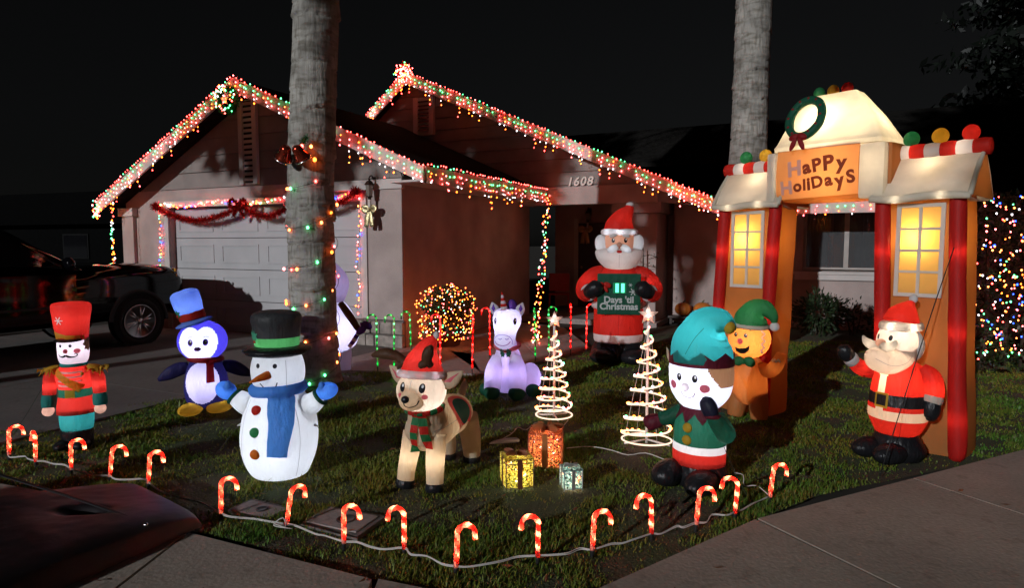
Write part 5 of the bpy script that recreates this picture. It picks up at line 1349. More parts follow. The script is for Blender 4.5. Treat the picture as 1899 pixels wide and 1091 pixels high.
F.loft('hat_trim', cream_f, [(0, -0.01, 0.97, 0.14, 0.15), (0, -0.01, 0.985, 0.155, 0.165), (0, -0.01, 1.02, 0.152, 0.162), (0, -0.01, 1.035, 0.135, 0.142)], amp=0.005)
F.tube('hat', red_f, [(0, -0.01, 1.02), (0, 0.01, 1.07), (0, 0.06, 1.13), (0, 0.105, 1.175), (0, 0.115, 1.185)], [0.142, 0.122, 0.068, 0.020, 0.004], n=26, amp=0.006)
F.ball('pompom', white_f, (0, 0.115, 1.20), (0.032, 0.032, 0.034))
F.lamp((0, -0.04, 0.92), 0.9, (1.0, 0.80, 0.52)); F.lamp((0, -0.13, 0.765), 1.4, (1.0, 0.72, 0.52)); F.lamp((0.02, -0.05, 0.60), 1.1, (1.0, 0.70, 0.42)); F.lamp((0, 0, 0.30), 0.45, (1.0, 0.7, 0.42)); F.lamp((0, 0.01, 1.04), 0.55, (1.0, 0.75, 0.5)); F.lamp((0.22, 0.085, 0.56), 0.25, (1.0, 0.7, 0.45)); F.lamp((0, 0.09, 0.86), 0.4, (1.0, 0.8, 0.55)); F.lamp((0.10, -0.238, 0.872), 0.035, (1, 0.85, 0.7), 0.01); F.lamp((-0.08, -0.236, 0.862), 0.03, (1, 0.85, 0.7), 0.01); F.lamp((0.135, -0.05, 1.0), 0.07, (1, 0.85, 0.7), 0.01); F.lamp((0.03, -0.155, 1.0), 0.07, (1, 0.85, 0.7), 0.01); F.lamp((-0.2, -0.2, 0.68), 0.1, (1, 0.7, 0.5), 0.01); F.lamp((0, -0.225, 0.885), 0.02, (1, 0.8, 0.6), 0.01)  # beard, moustache, nose, arm and trim lights are added to brighten them

seam(F, (0, 0, 0.26), 45, [(0, -0.07), (0, 0), (0, 0.05)], mat=dred_f); seam(F, (0, -0.1, 0.77), 55, [(-0.16, 0.01), (-0.05, -0.035), (0.06, -0.02), (0.12, 0.03)])
# --- pale figure half hidden behind the palm
F = Figure('inflatable_snow_figure', 'pale glowing inflatable figure with stick arm half hidden behind the palm trunk', 'inflatable', (-2.28, 8.05), 8)
for s in (-1, 1): F.tube('leg', lav_f, [(s * 0.12, 0, 0.34), (s * 0.125, 0, 0.18), (s * 0.125, 0, 0.01)], [0.10, 0.098, 0.092])
F.loft('body', lav_f, [(0, 0, 0.24, 0.17, 0.15), (0, 0, 0.32, 0.27, 0.23), (0, 0, 0.48, 0.325, 0.26), (0, 0, 0.64, 0.29, 0.24), (0, 0, 0.82, 0.20, 0.18), (0, 0, 0.90, 0.12, 0.12)])
F.loft('head', fabric('dull_lavender_nylon', (0.62, 0.54, 0.68), 0.45), [(0, 0, 0.84, 0.13, 0.12), (0.01, 0, 0.98, 0.17, 0.15), (0.02, 0, 1.12, 0.19, 0.16), (0.0, 0, 1.26, 0.16, 0.14), (-0.03, 0, 1.38, 0.08, 0.08), (-0.04, 0, 1.43, 0.02, 0.02)])
F.tube('stick_arm', brown_f, [(0.12, -0.18, 0.88), (0.24, -0.25, 0.72), (0.36, -0.30, 0.54)], [0.04, 0.045, 0.035])
for k in range(8):
    t0, t1 = k / 8, (k + 1) / 8
    q = lambda t: (0.235 + 0.20 * t - 0.04 * max(0, t - 0.8) * 5, -0.34, 0.35 + 0.30 * t)
    F.tube('cane_stripe', purple_f if k % 2 else lav_f, [q(t0), q((t0 + t1) / 2), q(t1)], [0.026] * 3, None, 10, 3)
for s, z in ((-1, 0.60), (1, 0.66)): F.ball('bow_loop', purple_f, (0.42 + s * 0.035, -0.37, z - 0.04), (0.07, 0.025, 0.045), rot=(0, s * 35, 0), surf=False)
F.lamp((0.04, 0, 0.52), 3.6, (0.68, 0.68, 1.0)); F.lamp((0, 0, 0.15), 0.8, VIO); F.lamp((0.0, 0, 1.1), 0.5, VIO)

# ------------------------------------------------------------------ gingerbread archway
def archway():
    F = Figure('inflatable_archway', 'huge glowing gingerbread-house archway with white roof and greeting banner', 'inflatable', (2.685, 5.464), -50)
    R = F.root
    gb = fabric('archway_brown', (0.52, 0.20, 0.055), 0.5, wrinkle=0.2)
    snow = fabric('archway_snow', (0.80, 0.74, 0.62), 0.5, wrinkle=0.2, dirt=0.8)
    pane_m = fabric('archway_pane', (0.95, 0.66, 0.20), 0.65, wrinkle=0.1)
    frm = fabric('archway_frame', (0.80, 0.78, 0.74), 0.5, wrinkle=0.1)
    ban = fabric('banner_orange', (0.88, 0.40, 0.14), 0.55, wrinkle=0.1)
    postm = fabric('archway_post', (0.55, 0.02, 0.016), 0.45, wrinkle=0.3)
    for sgn in (-1, 1):
        cx = sgn * 0.77
        rings = []
        for z, fl in ((0.0, 1.03), (0.03, 1.06), (0.4, 1.02), (0.9, 1.0), (1.4, 0.99), (1.8, 0.985), (1.97, 0.98), (2.0, 0.9)):
            rings.append((cx - sgn * 0.035 * z, 0.215, z, 0.272 * fl, 0.215 * fl))
        G = loft_grid(rings, 96, 14, 7.0)
        Fc = grid_faces(G.shape[0], 96)
        V = crumple(G.reshape(-1, 3), 0.022, 3.6, sgn)
        xw = cx - sgn * 0.035 * 1.56
        keep = []
        for f in Fc:
            c = V[list(f)].mean(axis=0)
            if len(f) == 4 and c[1] < 0.06 and abs(c[0] - xw) < 0.145 and 1.235 < c[2] < 1.885: continue
            keep.append(f)
        F._add(mesh_obj('column', V, keep, gb, R))
        for px in (cx - 0.255, cx + 0.255):
            F.tube('post', postm, [(px, -0.03, 0.0), (px + 0.01, -0.035, 0.12), (px - sgn * 0.02, -0.035, 0.7), (px - sgn * 0.045, -0.03, 1.3), (px - sgn * 0.07, -0.02, 1.93), (px - sgn * 0.07, -0.02, 1.97)], [0.045, 0.062, 0.058, 0.056, 0.054, 0.03], n=18, amp=0.008, freq=5)
        for px in (cx - 0.255, cx + 0.255):
            for z_ in (0.3, 0.95, 1.55): F.lamp((px - sgn * 0.034 * z_, -0.034, z_), 0.075, (1.0, 0.7, 0.5), 0.012)  # small lights added inside the posts to make them glow
        # window: frame, muntins, eight panes
        w = empty('window'); w.parent = R; w.location = (xw, -0.012, 1.56)
        for x0, x1, z0, z1 in ((-0.165, -0.135, -0.36, 0.36), (0.135, 0.165, -0.36, 0.36), (-0.135, 0.135, 0.33, 0.36), (-0.135, 0.135, -0.36, -0.33)):
            box('frame', x0, x1, -0.016, 0.0, z0, z1, frm, w, 0.004)
        box('muntin', -0.011, 0.011, -0.012, -0.001, -0.33, 0.33, frm, w)
        for k in (-0.165, 0.0, 0.165): box('muntin', -0.135, 0.135, -0.0125, -0.0015, k - 0.009, k + 0.009, frm, w)
        for i in range(2):
            for k in range(4):
                x0_, z0_ = -0.137 + i * 0.144, -0.332 + k * 0.165; mesh_obj('pane', [(x0_, -0.003, z0_), (x0_ + 0.130, -0.003, z0_), (x0_ + 0.130, -0.003, z0_ + 0.169), (x0_, -0.003, z0_ + 0.169)], [(0, 1, 2, 3)], pane_m, w, False)
        # awning
        ax = cx - sgn * 0.055
        V, Fc = [], []
        n = 14
        for i in range(n):
            t = i / (n - 1); x = ax - 0.33 + 0.66 * t
            sag = 0.018 * math.sin(t * 9 + sgn)
            V += [(x, -0.10, 1.96 + sag), (x, 0.02, 2.13 + sag * 0.5), (x, 0.17, 2.30), (x, 0.26, 2.30), (x, 0.40, 2.13), (x, 0.52, 1.95), (x, 0.2, 1.93)]
        for i in range(n - 1):
            for j in range(7): Fc.append((i * 7 + j, i * 7 + (j + 1) % 7, (i + 1) * 7 + (j + 1) % 7, (i + 1) * 7 + j))
        aw = F._add(mesh_obj('awning', V, Fc, snow, R))
        for x in (ax - 0.33, ax + 0.33):
            mesh_obj('gable_end', [(x, -0.09, 1.965), (x, 0.17, 2.295), (x, 0.26, 2.295), (x, 0.50, 1.955)], [(0, 1, 2, 3)], gb, aw, False)
            F.tube('snow_edge', snow, [(x, -0.10, 1.965), (x, 0.03, 2.135), (x, 0.19, 2.31)], [0.018, 0.017, 0.015], aw, 10)
        F.tube('snow_edge', snow, [(ax - 0.335, -0.10, 1.965), (ax - 0.15, -0.107, 1.952), (ax + 0.1, -0.107, 1.972), (ax + 0.335, -0.10, 1.96)], [0.024, 0.030, 0.031, 0.024], aw, 12, amp=0.01)
        k, L = 7, 0.74
        for i in range(k):
            x0 = ax - L / 2 + L * i / k
            F.tube('candy_stripe', red_f if i % 2 == 0 else frm, [(x0, 0.20, 2.335), (x0 + L / k / 2, 0.20, 2.335), (x0 + L / k, 0.20, 2.335)], [0.062, 0.066, 0.062], R, 18, 3, caps=(i == 0, i == k - 1))
        for i, mt in enumerate((green_f, gold_f, red_f)):
            F.ball('bauble', mt, (ax - 0.16 + i * 0.20, 0.20, 2.445), (0.058, 0.058, 0.062))
        F.lamp((xw - 0.04, 0.10, 1.66), 2.2, (1.0, 0.66, 0.26), 0.03)
        F.lamp((cx - sgn * 0.03, 0.22, 0.85), 0.7, (1.0, 0.55, 0.22), 0.03)
        F.lamp((ax, 0.2, 2.14), 0.9, (1.0, 0.8, 0.55), 0.03); F.lamp((ax - 0.15, 0.2, 2.335), 0.10, (1.0, 0.8, 0.6), 0.02); F.lamp((ax + 0.18, 0.2, 2.335), 0.10, (1.0, 0.8, 0.6), 0.02)  # the roll's two lights are added so its stripes glow
        F.lamp((ax - 0.15, -0.106, 1.953), 0.03, (1.0, 0.85, 0.65), 0.01); F.lamp((ax + 0.15, -0.106, 1.97), 0.03, (1.0, 0.85, 0.65), 0.01)  # added fill inside the awning's front snow edge
        for i in range(3): F.lamp((ax - 0.16 + i * 0.20, 0.20, 2.445), 0.045, (1.0, 0.85, 0.65), 0.01)  # tiny lights added to lift the dark baubles
    # header and banner
    hdr = F._add(box('header', -0.50, 0.50, -0.02, 0.43, 1.985, 2.42, gb, R, 0.04))
    bm_ = bmesh.new(); bm_.from_mesh(hdr.data)
    bmesh.ops.delete(bm_, geom=[f for f in bm_.faces if f.normal.y < -0.9 and f.calc_area() > 0.1], context='FACES'); bm_.to_mesh(hdr.data); bm_.free()
    V = []
    n = 20
    for i in range(n + 1):
        t = i / n; x = -0.42 + 0.69 * t
        for z, b in ((2.0, 0.0), (2.1, 0.018), (2.21, 0.024), (2.32, 0.018), (2.43, 0.0)): V.append((x, -0.055 - b - 0.012 * math.sin(math.pi * t), z + 0.02 * t))
    bn = F._add(mesh_obj('banner', V, [(i * 5 + j, i * 5 + j + 1, (i + 1) * 5 + j + 1, (i + 1) * 5 + j) for i in range(n) for j in range(4)], ban, R))
    F._add(box('snow_block', -0.51, -0.425, -0.085, 0.40, 1.965, 2.42, snow, R, 0.03)); F._add(box('snow_block', 0.275, 0.47, -0.095, 0.42, 1.975, 2.42, snow, R, 0.04))
    F.lamp((-0.49, 0.12, 2.25), 0.9, (1.0, 0.82, 0.55), 0.03); F.lamp((0.375, 0.10, 2.25), 1.0, (1.0, 0.82, 0.55), 0.03)  # lights added inside the snow blocks to brighten them
    txt = fabric('banner_letters', (0.22, 0.06, 0.03), 0.5, wrinkle=0)
    for word, zc, size, rise in (('HaPPy', 2.275, 0.158, 0.045), ('HoliDayS', 2.125, 0.138, 0.07)):
        sizes = [size * (1.12 if i == 0 else random.uniform(0.94, 1.1)) for i in range(len(word))]
        wd_ = [float(np.ptp(text_geo(ch, sz)[0][:, 0])) for ch, sz in zip(word, sizes)]
        x = -0.062 - (sum(wd_) + 0.012 * (len(word) - 1)) / 2
        for i, ch in enumerate(word):
            V, Fc = text_geo(ch, sizes[i])
            V = V - np.array([(V[:, 0].min() + V[:, 0].max()) / 2, 0, 0])
            a = rad(random.uniform(-6, 6) + 6); c_, s_ = math.cos(a), math.sin(a)
            xc = x + wd_[i] / 2; x += wd_[i] + 0.012
            z = zc + rise * (i / len(word) - 0.4) + random.uniform(-0.006, 0.006) - (0.012 if ch == 'y' else 0)
            P = F.cast([(xc + v[0] * c_ - v[1] * s_, z - 2.2 + v[0] * s_ + v[1] * c_) for v in V], (0, 0.3, 2.2), 0, 0, 0.006)
            mesh_obj('letter', P, Fc, txt if i else fabric('banner_initial', (0.70, 0.50, 0.46), 0.5, wrinkle=0), bn, False)
    # big roof
    V, Fc = [], []
    lv = ((-0.47, 0.44, -0.075, 0.47, 2.425), (-0.47, 0.44, -0.08, 0.47, 2.46), (-0.455, 0.425, -0.06, 0.46, 2.49), (-0.385, 0.30, 0.035, 0.40, 2.69), (-0.315, 0.16, 0.13, 0.345, 2.88), (-0.30, 0.14, 0.145, 0.335, 2.905), (-0.2, 0.05, 0.2, 0.3, 2.91))
    rings = [((x0 + x1) / 2, (y0 + y1) / 2, z, (x1 - x0) / 2, (y1 - y0) / 2) for x0, x1, y0, y1, z in lv]
    rf = F.loft('roof', snow, rings, n=72, m=1, expo=14.0, amp=0.012, freq=5); rf.data.polygons.foreach_set('use_smooth', [False] * len(rf.data.polygons))
    for i, mt in enumerate((green_f, gold_f, red_f)): F.ball('bauble', mt, (-0.21 + i * 0.12, 0.24, 2.945), (0.048, 0.048, 0.055))
    wr = empty('wreath'); wr.parent = R
    cw = Vector((-0.21, -0.005, 2.70)); tl = rad(24)
    ex, ez = Vector((1, 0, 0)), Vector((0, math.sin(tl), math.cos(tl)))
    pts = [cw + ex * 0.138 * math.cos(2 * math.pi * i / 32) + ez * 0.180 * math.sin(2 * math.pi * i / 32) for i in range(33)]
    F.tube('ring', dgreen_f, [tuple(p) for p in pts], [0.036] * 33, wr, 12, 2, amp=0.006)
    nn = ex.cross(ez)
    for i in range(12):
        p = cw + ex * 0.138 * math.cos(i * 0.524) + ez * 0.180 * math.sin(i * 0.524) + nn * 0.03 * (1 if nn.y < 0 else -1)
        F.ball('berry', dred_f, tuple(p), 0.012, wr, surf=False)
    bp = cw - ez * 0.19 + Vector((0, -0.05, 0))
    for s in (-1, 1):
        F.ball('bow_loop', dred_f, tuple(bp + ex * 0.035 * s), (0.045, 0.02, 0.028), wr, (0, s * 20, 0), surf=False)
        F.ball('bow_tail', dred_f, tuple(bp + ex * 0.035 * s + Vector((0, -0.01, -0.06))), (0.022, 0.012, 0.06), wr, (0, s * -25, 0), surf=False)
    F.lamp((-0.12, 0.17, 2.62), 4.2, (1.0, 0.80, 0.50), 0.04); F.lamp((0.2, 0.2, 2.56), 1.6, (1.0, 0.80, 0.50), 0.04); F.lamp((0.02, 0.18, 2.2), 2.6, (1.0, 0.72, 0.38), 0.04)
    # guy line
    g = tag(empty('guy_line', (0, 0, 0)), 'thin black guy rope slanting down from the archway past the waving figure', 'rope')
    tube('rope', [(3.31, 4.72, 1.72), (2.95, 4.50, 1.0), (2.50, 4.22, 0.03)], 0.0035, solid('strap_black', (0.008, 0.008, 0.009), 0.5), g, 6, 4)
    tube('tensioner', [(3.31, 4.72, 1.74), (3.29, 4.70, 1.66)], [0.015, 0.009], solid('strap_black', (0.008, 0.008, 0.009), 0.5), g, 8, 2)
archway()

# ------------------------------------------------------------------ candy canes
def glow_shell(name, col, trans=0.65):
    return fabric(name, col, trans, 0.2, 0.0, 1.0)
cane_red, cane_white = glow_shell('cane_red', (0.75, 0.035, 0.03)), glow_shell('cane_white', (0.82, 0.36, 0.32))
cane_green = glow_shell('cane_green', (0.05, 0.40, 0.14))
stake_m = solid('stake_black', (0.012, 0.012, 0.012), 0.6)

def cane_path(h, r, drop, z0=0.0):
    P = [(0, 0, z0), (0, 0, z0 + (h - r - z0) * 0.5), (0, 0, h - r)]
    for a in range(20, 181, 20): P.append((r - r * math.cos(rad(a)), 0, h - r + r * math.sin(rad(a))))
    P.append((2 * r + 0.004, 0, h - r - drop))
    return P

def striped(name, P, rad_, n, m, mats, pitch, parent):
    G = sweep_grid(P, [rad_] * len(P), n, m)
    L = np.concatenate([[0], np.cumsum(np.linalg.norm(np.diff(G.mean(axis=1), axis=0), axis=1))])
    o = grid_obj(name, G, mats, parent)
    idx = []
    for i in range(G.shape[0] - 1):
        for j in range(n): idx.append(0 if ((L[i] / pitch + j / n) % 1.0) < 0.55 else 1)
    idx += [1, 1]
    o.data.polygons.foreach_set('material_index', idx)
    return o, G.mean(axis=1), L

def copy_thing(root, loc, rot, label, group):
    r = root.copy(); COL.objects.link(r)
    r.location = loc; r.rotation_euler = rot; r['label'] = label; r['group'] = group
    for ch in root.children:
        c = ch.copy(); COL.objects.link(c); c.parent = r
    return r

hot = emit('cane_filament', (1.0, 0.40, 0.18), 125)
ORD = 'first second third fourth fifth sixth seventh eighth ninth tenth eleventh twelfth thirteenth fourteenth fifteenth sixteenth'.split()
def mini_canes():
    data = [(-3.769, 4.661, 40, 2), (-3.454, 4.509, 140, 3), (-3.087, 4.346, 12, 2), (-2.735, 4.213, 18, 7), (-2.407, 4.10, 6, 5), (-1.698, 3.601, 10, 3), (-1.27, 3.461, 42, 9),
            (-0.888, 3.25, -8, 2), (-0.557, 3.18, 172, 1), (-0.275, 2.991, 4, 3), (0.129, 3.096, 184, -1), (0.412, 3.163, 2, 2), (0.757, 3.343, 190, 0), (1.035, 3.474, -6, 5), (1.306, 3.623, 165, -3), (1.606, 3.859, 4, 6)]
    grp = 'small lit candy canes edging the lawn'
    proto = thing('candy_cane_light', 'x', 'candy cane', (0, 0, 0), 0, grp)
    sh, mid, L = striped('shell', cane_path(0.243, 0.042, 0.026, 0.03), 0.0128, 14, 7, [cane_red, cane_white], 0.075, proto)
    iv, jf = _ico_geo(); V, Fc = [], []
    for k, q in enumerate((0.055, 0.12, 0.185, 0.245, 0.315)):
        i = int(np.searchsorted(L, q)); V.append(iv * 0.0055 + mid[min(i, len(mid) - 1)]); Fc.append(jf + k * len(iv))
    stuff(mesh_obj('filaments', np.vstack(V), np.vstack(Fc).tolist(), hot, proto, False))
    tube('stake', [(0, 0, -0.03), (0, 0, 0.01), (0, 0, 0.034)], [0.004, 0.011, 0.013], stake_m, proto, 10, 2)
    for i, (x, y, yaw, ln) in enumerate(data):
        lab = 'small lit red and white candy cane, %s along the lawn edge counting from the driveway' % ORD[i]
        rot = (rad(random.uniform(-4, 4)), rad(ln), rad(yaw))
        z = max(0.0, lawn_h(x, y))
        if i == 0: proto.location = (x, y, z); proto.rotation_euler = rot; proto['label'] = lab
        else: copy_thing(proto, (x, y, z), rot, lab, grp)
    P = []
    for i, (x, y, yaw, ln) in enumerate(data):
        P.append((x, y, 0.035))
        if i < len(data) - 1:
            x2, y2 = data[i + 1][:2]
            for t in (0.25, 0.5, 0.75): P.append((x + (x2 - x) * t + random.uniform(-.03, .03), y + (y2 - y) * t + random.uniform(-.03, .03), 0.028 + random.uniform(0, 0.012)))
    o = cord(None, [P, [tuple(np.array(p) + np.array((random.uniform(-.004, .004), random.uniform(-.004, .004), 0.006))) for p in P]], 0.0029, cord_white, 'power_cord')
    tag(o, 'white twisted cable linking the small candy canes along the lawn edge', 'cable')
    o = cord(None, [[(-1.27, 3.46, 0.03), (-1.32, 3.42, 0.06), (-1.25, 3.40, 0.05), (-1.28, 3.45, 0.08), (-1.33, 3.44, 0.04), (-1.22, 3.42, 0.03)], [(1.606, 3.86, 0.04), (1.56, 3.95, 0.07), (1.50, 4.0, 0.05), (1.52, 4.08, 0.09), (1.47, 4.10, 0.10)]], 0.003, cord_white, 'cable_slack')
    tag(stuff(o), 'loose loops of white cable bunched at two candy cane stakes', 'cable')
mini_canes()

def big_canes():
    def proto(colr, bulb, label, grp):
        t = thing('candy_cane_light', label, 'candy cane', (0, 0, 0), 0, grp)
        P = cane_path(0.735, 0.055, 0.045, 0.08)
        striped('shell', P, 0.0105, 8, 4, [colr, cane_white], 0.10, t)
        C_ = catmull(P, 8); L = np.concatenate([[0], np.cumsum(np.linalg.norm(np.diff(C_, axis=0), axis=1))])
        pts = [tuple(C_[int(np.searchsorted(L, q))]) for q in np.arange(0.03, L[-1], 0.082)]
        bulbs(t, pts, [bulb] * len(pts), 0.0105, 'bulbs', 1.0)
        tube('stake', [(0, 0, -0.03), (0, 0, 0.04), (0, 0, 0.085)], [0.004, 0.006, 0.008], stake_m, t, 8, 2)
        return t
    g = 'tall lit candy canes along the walkway'
    pr = proto(cane_red, RED, 'x', g); pg = proto(cane_green, GREEN, 'x', g)
    reds = [(-0.905, 7.93, 178, 'tall red lit candy cane rising behind the reindeer hat'), (-0.494, 7.76, 95, 'tall red lit candy cane seen edge-on between reindeer and unicorn'), (-0.305, 8.72, 180, 'tall red lit candy cane hooked towards the lit round shrub'),
            (-0.02, 9.2, 0, 'tall red lit candy cane mostly hidden behind the unicorn'), (0.862, 9.279, 88, 'tall red lit candy cane edge-on near the sign-holding figure'), (1.092, 9.279, 0, 'tall red lit candy cane hooked towards the sign-holding figure')]
    greens = [(-1.689, 7.91, 180, 'tall green lit candy cane nearest the palm trunk'), (-1.475, 7.86, 182, 'middle of three tall green lit candy canes before the stone skirt'), (-1.324, 8.3, 178, 'tall green lit candy cane closest to the lit round shrub'),
              (0.322, 8.629, 92, 'tall green lit candy cane edge-on below the hanging light strand'), (0.523, 8.90, 0, 'tall green lit candy cane behind the shorter spiral tree star')]
    for p, lst in ((pr, reds), (pg, greens)):
        for i, (x, y, yaw, lab) in enumerate(lst):
            rot = (rad(random.uniform(-1.5, 1.5)), rad(random.uniform(-1.5, 1.5)), rad(yaw))
            if i == 0: p.location = (x, y, 0); p.rotation_euler = rot; p['label'] = lab
            else: copy_thing(p, (x, y, 0), rot, lab, g)
big_canes()

# ------------------------------------------------------------------ spiral light trees
def spiral_tree(label, loc, H, r0, turns, lean, seed):
    rs = random.Random(seed)
    t = thing('spiral_light_tree', label, 'light tree', (loc[0], loc[1], 0.0), rad(seed * 40))
    t.rotation_euler = (rad(lean[0]), rad(lean[1]), rad(seed * 40))
    rope = bpy.data.materials.get('rope_light') or emit('rope_light', (1.0, 0.66, 0.48), 1.3)
    white_pole = bpy.data.materials.get('pole_white') or solid('pole_white', (0.75, 0.70, 0.66), 0.5)
    n = int(turns * 22)
    P = []
    for i in range(n + 1):
        q = i / n; a = q * turns * 2 * math.pi
        r = r0 * (1 - q) ** 0.9 + 0.012
        P.append((r * math.cos(a), r * math.sin(a), 0.045 + q * (H - 0.09) + 0.006 * math.sin(a * 0.9)))
    tube('rope_coil', P, 0.0078, rope, t, 8, 1)
    C_ = np.array(P); L = np.concatenate([[0], np.cumsum(np.linalg.norm(np.diff(C_, axis=0), axis=1))])
    pts, cols = [], []
    for q in np.arange(0.02, L[-1], 0.072):
        p = C_[int(np.searchsorted(L, q))] + np.array((0, 0, 0.007)); pts.append(tuple(p)); cols.append(rs.choice([WARM, WHITE, WARM, PINK, YELLOW, GREEN, WARM]))
    bulbs(t, pts, cols, 0.0105, 'bulbs', 1.0)
    tube('pole', [(0, 0, 0.0), (0, 0, H / 2), (0, 0, H)], 0.011, white_pole, t, 8, 2)
    for k in range(3):
        a = k * 2.094
        tube('foot', [(0, 0, 0.03), (r0 * 1.05 * math.cos(a), r0 * 1.05 * math.sin(a), 0.012)], 0.008, white_pole, t, 6, 2)
    ring = [(r0 * 1.02 * math.cos(a), r0 * 1.02 * math.sin(a), 0.03) for a in np.linspace(0, 2 * math.pi, 30)]
    tube('base_ring', ring, 0.007, rope, t, 6, 1)
    for k in range(4):
        a = k * 1.571 + 0.4
        tube('guy_wire', [(0, 0, H - 0.02), (r0 * math.cos(a), r0 * math.sin(a), 0.03)], 0.0016, white_pole, t, 5, 1)
    m = bpy.data.materials.get('star_lens')
    if m is None:
        m = fabric('star_lens', (0.85, 0.72, 0.62), 0.6, 0.15, 0.0, 1.0)
    V = []
    S_ = star(0.085, 0.036)
    for x, z in S_: V.append((x, -0.002, H + 0.055 + z))
    V += [(0, -0.028, H + 0.055), (0, 0.026, H + 0.055)]
    Fc = []
    for i in range(10): Fc += [(i, (i + 1) % 10, 10), ((i + 1) % 10, i, 11)]
    st = mesh_obj('star', V, Fc, m, t, False)
    st.rotation_euler = (0, 0, -rad(seed * 40) + rad(8 - 20 * (seed - 1)))
    bulbs(t, [(0.0, 0, H + 0.055), (0.035, 0, H + 0.045), (-0.03, 0, H + 0.05), (0, 0, H + 0.09), (0.01, 0, H + 0.02)], [WHITE, WHITE, WHITE, WHITE, WARM], 0.011, 'star_bulbs', 1.0)
    return t
spiral_tree('shorter white spiral light tree with star, near the unicorn', (0.39, 5.81), 0.86, 0.165, 8.2, (0, 0), 1)
spiral_tree('taller leaning spiral light tree with star, beside the elf', (1.09, 5.05), 0.985, 0.195, 7.6, (0, 3.5), 2)

# ------------------------------------------------------------------ lit gift boxes
def glitter(name, ca, cb, hole=0.34):
    m, n, l = _new(name)
    out = n.new('ShaderNodeOutputMaterial'); p = n.new('ShaderNodeBsdfPrincipled'); tr = n.new('ShaderNodeBsdfTranslucent'); tp = n.new('ShaderNodeBsdfTransparent')
    a = _noise(n, l, 75, 2); b = _noise(n, l, 130, 1)
    r = n.new('ShaderNodeValToRGB'); r.color_ramp.interpolation = 'CONSTANT'
    r.color_ramp.elements[0].color = (*[c * 0.08 for c in ca], 1); r.color_ramp.elements[1].position = 0.45; r.color_ramp.elements[1].color = (*ca, 1)
    e = r.color_ramp.elements.new(0.58); e.color = (*cb, 1)
    l.new(a.outputs[0], r.inputs[0]); l.new(r.outputs[0], p.inputs['Base Color']); l.new(r.outputs[0], tr.inputs['Color'])
    p.inputs['Metallic'].default_value = 0.3; p.inputs['Roughness'].default_value = 0.3
    m1 = n.new('ShaderNodeMixShader'); m1.inputs[0].default_value = 0.6
    l.new(p.outputs[0], m1.inputs[1]); l.new(tr.outputs[0], m1.inputs[2])
    g = n.new('ShaderNodeMath'); g.operation = 'LESS_THAN'; g.inputs[1].default_value = hole + 0.08; l.new(b.outputs[0], g.inputs[0])
    m2 = n.new('ShaderNodeMixShader'); l.new(g.outputs[0], m2.inputs[0]); l.new(m1.outputs[0], m2.inputs[1]); l.new(tp.outputs[0], m2.inputs[2]); l.new(m2.outputs[0], out.inputs[0])
    return m
def gift(label, loc, w, h, rz, pm, rm, fm, lights, seed):
    rs = random.Random(seed)
    t = thing('gift_box_light', label, 'gift box', (loc[0], loc[1], 0.0), rad(rz))
    a = w / 2
    for p0, p1 in (((-a, -a), (a, -a)), ((a, -a), (a, a)), ((a, a), (-a, a)), ((-a, a), (-a, -a))): mesh_obj('mesh_side', [(*p0, 0.01), (*p1, 0.01), (*p1, h), (*p0, h)], [(0, 1, 2, 3)], pm, t, False)
    box('lid', -a - 0.004, a + 0.004, -a - 0.004, a + 0.004, h + 0.001, h + 0.004, pm, t)
    for sx in (-a, a):
        for sy in (-a, a): tube('frame_wire', [(sx, sy, 0), (sx, sy, h)], 0.003, fm, t, 6, 1)
    for z in (0.012, h * 0.86, h):
        pts = [(-a, -a, z), (a, -a, z), (a, a, z), (-a, a, z), (-a, -a, z)]
        for i in range(4): tube('frame_wire', [pts[i], pts[i + 1]], 0.0028, fm, t, 6, 1)
    rw = w * 0.09
    for y in (-a - 0.004, a + 0.002): box('ribbon', -rw, rw, y, y + 0.002, 0.005, h, rm, t)
    for x in (-a - 0.004, a + 0.002): box('ribbon', x, x + 0.002, -rw, rw, 0.005, h, rm, t)
    for k in range(6):
        aa = k * 1.047 + 0.3; L = w * rs.uniform(0.36, 0.5)
        d = (math.cos(aa), math.sin(aa))
        tube('bow_loop', [(0, 0, h + 0.006), (d[0] * L * 0.5, d[1] * L * 0.5, h + w * 0.17), (d[0] * L, d[1] * L, h + w * 0.12), (d[0] * L * 0.55, d[1] * L * 0.55, h + 0.02), (0, 0, h + 0.01)], w * 0.075, rm, t, 8, 4, 0.18, (-d[1], d[0], 0))
    pts, cols = [], []
    for k in range(lights):
        pts.append((rs.uniform(-a, a) * 0.85, rs.choice([-a * 0.9, rs.uniform(-a, a) * 0.8]), rs.uniform(0.03, h * 0.95))); cols.append(rs.choice([WARM, WARM, WHITE]))
    bulbs(t, pts, cols, 0.0072, 'bulbs', 1.0)
    cord(t, [[pts[i] for i in range(0, len(pts))]], 0.0012, cord_dark, 'wire', 4)
    for zz_ in (0.3, 0.75):  # point lights added to boost the glow of the small bulbs
        ld = bpy.data.lights.new('lamp', 'POINT'); ld.energy = 0.9 * (w / 0.2) ** 2; ld.color = (1.0, 0.85, 0.55); ld.shadow_soft_size = 0.02
        lo_ = bpy.data.objects.new('lamp', ld); lo_.location = (0, 0, h * zz_); lo_.parent = t; COL.objects.link(lo_)
    return t
rib_brown = solid('ribbon_brown', (0.16, 0.055, 0.03), 0.35, metal=0.3); rib_gold = solid('ribbon_copper', (0.40, 0.15, 0.06), 0.3, metal=0.5); rib_silver = solid('ribbon_silver', (0.30, 0.28, 0.27), 0.3, metal=0.5)
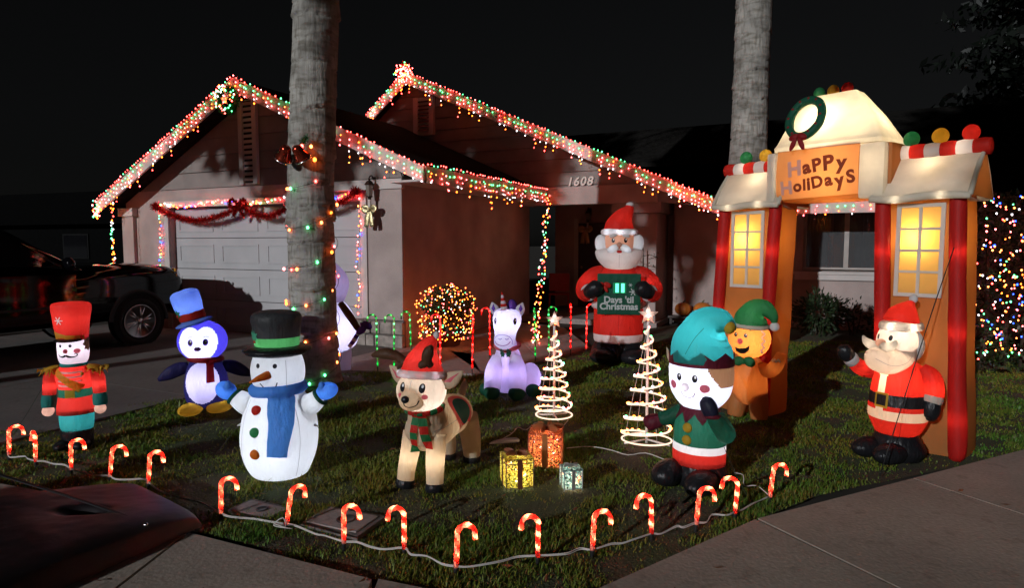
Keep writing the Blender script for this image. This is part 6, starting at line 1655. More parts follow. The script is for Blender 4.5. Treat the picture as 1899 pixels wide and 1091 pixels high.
gift('gold mesh gift box with brown ribbon, glowing yellow', (0.03, 4.15), 0.185, 0.20, 14, glitter('gold_mesh', (0.55, 0.50, 0.06), (0.75, 0.72, 0.25)), rib_brown, solid('wire_dark', (0.08, 0.06, 0.04), 0.5), 18, 1)
gift('largest gift box in red and copper mesh with copper bow', (0.25, 4.56), 0.235, 0.25, -8, glitter('red_mesh', (0.62, 0.13, 0.05), (0.80, 0.42, 0.16)), rib_gold, solid('wire_red', (0.35, 0.06, 0.04), 0.5), 24, 2)
gift('smallest gift box in pale blue and silver mesh', (0.39, 4.10), 0.122, 0.135, 10, glitter('blue_mesh', (0.22, 0.48, 0.55), (0.6, 0.75, 0.75)), rib_silver, solid('wire_blue', (0.2, 0.3, 0.34), 0.5), 10, 3)

# cords and plug lying on the grass
o = cord(None, [[(-0.10, 4.95, 0.05), (0.0, 5.15, 0.05), (0.05, 5.3, 0.055), (0.12, 5.25, 0.05), (0.2, 5.45, 0.05), (0.30, 5.5, 0.05), (0.42, 5.35, 0.05), (0.5, 5.55, 0.05)], [(0.0, 5.15, 0.05), (-0.08, 5.25, 0.06), (-0.02, 5.32, 0.05)]], 0.004, cord_white, 'power_cord')
tag(o, 'thin white cord tangled on the grass below the shorter spiral tree', 'cord')
o = cord(None, [[(0.42, 4.78, 0.045), (0.6, 4.82, 0.045), (0.75, 4.72, 0.05), (0.86, 4.62, 0.045), (1.0, 4.65, 0.05), (1.12, 4.5, 0.045)]], 0.004, cord_white, 'power_cord')
tag(o, 'white cord running over the grass between the gifts and the elf', 'cord')
t = thing('cord_connector_cover', 'white plastic plug cover lying on grass beside the gift boxes', 'plug cover', (-0.05, 4.92, 0.045), rad(12))
tube('cover', [(-0.13, 0, 0.0), (-0.09, 0, 0.008), (0.0, 0, 0.014), (0.08, 0, 0.014), (0.11, 0, 0.01)], [0.006, 0.016, 0.024, 0.024, 0.012], solid('white_plastic', (0.55, 0.52, 0.56), 0.4), t, 14, 5, 0.8)

# ------------------------------------------------------------------ light strings on the house
SEQ = [GREEN, PINK, WHITE, YELLOW, RED, GREEN, WHITE]
def icicles(name, label, path, dense=1.0, drop=1.0, group='icicle light strings along the eaves', r=0.0098, seed=0):
    """path: points in house coordinates just in front of a board; bulbs along it and short hanging strands"""
    rs = random.Random(seed)
    root = thing(name, label, 'light string', (0, 0, 0), 0, group)
    P = np.array([HW(*p) for p in path]); C_ = catmull(P, 30)
    L = np.concatenate([[0], np.cumsum(np.linalg.norm(np.diff(C_, axis=0), axis=1))])
    at = lambda q: np.array([np.interp(q, L, C_[:, k]) for k in range(3)])
    n_out = np.array(HM.to_3x3() @ Vector((0, -1, 0)))
    pts, cols, paths = [], [], [[tuple(at(q) + np.array((0, 0, 0.012 * math.sin(q * 9)))) for q in np.arange(0, L[-1], 0.12)]]
    q = 0.02
    while q < L[-1]:
        p = at(q) + np.array((0, 0, rs.uniform(0.0, 0.03)))
        pts.append(p); cols.append(RED if rs.random() < 0.7 else rs.choice([PINK, GREEN]))
        q += rs.uniform(0.055, 0.115) / dense
    q = 0.05
    while q < L[-1]:
        p = at(q); k = rs.choice([1, 2, 3, 3, 3, 4, 4, 5])
        st = rs.uniform(0.065, 0.09) * drop
        pp = [tuple(p)]
        sw = rs.uniform(-0.025, 0.025)
        for i in range(k):
            d = p + np.array((sw * (i + 1) * 0.6 + rs.uniform(-0.018, 0.018), rs.uniform(-0.01, 0.01), -st * (i + 1) - 0.01)) + n_out * 0.01
            pp.append(tuple(d)); pts.append(d); cols.append(SEQ[i] if rs.random() < 0.68 else rs.choice([RED, PINK, YELLOW, PINK, WARM]))
        paths.append(pp)
        q += rs.uniform(0.07, 0.15) / dense
    bulbs(root, pts, cols, r)
    cord(root, paths, 0.0022, solid('thin_white_wire', (0.45, 0.42, 0.38), 0.6), 'cord', 4)
    return root
gy = -0.49
icicles('icicle_light_string', 'dense multicoloured icicle lights on the garage gable slope above the truck', [(-6.72, gy, garage_line(-6.72) + 0.01), (-5.0, gy, garage_line(-5.0) + 0.01), (RG[0], gy, RG[1] + 0.01)], 1.1, 0.95, seed=1)
icicles('icicle_light_string', 'multicoloured icicle lights on the garage gable slope crossing behind the palm', [(RG[0] + 0.03, gy, RG[1] + 0.01), (-1.0, gy, garage_line(-1.0) + 0.01), (0.70, gy, garage_line(0.70) + 0.01)], 0.85, 0.95, seed=2)
icicles('icicle_light_string', 'icicle lights hanging from the garage side eave over the brown wall', [(0.735, -0.45, 2.74), (0.735, 2.0, 2.74), (0.735, 4.15, 2.74)], 0.85, 1.15, seed=3)
icicles('icicle_light_string', 'short icicle light string on the steep end of the entry gable', [(-3.74, 3.96, entry_line(-3.74)), (ER[0], 3.96, ER[1] + 0.01)], 1.15, 0.9, r=0.012, seed=4)
icicles('icicle_light_string', 'longest icicle light string down the entry gable towards the archway', [(ER[0] + 0.03, 3.96, ER[1] + 0.01), (0.5, 3.96, entry_line(0.5) + 0.01), (4.28, 3.96, entry_line(4.28) + 0.01)], 0.85, 1.05, r=0.0115, seed=5)
icicles('icicle_light_string', 'icicle lights hanging over the front window seen through the archway', [(4.4, 4.18, 2.36), (6.5, 4.18, 2.36), (8.0, 4.18, 2.36)], 0.8, 1.0, seed=6)
icicles('icicle_light_string', 'dense clump of icicle lights at the low end of the entry gable', [(3.3, 3.92, entry_line(3.3) - 0.02), (4.28, 3.92, entry_line(4.28) - 0.02)], 1.1, 0.9, r=0.0115, seed=7)

def strand(label, P, cols, step, r, jit=0.02, group=None, wire=None, seed=0, name='light_string'):
    rs = random.Random(seed)
    root = thing(name, label, 'light string', (0, 0, 0), 0, group)
    C_ = catmull(P, 14); L = np.concatenate([[0], np.cumsum(np.linalg.norm(np.diff(C_, axis=0), axis=1))])
    pts, cc, q = [], [], 0.0
    while q < L[-1]:
        p = np.array([np.interp(q, L, C_[:, k]) for k in range(3)]) + np.array([rs.uniform(-jit, jit), rs.uniform(-jit, jit) * 0.4, rs.uniform(-jit, jit)])
        pts.append(p); cc.append(rs.choice(cols)); q += step * rs.uniform(0.6, 1.4)
    bulbs(root, pts, cc, r)
    cord(root, [[tuple(p) for p in C_[::3]]], 0.003, wire or cord_dark)
    return root
MIX = [RED, GREEN, WHITE, YELLOW, PINK, BLUE]
strand('loose cluster of lights drooping from the low corner of the garage gable', [HW(-6.72, -0.50, 2.44), HW(-6.76, -0.50, 2.25), HW(-6.70, -0.50, 2.12), HW(-6.62, -0.50, 2.3), HW(-6.58, -0.50, 2.14)], [RED, PINK, YELLOW, GREEN, WHITE], 0.032, 0.0132, 0.035, seed=21)
strand('vertical light string dropping from the gable corner behind the truck hood', [HW(-6.26, -0.46, 2.42), HW(-6.29, -0.46, 2.0), HW(-6.27, -0.46, 1.6), HW(-6.28, -0.46, 1.15)], [YELLOW, GREEN, RED, WHITE, YELLOW], 0.038, 0.0132, 0.03, seed=22)
strand('light string down the garage door jamb beside the truck', [HW(-5.50, -0.06, 2.32), HW(-5.47, -0.06, 1.9), HW(-5.50, -0.06, 1.5), HW(-5.54, -0.06, 1.1), HW(-5.5, -0.06, 0.5)], [RED, PINK, YELLOW, BLUE, GREEN, RED], 0.055, 0.012, 0.022, seed=23)
strand('light string down the garage door jamb near the wall lantern', [HW(-0.80, -0.06, 2.36), HW(-0.78, -0.06, 1.9), HW(-0.84, -0.06, 1.4), HW(-0.82, -0.06, 0.9), HW(-0.88, -0.06, 0.50)], [RED, PINK, YELLOW, WARM, BLUE, PINK], 0.055, 0.0112, 0.03, seed=24)
zz = [HW(-5.48, -0.07, 2.33)] + [HW(-5.48 + (4.7 * k / 24), -0.075, 2.36 - 0.06 * math.sin(k / 24 * math.pi * 3) ** 2 + 0.05 * (k / 24)) for k in range(1, 24)] + [HW(-0.80, -0.07, 2.42)]
strand('light string across the top of the garage door above the red garland', zz, [RED, RED, PINK, YELLOW, WHITE, BLUE, GREEN], 0.05, 0.0132, 0.03, seed=25)
# strand tied from the eave end down to the ground
A_, B_ = np.array(HW(0.72, 4.12, 2.6)), np.array((0.36, 10.3, 0.05))
pts_ = [tuple(A_ + (B_ - A_) * t + np.array((0.012 * math.sin(t * 20), 0, -0.25 * math.sin(math.pi * t) * (1 - t)))) for t in np.linspace(0, 1, 9)]
strand('garland of lights stretched from the eave end down to the walkway', pts_, [RED, GREEN, YELLOW, WHITE, WARM, RED], 0.085, 0.0132, 0.04, seed=26)
strand('second row of lights twined in the garland by the brown wall', [tuple(np.array(p) + np.array((0.06, 0.02, 0))) for p in pts_], [YELLOW, RED, GREEN, WARM], 0.12, 0.0132, 0.03, seed=27)
strand('cluster of lights pooled at the foot of the stretched garland', [(0.30, 10.2, 0.35), (0.42, 10.25, 0.28), (0.33, 10.2, 0.2), (0.45, 10.2, 0.12), (0.30, 10.15, 0.06), (0.42, 10.1, 0.04)], [YELLOW, WARM, RED, WHITE], 0.05, 0.012, 0.03, seed=28)
# string spiralling round the palm
pp = []
for k in range(75):
    t = k / 74; a = -2.2 + t * 2 * math.pi * 5.2; z = 0.10 + 2.3 * t + 0.10 * math.sin(a)
    rr = 0.29 + 0.05 * math.exp(-z / 0.22)
    pp.append((-2.32 + rr * math.cos(a), 7.4 + rr * math.sin(a), z))
strand('dark cord of large coloured bulbs spiralling round the palm trunk', pp, [YELLOW, WARM, RED, GREEN, YELLOW, WARM, PINK], 0.19, 0.014, 0.045, seed=29)
strand('faint string of bulbs on the house corner seen beside the archway', [HW(4.36, 4.3, 2.2), HW(4.33, 4.3, 1.8), HW(4.38, 4.3, 1.3), HW(4.34, 4.3, 0.9), HW(4.36, 4.3, 0.5)], [YELLOW, WHITE, GREEN, RED], 0.11, 0.0136, 0.04, seed=30)

# ------------------------------------------------------------------ tinsel: garland, wreaths, bows
def tinsel(name, P, r, mat, parent, per_m=900, seed=0, strip=0.006):
    C_ = catmull(P, 12); L = np.concatenate([[0], np.cumsum(np.linalg.norm(np.diff(C_, axis=0), axis=1))])
    rng = np.random.default_rng(seed); N = int(L[-1] * per_m)
    q = rng.uniform(0, L[-1], N); B = np.stack([np.interp(q, L, C_[:, k]) for k in range(3)], 1)
    d = rng.normal(size=(N, 3)); d /= np.linalg.norm(d, axis=1)[:, None]
    e = np.cross(d, rng.normal(size=(N, 3))); e /= np.linalg.norm(e, axis=1)[:, None]
    ln = r * rng.uniform(0.6, 1.15, N)[:, None]
    V = np.stack([B + e * strip / 2, B - e * strip / 2, B + d * ln - e * strip * 0.4, B + d * ln + e * strip * 0.4], 1).reshape(-1, 3)
    F_ = (np.arange(N) * 4)[:, None] + np.array([[0, 1, 2, 3]])
    return stuff(mesh_obj(name, V, F_.tolist(), mat, parent, False))
red_tin = solid('red_tinsel', (0.55, 0.02, 0.016), 0.25, metal=0.7); green_tin = solid('green_tinsel', (0.02, 0.14, 0.035), 0.3, metal=0.4)
gar = thing('tinsel_garland', 'red tinsel garland swagged in loops across the garage door', 'garland')
for k, (a, b, za, zb, sag) in enumerate(((-5.47, -3.30, 2.31, 2.29, 0.25), (-3.28, -2.12, 2.29, 2.30, 0.20), (-2.10, -0.80, 2.30, 2.43, 0.17))):
    P = [HW(a + (b - a) * t, -0.13, za + (zb - za) * t - sag * 4 * t * (1 - t)) for t in np.linspace(0, 1, 9)]
    tinsel('swag', P, 0.082, red_tin, gar, 1800, k)
for u, z in ((-5.48, 2.33), (-2.11, 2.30), (-0.79, 2.44)): tinsel('knot', [HW(u - 0.04, -0.14, z), HW(u + 0.04, -0.14, z)], 0.10, red_tin, gar, 5000, int(z * 100))
gb_ = thing('tinsel_bow', 'dark red tinsel bow at the middle of the garage garland', 'bow', HW(-3.29, -0.16, 2.30), HR)
for s in (-1, 1):
    tinsel('loop', [(0, 0, 0), (s * 0.13, -0.03, 0.09), (s * 0.20, -0.03, 0.0), (s * 0.10, -0.03, -0.05), (0, 0, 0)], 0.05, red_tin, gb_, 1500, 40 + s, 0.009)
    tinsel('tail', [(0, 0, -0.02), (s * 0.07, -0.03, -0.12), (s * 0.12, -0.03, -0.20)], 0.05, red_tin, gb_, 1600, 50 + s, 0.009)

def wreath(label, loc, rz, r, nb, cols, tilt=0, seed=0, starred=False):
    w = thing('tinsel_wreath', label, 'wreath', loc, rz)
    P = [(r * math.cos(a), 0, r * math.sin(a)) for a in np.linspace(0, 2 * math.pi, 20)]
    tinsel('ring', P, 0.075, green_tin, w, 1300, seed, 0.008)
    rs = random.Random(seed); pts, cc = [], []
    for k in range(nb):
        a = rs.uniform(0, 6.283); q = r + rs.uniform(-0.05, 0.07)
        pts.append((q * math.cos(a), -0.05 - rs.uniform(0, 0.03), q * math.sin(a))); cc.append(rs.choice(cols))
    bulbs(w, pts, cc, 0.012)
    if starred:
        S_ = star(0.11, 0.05); V = [(x, -0.06, z) for x, z in S_] + [(0, -0.09, 0), (0, -0.04, 0)]
        F_ = []
        for i in range(10): F_ += [(i, (i + 1) % 10, 10), ((i + 1) % 10, i, 11)]
        mesh_obj('star', V, F_, fabric('star_lens', (0.85, 0.72, 0.62), 0.6, 0.15, 0.0, 1.0), w, False)
        bulbs(w, [(0, -0.066, 0), (0.04, -0.066, 0.01), (-0.04, -0.066, 0.01), (0, -0.066, 0.05), (0.02, -0.066, -0.04), (-0.02, -0.066, -0.04)], [PINK, WARM, WARM, PINK, WARM, PINK], 0.012, 'star_bulbs')
    return w
wreath('green tinsel wreath with lit star hung under the garage gable peak', HW(-3.05, -0.54, 3.98), HR, 0.19, 46, [GREEN, GREEN, WHITE, YELLOW, RED], seed=3, starred=True)
wreath('small green wreath with lights on the far palm trunk behind the archway', (3.10, 8.86, 2.36), rad(-18), 0.13, 12, [GREEN, RED, YELLOW, WHITE], seed=5)
w3 = thing('light_cluster', 'dense ball of pink and red lights on the entry gable peak', 'light string', HW(ER[0], 3.93, ER[1] + 0.02), HR)
rs = random.Random(9); pts_, cc_ = [], []
for k in range(95):
    a = rs.uniform(0, 6.283); q = rs.uniform(0.04, 0.27)
    pts_.append((q * math.cos(a) * 0.9, rs.uniform(-0.06, 0.03), q * math.sin(a) * 0.95)); cc_.append(rs.choice([RED, PINK, PINK, WHITE, GREEN, RED, YELLOW]))
bulbs(w3, pts_, cc_, 0.014)
tinsel('tinsel', [(-0.15, 0, 0), (0, 0, 0.15), (0.15, 0, 0), (0, 0, -0.15), (-0.15, 0, 0)], 0.08, red_tin, w3, 600, 4, 0.01)

glit = solid('gold_glitter', (0.62, 0.52, 0.28), 0.3, 0.5, 120, 0.4, 1.5, 90, metal=0.8)
def glitter_bow(label, loc, rz, k, mat):
    b = thing('glitter_bow', label, 'bow', loc, rz)
    for s in (-1, 1):
        tube('loop', [(0, 0, 0), (s * 0.06 * k, -0.02, 0.05 * k), (s * 0.12 * k, -0.02, 0.03 * k), (s * 0.08 * k, -0.02, -0.02 * k), (0, 0, 0)], 0.034 * k, mat, b, 8, 4, 0.3, (0, 1, 0))
        tube('tail', [(0, -0.01, 0), (s * 0.035 * k, -0.025, -0.12 * k), (s * 0.055 * k, -0.02, -0.26 * k)], [0.03 * k, 0.045 * k, 0.04 * k], mat, b, 8, 4, 0.25, (0, 1, 0))
    V, F_ = ball_geo((0, -0.03, 0), (0.03 * k, 0.025 * k, 0.03 * k), 12, 8); mesh_obj('knot', V, F_, mat, b)
    return b
def lantern(label, loc, rz, mat, hang=0.0):
    t = thing('wall_lantern', label, 'wall lantern', loc, rz)
    box('backplate', -0.05, 0.05, -0.02, 0.0, -0.05, 0.12, mat, t, 0.006)
    tube('bracket', [(0, 0, 0.05), (0, -0.08, 0.13), (0, -0.14, 0.10), (0, -0.14, 0.06)], 0.010, mat, t, 8, 4)
    l1 = lathe('lantern_cap', [(0.075, 0.0), (0.08, 0.012), (0.045, 0.06), (0.015, 0.075), (0.018, 0.10), (0.0, 0.115)], mat, t, 6, False); l1.location = (0, -0.14, -0.02)
    l2 = lathe('lantern_glass', [(0.042, -0.18), (0.066, 0.0)], solid('lantern_pane', (0.20, 0.17, 0.14), 0.15), t, 6, False); l2.location = (0, -0.14, -0.02)
    l3 = lathe('lantern_base', [(0.0, -0.25), (0.02, -0.235), (0.03, -0.19), (0.05, -0.175), (0.05, -0.165)], mat, t, 12); l3.location = (0, -0.14, -0.02)
    tube('pendant', [(0, -0.14, -0.24), (0, -0.14, -0.30), (0, -0.14, -0.36)], [0.028, 0.022, 0.03], solid('frosted_stem', (0.6, 0.55, 0.48), 0.4), t, 10, 3)
    return t
dkmetal = solid('dark_bronze', (0.05, 0.035, 0.025), 0.4, metal=0.6)
lantern('dark wall lantern on the pale pier beside the garage door', HW(-0.46, -0.078, 2.54), HR, dkmetal)
glitter_bow('gold glitter bow hanging under the lantern by the garage door', HW(-0.46, -0.22, 2.14), HR, 1.0, glit)
lantern('dim lantern on the shadowed porch wall behind the sign-holding figure', HW(0.72, 6.99, 2.40), HR, dkmetal)
glitter_bow('dull gold bow hanging on the shadowed porch wall', HW(0.66, 6.86, 1.98), HR, 1.3, solid('gold_satin', (0.40, 0.26, 0.10), 0.4, metal=0.4))

# bells on the palm
bl = thing('bell_ornament', 'pair of red and silver bells with green tinsel on the palm trunk', 'bells', (-2.34, 7.09, 2.62), 0)
bell_m = solid('bell_red', (0.45, 0.06, 0.03), 0.18, metal=0.9); silver = solid('bell_silver', (0.6, 0.56, 0.5), 0.2, metal=1.0)
for s, tilt in ((-1, 28), (1, -24)):
    b = lathe('bell', [(0.0, 0.11), (0.035, 0.105), (0.055, 0.08), (0.062, 0.03), (0.08, -0.03), (0.10, -0.055)], bell_m, bl, 24); b.location = (s * 0.085 - 0.05, -0.06, -0.03); b.rotation_euler = (rad(35), rad(tilt), 0)
    r_ = lathe('bell_rim', [(0.095, -0.06), (0.104, -0.062), (0.104, -0.05), (0.095, -0.046)], silver, b, 24)
tinsel('tinsel', [(0.02, -0.02, 0.02), (0.06, -0.02, 0.12), (0.10, -0.02, 0.16)], 0.05, green_tin, bl, 1600, 8)
bulbs(bl, [(0.14, -0.02, 0.06), (0.17, 0.0, -0.08), (0.05, -0.05, 0.06)], [WARM, YELLOW, RED], 0.02)

# ------------------------------------------------------------------ plants
def leaf_mat(name, col, hi=1.8):
    m, n, l = _new(name)
    out = n.new('ShaderNodeOutputMaterial'); p = n.new('ShaderNodeBsdfPrincipled'); t = n.new('ShaderNodeBsdfTranslucent'); mx = n.new('ShaderNodeMixShader'); mx.inputs[0].default_value = 0.25
    g = n.new('ShaderNodeNewGeometry'); r = n.new('ShaderNodeValToRGB')
    r.color_ramp.elements[0].color = (*[c * 0.5 for c in col], 1); r.color_ramp.elements[1].color = (*[c * hi for c in col], 1)
    l.new(g.outputs['Random Per Island'], r.inputs[0]); l.new(r.outputs[0], p.inputs['Base Color']); l.new(r.outputs[0], t.inputs['Color'])
    p.inputs['Roughness'].default_value = 0.5
    l.new(p.outputs[0], mx.inputs[1]); l.new(t.outputs[0], mx.inputs[2]); l.new(mx.outputs[0], out.inputs[0])
    return m
def leaves(name, pts, size, mat, parent, seed=0, droop=0.0, aspect=0.42):
    rng = np.random.default_rng(seed); N = len(pts)
    d = rng.normal(size=(N, 3)); d[:, 2] -= droop; d /= np.linalg.norm(d, axis=1)[:, None]
    e = np.cross(d, rng.normal(size=(N, 3))); e /= np.linalg.norm(e, axis=1)[:, None]
    s = size * rng.uniform(0.6, 1.3, N)[:, None]
    pts = np.asarray(pts)
    V = np.stack([pts - d * s * .5, pts + e * s * aspect * .5, pts + d * s * .5, pts - e * s * aspect * .5], 1).reshape(-1, 3)
    F_ = (np.arange(N) * 4)[:, None] + np.array([[0, 1, 2, 3]])
    me = bpy.data.meshes.new(name); me.from_pydata(V.tolist(), [], F_.tolist()); me.materials.append(mat)
    o = bpy.data.objects.new(name, me); COL.objects.link(o); o.parent = parent
    return o
def blob_pts(n, c, r, rng, shell=0.55, lump=0.25, seed=0):
    d = rng.normal(size=(n, 3)); d /= np.linalg.norm(d, axis=1)[:, None]
    q = (shell + (1 - shell) * rng.random(n))
    k = np.array([1 + lump * noise.noise(Vector((v[0] * 2.3 + seed, v[1] * 2.3, v[2] * 2.3))) for v in d])
    return np.array(c) + d * (q * k)[:, None] * np.array(r)
shrub_leaf = leaf_mat('shrub_leaf', (0.03, 0.05, 0.015)); hedge_leaf = leaf_mat('hedge_leaf', (0.022, 0.04, 0.014)); conifer_leaf = leaf_mat('conifer_needles', (0.006, 0.010, 0.006), 1.3)
rng = np.random.default_rng(5)
c0 = Vector(HW(0.52, 0.42, 0))
sh = thing('lit_shrub', 'round potted shrub wrapped in a net of warm and coloured lights', 'shrub', c0, 0)
P = np.vstack([blob_pts(2600, (0, 0, 0.66), (0.41, 0.38, 0.30), rng, 0.5, 0.12), blob_pts(900, (0.02, 0, 0.36), (0.38, 0.36, 0.26), rng, 0.5, 0.2)])
leaves('foliage', P, 0.06, shrub_leaf, sh, 6)
tube('stem', [(0, 0, 0.1), (0.02, 0, 0.35), (0, 0, 0.6)], [0.04, 0.03, 0.02], solid('stem_bark', (0.06, 0.045, 0.03), 0.9), sh, 8, 3)
pot = lathe('pot', [(0.17, 0.0), (0.2, 0.02), (0.24, 0.20), (0.255, 0.21), (0.255, 0.24), (0.22, 0.24), (0.21, 0.2), (0, 0.19)], solid('terracotta', (0.10, 0.055, 0.04), 0.85), sh, 28)
pts_, cc_ = [], []
for k in range(330):
    while True:
        qx, qz = rng.uniform(-1, 1), rng.uniform(-1.15, 1)
        if qx * qx + qz * qz < 1 or (qz < -0.1 and abs(qx) < 0.85): break
    qy = math.sqrt(max(0.05, 1 - qx * qx - max(qz, -0.3) ** 2)) * (-1 if k % 4 else 1)
    q = (0.50 * qx, 0.47 * qy, 0.60 + 0.40 * math.copysign(abs(qz) ** 0.85, qz))
    pts_.append(q); cc_.append(int(rng.choice([WARM, YELLOW, YELLOW, RED, WARM, GREEN, YELLOW, WARM, YELLOW, PINK, WARM, WHITE])))
bulbs(sh, pts_, cc_, 0.0074)

def hedge(label, loc, rz, L, D, Hh, nl, nb, seed):
    rng = np.random.default_rng(seed)
    h = thing('lit_hedge', label, 'hedge', loc, rz)
    P = np.stack([rng.uniform(-L / 2, L / 2, nl), rng.choice([-1, 1], nl) * D / 2 * rng.uniform(0.45, 1, nl), rng.uniform(0.05, Hh, nl)], 1)
    top = rng.random(nl) < 0.2; P[top, 2] = Hh * rng.uniform(0.93, 1.0, top.sum()); P[top, 1] = rng.uniform(-D / 2, D / 2, top.sum())
    for p in P:
        k = 0.16 * noise.noise(Vector((p[0] * 1.8, p[1] * 2, p[2] * 1.8))); p[1] += k * np.sign(p[1]); p[2] += k * 0.7
    leaves('foliage', P, 0.085, hedge_leaf, h, seed, 0.2)
    for k in range(6):
        x = -L / 2 + L * (k + 0.5) / 6
        tube('stem', [(x, 0, 0), (x + 0.05, 0.03, Hh * 0.4), (x - 0.03, 0, Hh * 0.8)], [0.04, 0.03, 0.012], solid('stem_bark', (0.06, 0.045, 0.03), 0.9), h, 7, 3)
    pts_, cc_ = [], []
    for k in range(nb):
        x, z = rng.uniform(-L / 2, L / 2), Hh * (0.12 + 0.86 * rng.random())
        kk = 0.16 * noise.noise(Vector((x * 1.8, -2 * D / 2, z * 1.8)))
        pts_.append((x, -D / 2 - 0.19 + rng.uniform(-0.05, 0.05), z)); cc_.append(int(rng.choice([WARM, YELLOW, PINK, RED, GREEN, BLUE, WHITE, PINK, WARM])))
    bulbs(h, pts_, cc_, 0.0088)
hedge('tall dark hedge covered in net lights beyond the archway', (6.22, 8.15, 0), rad(12), 1.9, 0.8, 2.22, 5000, 520, 8)

def bush(label, loc, r, n, leaf, mat, seed):
    rng = np.random.default_rng(seed)
    b = thing('garden_bush', label, 'bush', loc, 0)
    leaves('foliage', blob_pts(n, (0, 0, r[2] * 0.9), r, rng, 0.35, 0.5, seed), leaf, mat, b, seed)
    for k in range(3): tube('stem', [(0.05 * k - 0.05, 0, 0), (0.1 * k - 0.1, 0, r[2] * 0.6), (0.16 * k - 0.16, 0.05, r[2] * 1.2)], [0.02, 0.014, 0.005], solid('stem_bark', (0.06, 0.045, 0.03), 0.9), b, 6, 3)
bush('dark leafy bush under the front window seen through the archway', HW(5.9, 4.45, 0), (0.55, 0.42, 0.42), 1500, 0.09, hedge_leaf, 12)
bush('lower ragged bush right of the window bush beside the waving figure', HW(7.0, 4.4, 0), (0.5, 0.4, 0.28), 1000, 0.08, hedge_leaf, 13)
bush('spindly bare-stemmed plant under the window between archway posts', HW(6.45, 4.55, 0), (0.22, 0.2, 0.38), 120, 0.07, hedge_leaf, 14)

tr = thing('conifer_tree', 'dark conifer towering against the night sky beyond the hedge', 'tree', (13.0, 15.0, 0), 0)
tube('trunk', [(0, 0, 0), (0, 0, 7), (0, 0, 14.2)], [0.3, 0.2, 0.04], solid('stem_bark', (0.06, 0.045, 0.03), 0.9), tr, 10, 4)
P = []
for k in range(34000):
    z = rng.uniform(0.3, 14.5); rr = 3.5 * (1 - z / 16.5) ** 0.6 * (0.74 + 0.26 * math.sin(z * 4.1 + 1.3 * math.sin(z)))
    a = rng.uniform(0, 6.283); q = rr * math.sqrt(rng.random()) * (1 + 0.22 * math.sin(5 * a + z * 2))
    P.append((q * math.cos(a), q * math.sin(a), z - 0.14 * q))
leaves('crown', np.array(P), 0.27, conifer_leaf, tr, 4, 0.6)

# added trees out of view, behind and beside the viewer: their crowns cut the low light off the gables and the archway side
def shade_tree(label, sv, tv, trunk_h, cz, r, n, seed):
    sd = np.array((math.cos(rad(SUN_SIDE)), -math.sin(rad(SUN_SIDE)))); td = np.array((math.sin(rad(SUN_SIDE)), math.cos(rad(SUN_SIDE))))
    p = sd * sv + td * tv
    rg = np.random.default_rng(seed)
    st = thing('shade_tree', label, 'tree', (p[0], p[1], 0), -rad(SUN_SIDE))
    bk = solid('stem_bark', (0.06, 0.045, 0.03), 0.9)
    tube('trunk', [(0, 0, 0), (0.1, 0, trunk_h * 0.5), (0, 0.1, trunk_h)], [0.22, 0.17, 0.10], bk, st, 10, 4)
    for k in range(5):
        a_ = k * 1.257; tube('limb', [(0, 0.1, trunk_h * 0.95), (r[0] * 0.35 * math.cos(a_), r[1] * 0.35 * math.sin(a_), (trunk_h + cz) / 2), (r[0] * 0.7 * math.cos(a_), r[1] * 0.7 * math.sin(a_), cz)], [0.08, 0.05, 0.02], bk, st, 6, 3)
    leaves('crown', blob_pts(n, (0, 0, cz), r, rg, 0.2, 0.35, seed), 0.40, hedge_leaf, st, seed, 0.0, 0.6)
shade_tree('tall added shade tree out of view behind the viewer on the archway side', 2.0, -8.5, 5.2, 9.8, (3.7, 2.6, 4.2), 15000, 31)
shade_tree('tall added shade tree out of view behind the viewer in line with the entry', -5.0, -8.5, 6.5, 9.6, (1.3, 2.2, 2.5), 3600, 32)
shade_tree('tall added shade tree out of view beside the road in line with the garage', -9.35, -8.5, 6.3, 9.2, (2.3, 2.6, 2.5), 8000, 33)
shade_tree('tall added shade tree out of view beside the road in line with the truck', -14.7, -8.5, 6.3, 9.2, (3.2, 2.6, 2.5), 10000, 34)

# ------------------------------------------------------------------ porch things
pump = solid('pumpkin_skin', (0.50, 0.16, 0.025), 0.5)
def pumpkin(label, loc, r):
    t = thing('pumpkin', label, 'pumpkin', loc, 0)
    V = []
    nu, nv = 40, 14
    for i in range(nv + 1):
        a = math.pi * i / nv
        for j in range(nu):
            b = 2 * math.pi * j / nu
            k = 1 - 0.10 * abs(math.cos(b * 5)) ** 6 * math.sin(a)
            V.append((r * k * math.sin(a) * math.cos(b), r * k * math.sin(a) * math.sin(b), r * 0.82 * (1 - math.cos(a)) - 0.06 * r * math.exp(-(math.sin(a) / 0.2) ** 2) * (1 if i > nv / 2 else -1)))
    mesh_obj('rind', V, grid_faces(nv + 1, nu, False, False), pump, t)
    tube('stalk', [(0, 0, r * 1.55), (0.01, 0, r * 1.75), (0.035, 0, r * 1.85)], [0.02, 0.014, 0.012], solid('stalk', (0.10, 0.09, 0.04), 0.9), t, 7, 3)
bn = thing('porch_bench', 'low dark bench against the wall carrying two pumpkins', 'bench', HW(3.62, 4.95, 0), HR)
box('seat', -0.5, 0.5, -0.16, 0.16, 0.12, 0.16, wood_dk, bn, 0.006)
for sx in (-0.44, 0.44):
    for sy in (-0.12, 0.12): box('leg', sx - 0.025, sx + 0.025, sy - 0.025, sy + 0.025, 0.0, 0.12, wood_dk, bn)
pumpkin('orange pumpkin on the low bench, nearer the porch column', HW(3.40, 4.95, 0.16), 0.17)
pumpkin('orange pumpkin on the low bench, farther from the porch column', HW(3.78, 4.95, 0.16), 0.18)
ch = thing('porch_chair', 'red plastic chair in the dark porch corner by the brown wall', 'chair', HW(0.45, 5.6, 0.06), HR + rad(20))
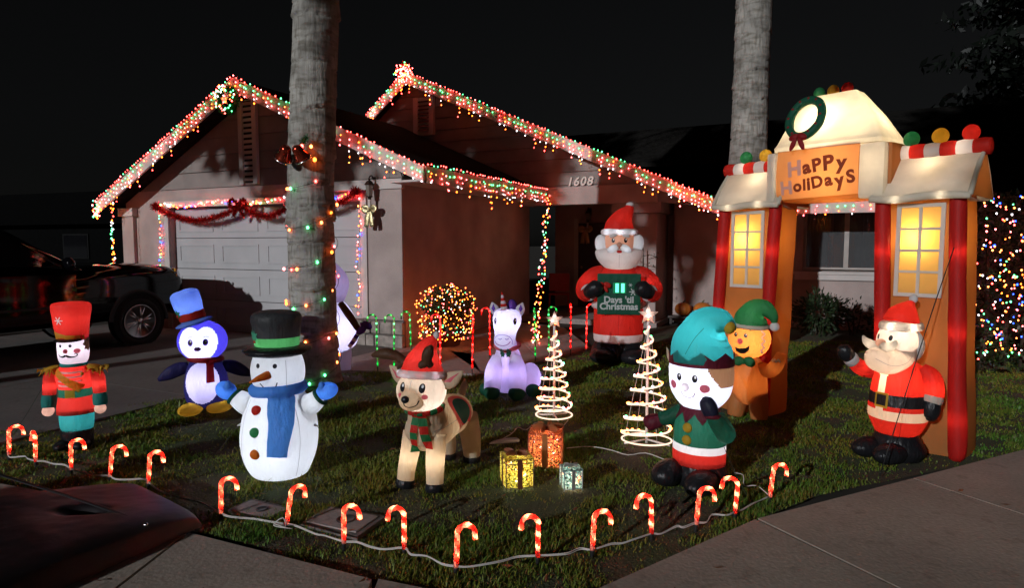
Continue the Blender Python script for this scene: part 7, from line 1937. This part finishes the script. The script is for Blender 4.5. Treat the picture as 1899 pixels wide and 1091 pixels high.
cm = solid('red_plastic', (0.30, 0.015, 0.012), 0.5)
box('seat', -0.24, 0.24, -0.24, 0.24, 0.40, 0.43, cm, ch, 0.01); box('backrest', -0.24, 0.24, 0.21, 0.25, 0.46, 0.88, cm, ch, 0.015)
for sx in (-0.21, 0.21):
    for sy in (-0.21, 0.21): tube('leg', [(sx * 1.1, sy * 1.1, 0), (sx, sy, 0.40)], 0.02, cm, ch, 8, 1)
tv = thing('trellis_vine', 'dark wiry vine on a stake against the porch column', 'plant', HW(2.72, 4.25, 0.0), HR)
stk = solid('stem_bark', (0.06, 0.045, 0.03), 0.9)
tube('stake', [(0, 0, 0), (0.02, 0, 0.8), (0.0, 0, 1.55)], 0.014, stk, tv, 6, 2)
P = []
for k in range(9):
    z = 0.5 + k * 0.11; s = (-1) ** k; L = random.uniform(0.15, 0.32)
    tube('twig', [(0, 0, z), (s * L * 0.5, -0.03, z + 0.03), (s * L, -0.02, z + random.uniform(-0.03, 0.12))], 0.007, stk, tv, 5, 2)
    for q in range(7): P.append((s * L * random.uniform(0.4, 1.05), -0.03 + random.uniform(-.04, .04), z + random.uniform(-.04, .1)))
leaves('foliage', np.array(P), 0.06, hedge_leaf, tv, 3)

# neighbouring house far left, mostly lost in the dark
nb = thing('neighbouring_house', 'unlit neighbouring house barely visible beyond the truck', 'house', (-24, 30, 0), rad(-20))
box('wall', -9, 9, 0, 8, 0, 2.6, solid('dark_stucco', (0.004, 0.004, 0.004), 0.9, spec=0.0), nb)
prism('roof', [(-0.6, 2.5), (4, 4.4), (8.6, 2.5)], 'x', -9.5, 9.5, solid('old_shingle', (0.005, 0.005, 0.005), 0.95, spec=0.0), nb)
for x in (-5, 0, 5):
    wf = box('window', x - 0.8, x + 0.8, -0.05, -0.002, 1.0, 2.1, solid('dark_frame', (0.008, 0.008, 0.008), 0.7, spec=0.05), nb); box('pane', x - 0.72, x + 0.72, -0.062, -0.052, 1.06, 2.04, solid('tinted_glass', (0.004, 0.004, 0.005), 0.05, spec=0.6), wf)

# dead leaves scattered on lawn edge and sidewalk
lf = solid('dead_leaf', (0.16, 0.055, 0.02), 0.8)
V, F_ = [], []
for k in range(90):
    while True:
        x, y = random.uniform(-2.2, 4.5), random.uniform(2.6, 5.5)
        if abs(x / y) < 0.85 and (k % 3 == 0 or inside([(x, y)], LAWN)[0]): break
    a = random.uniform(0, 6.28); s = random.uniform(0.015, 0.035); o = len(V); z = 0.028 if not inside([(x, y)], LAWN)[0] else 0.035
    for q, w_ in ((-1, 0), (0, 0.35), (1, 0), (0, -0.35)):
        V.append((x + s * (q * math.cos(a) - w_ * math.sin(a)), y + s * (q * math.sin(a) + w_ * math.cos(a)), z + random.uniform(0, 0.012)))
    F_.append((o, o + 1, o + 2, o + 3))
stuff(tag(mesh_obj('fallen_leaves', V, F_, lf, None, False), 'small dry leaves scattered over the lawn edge and sidewalk', 'leaves'))
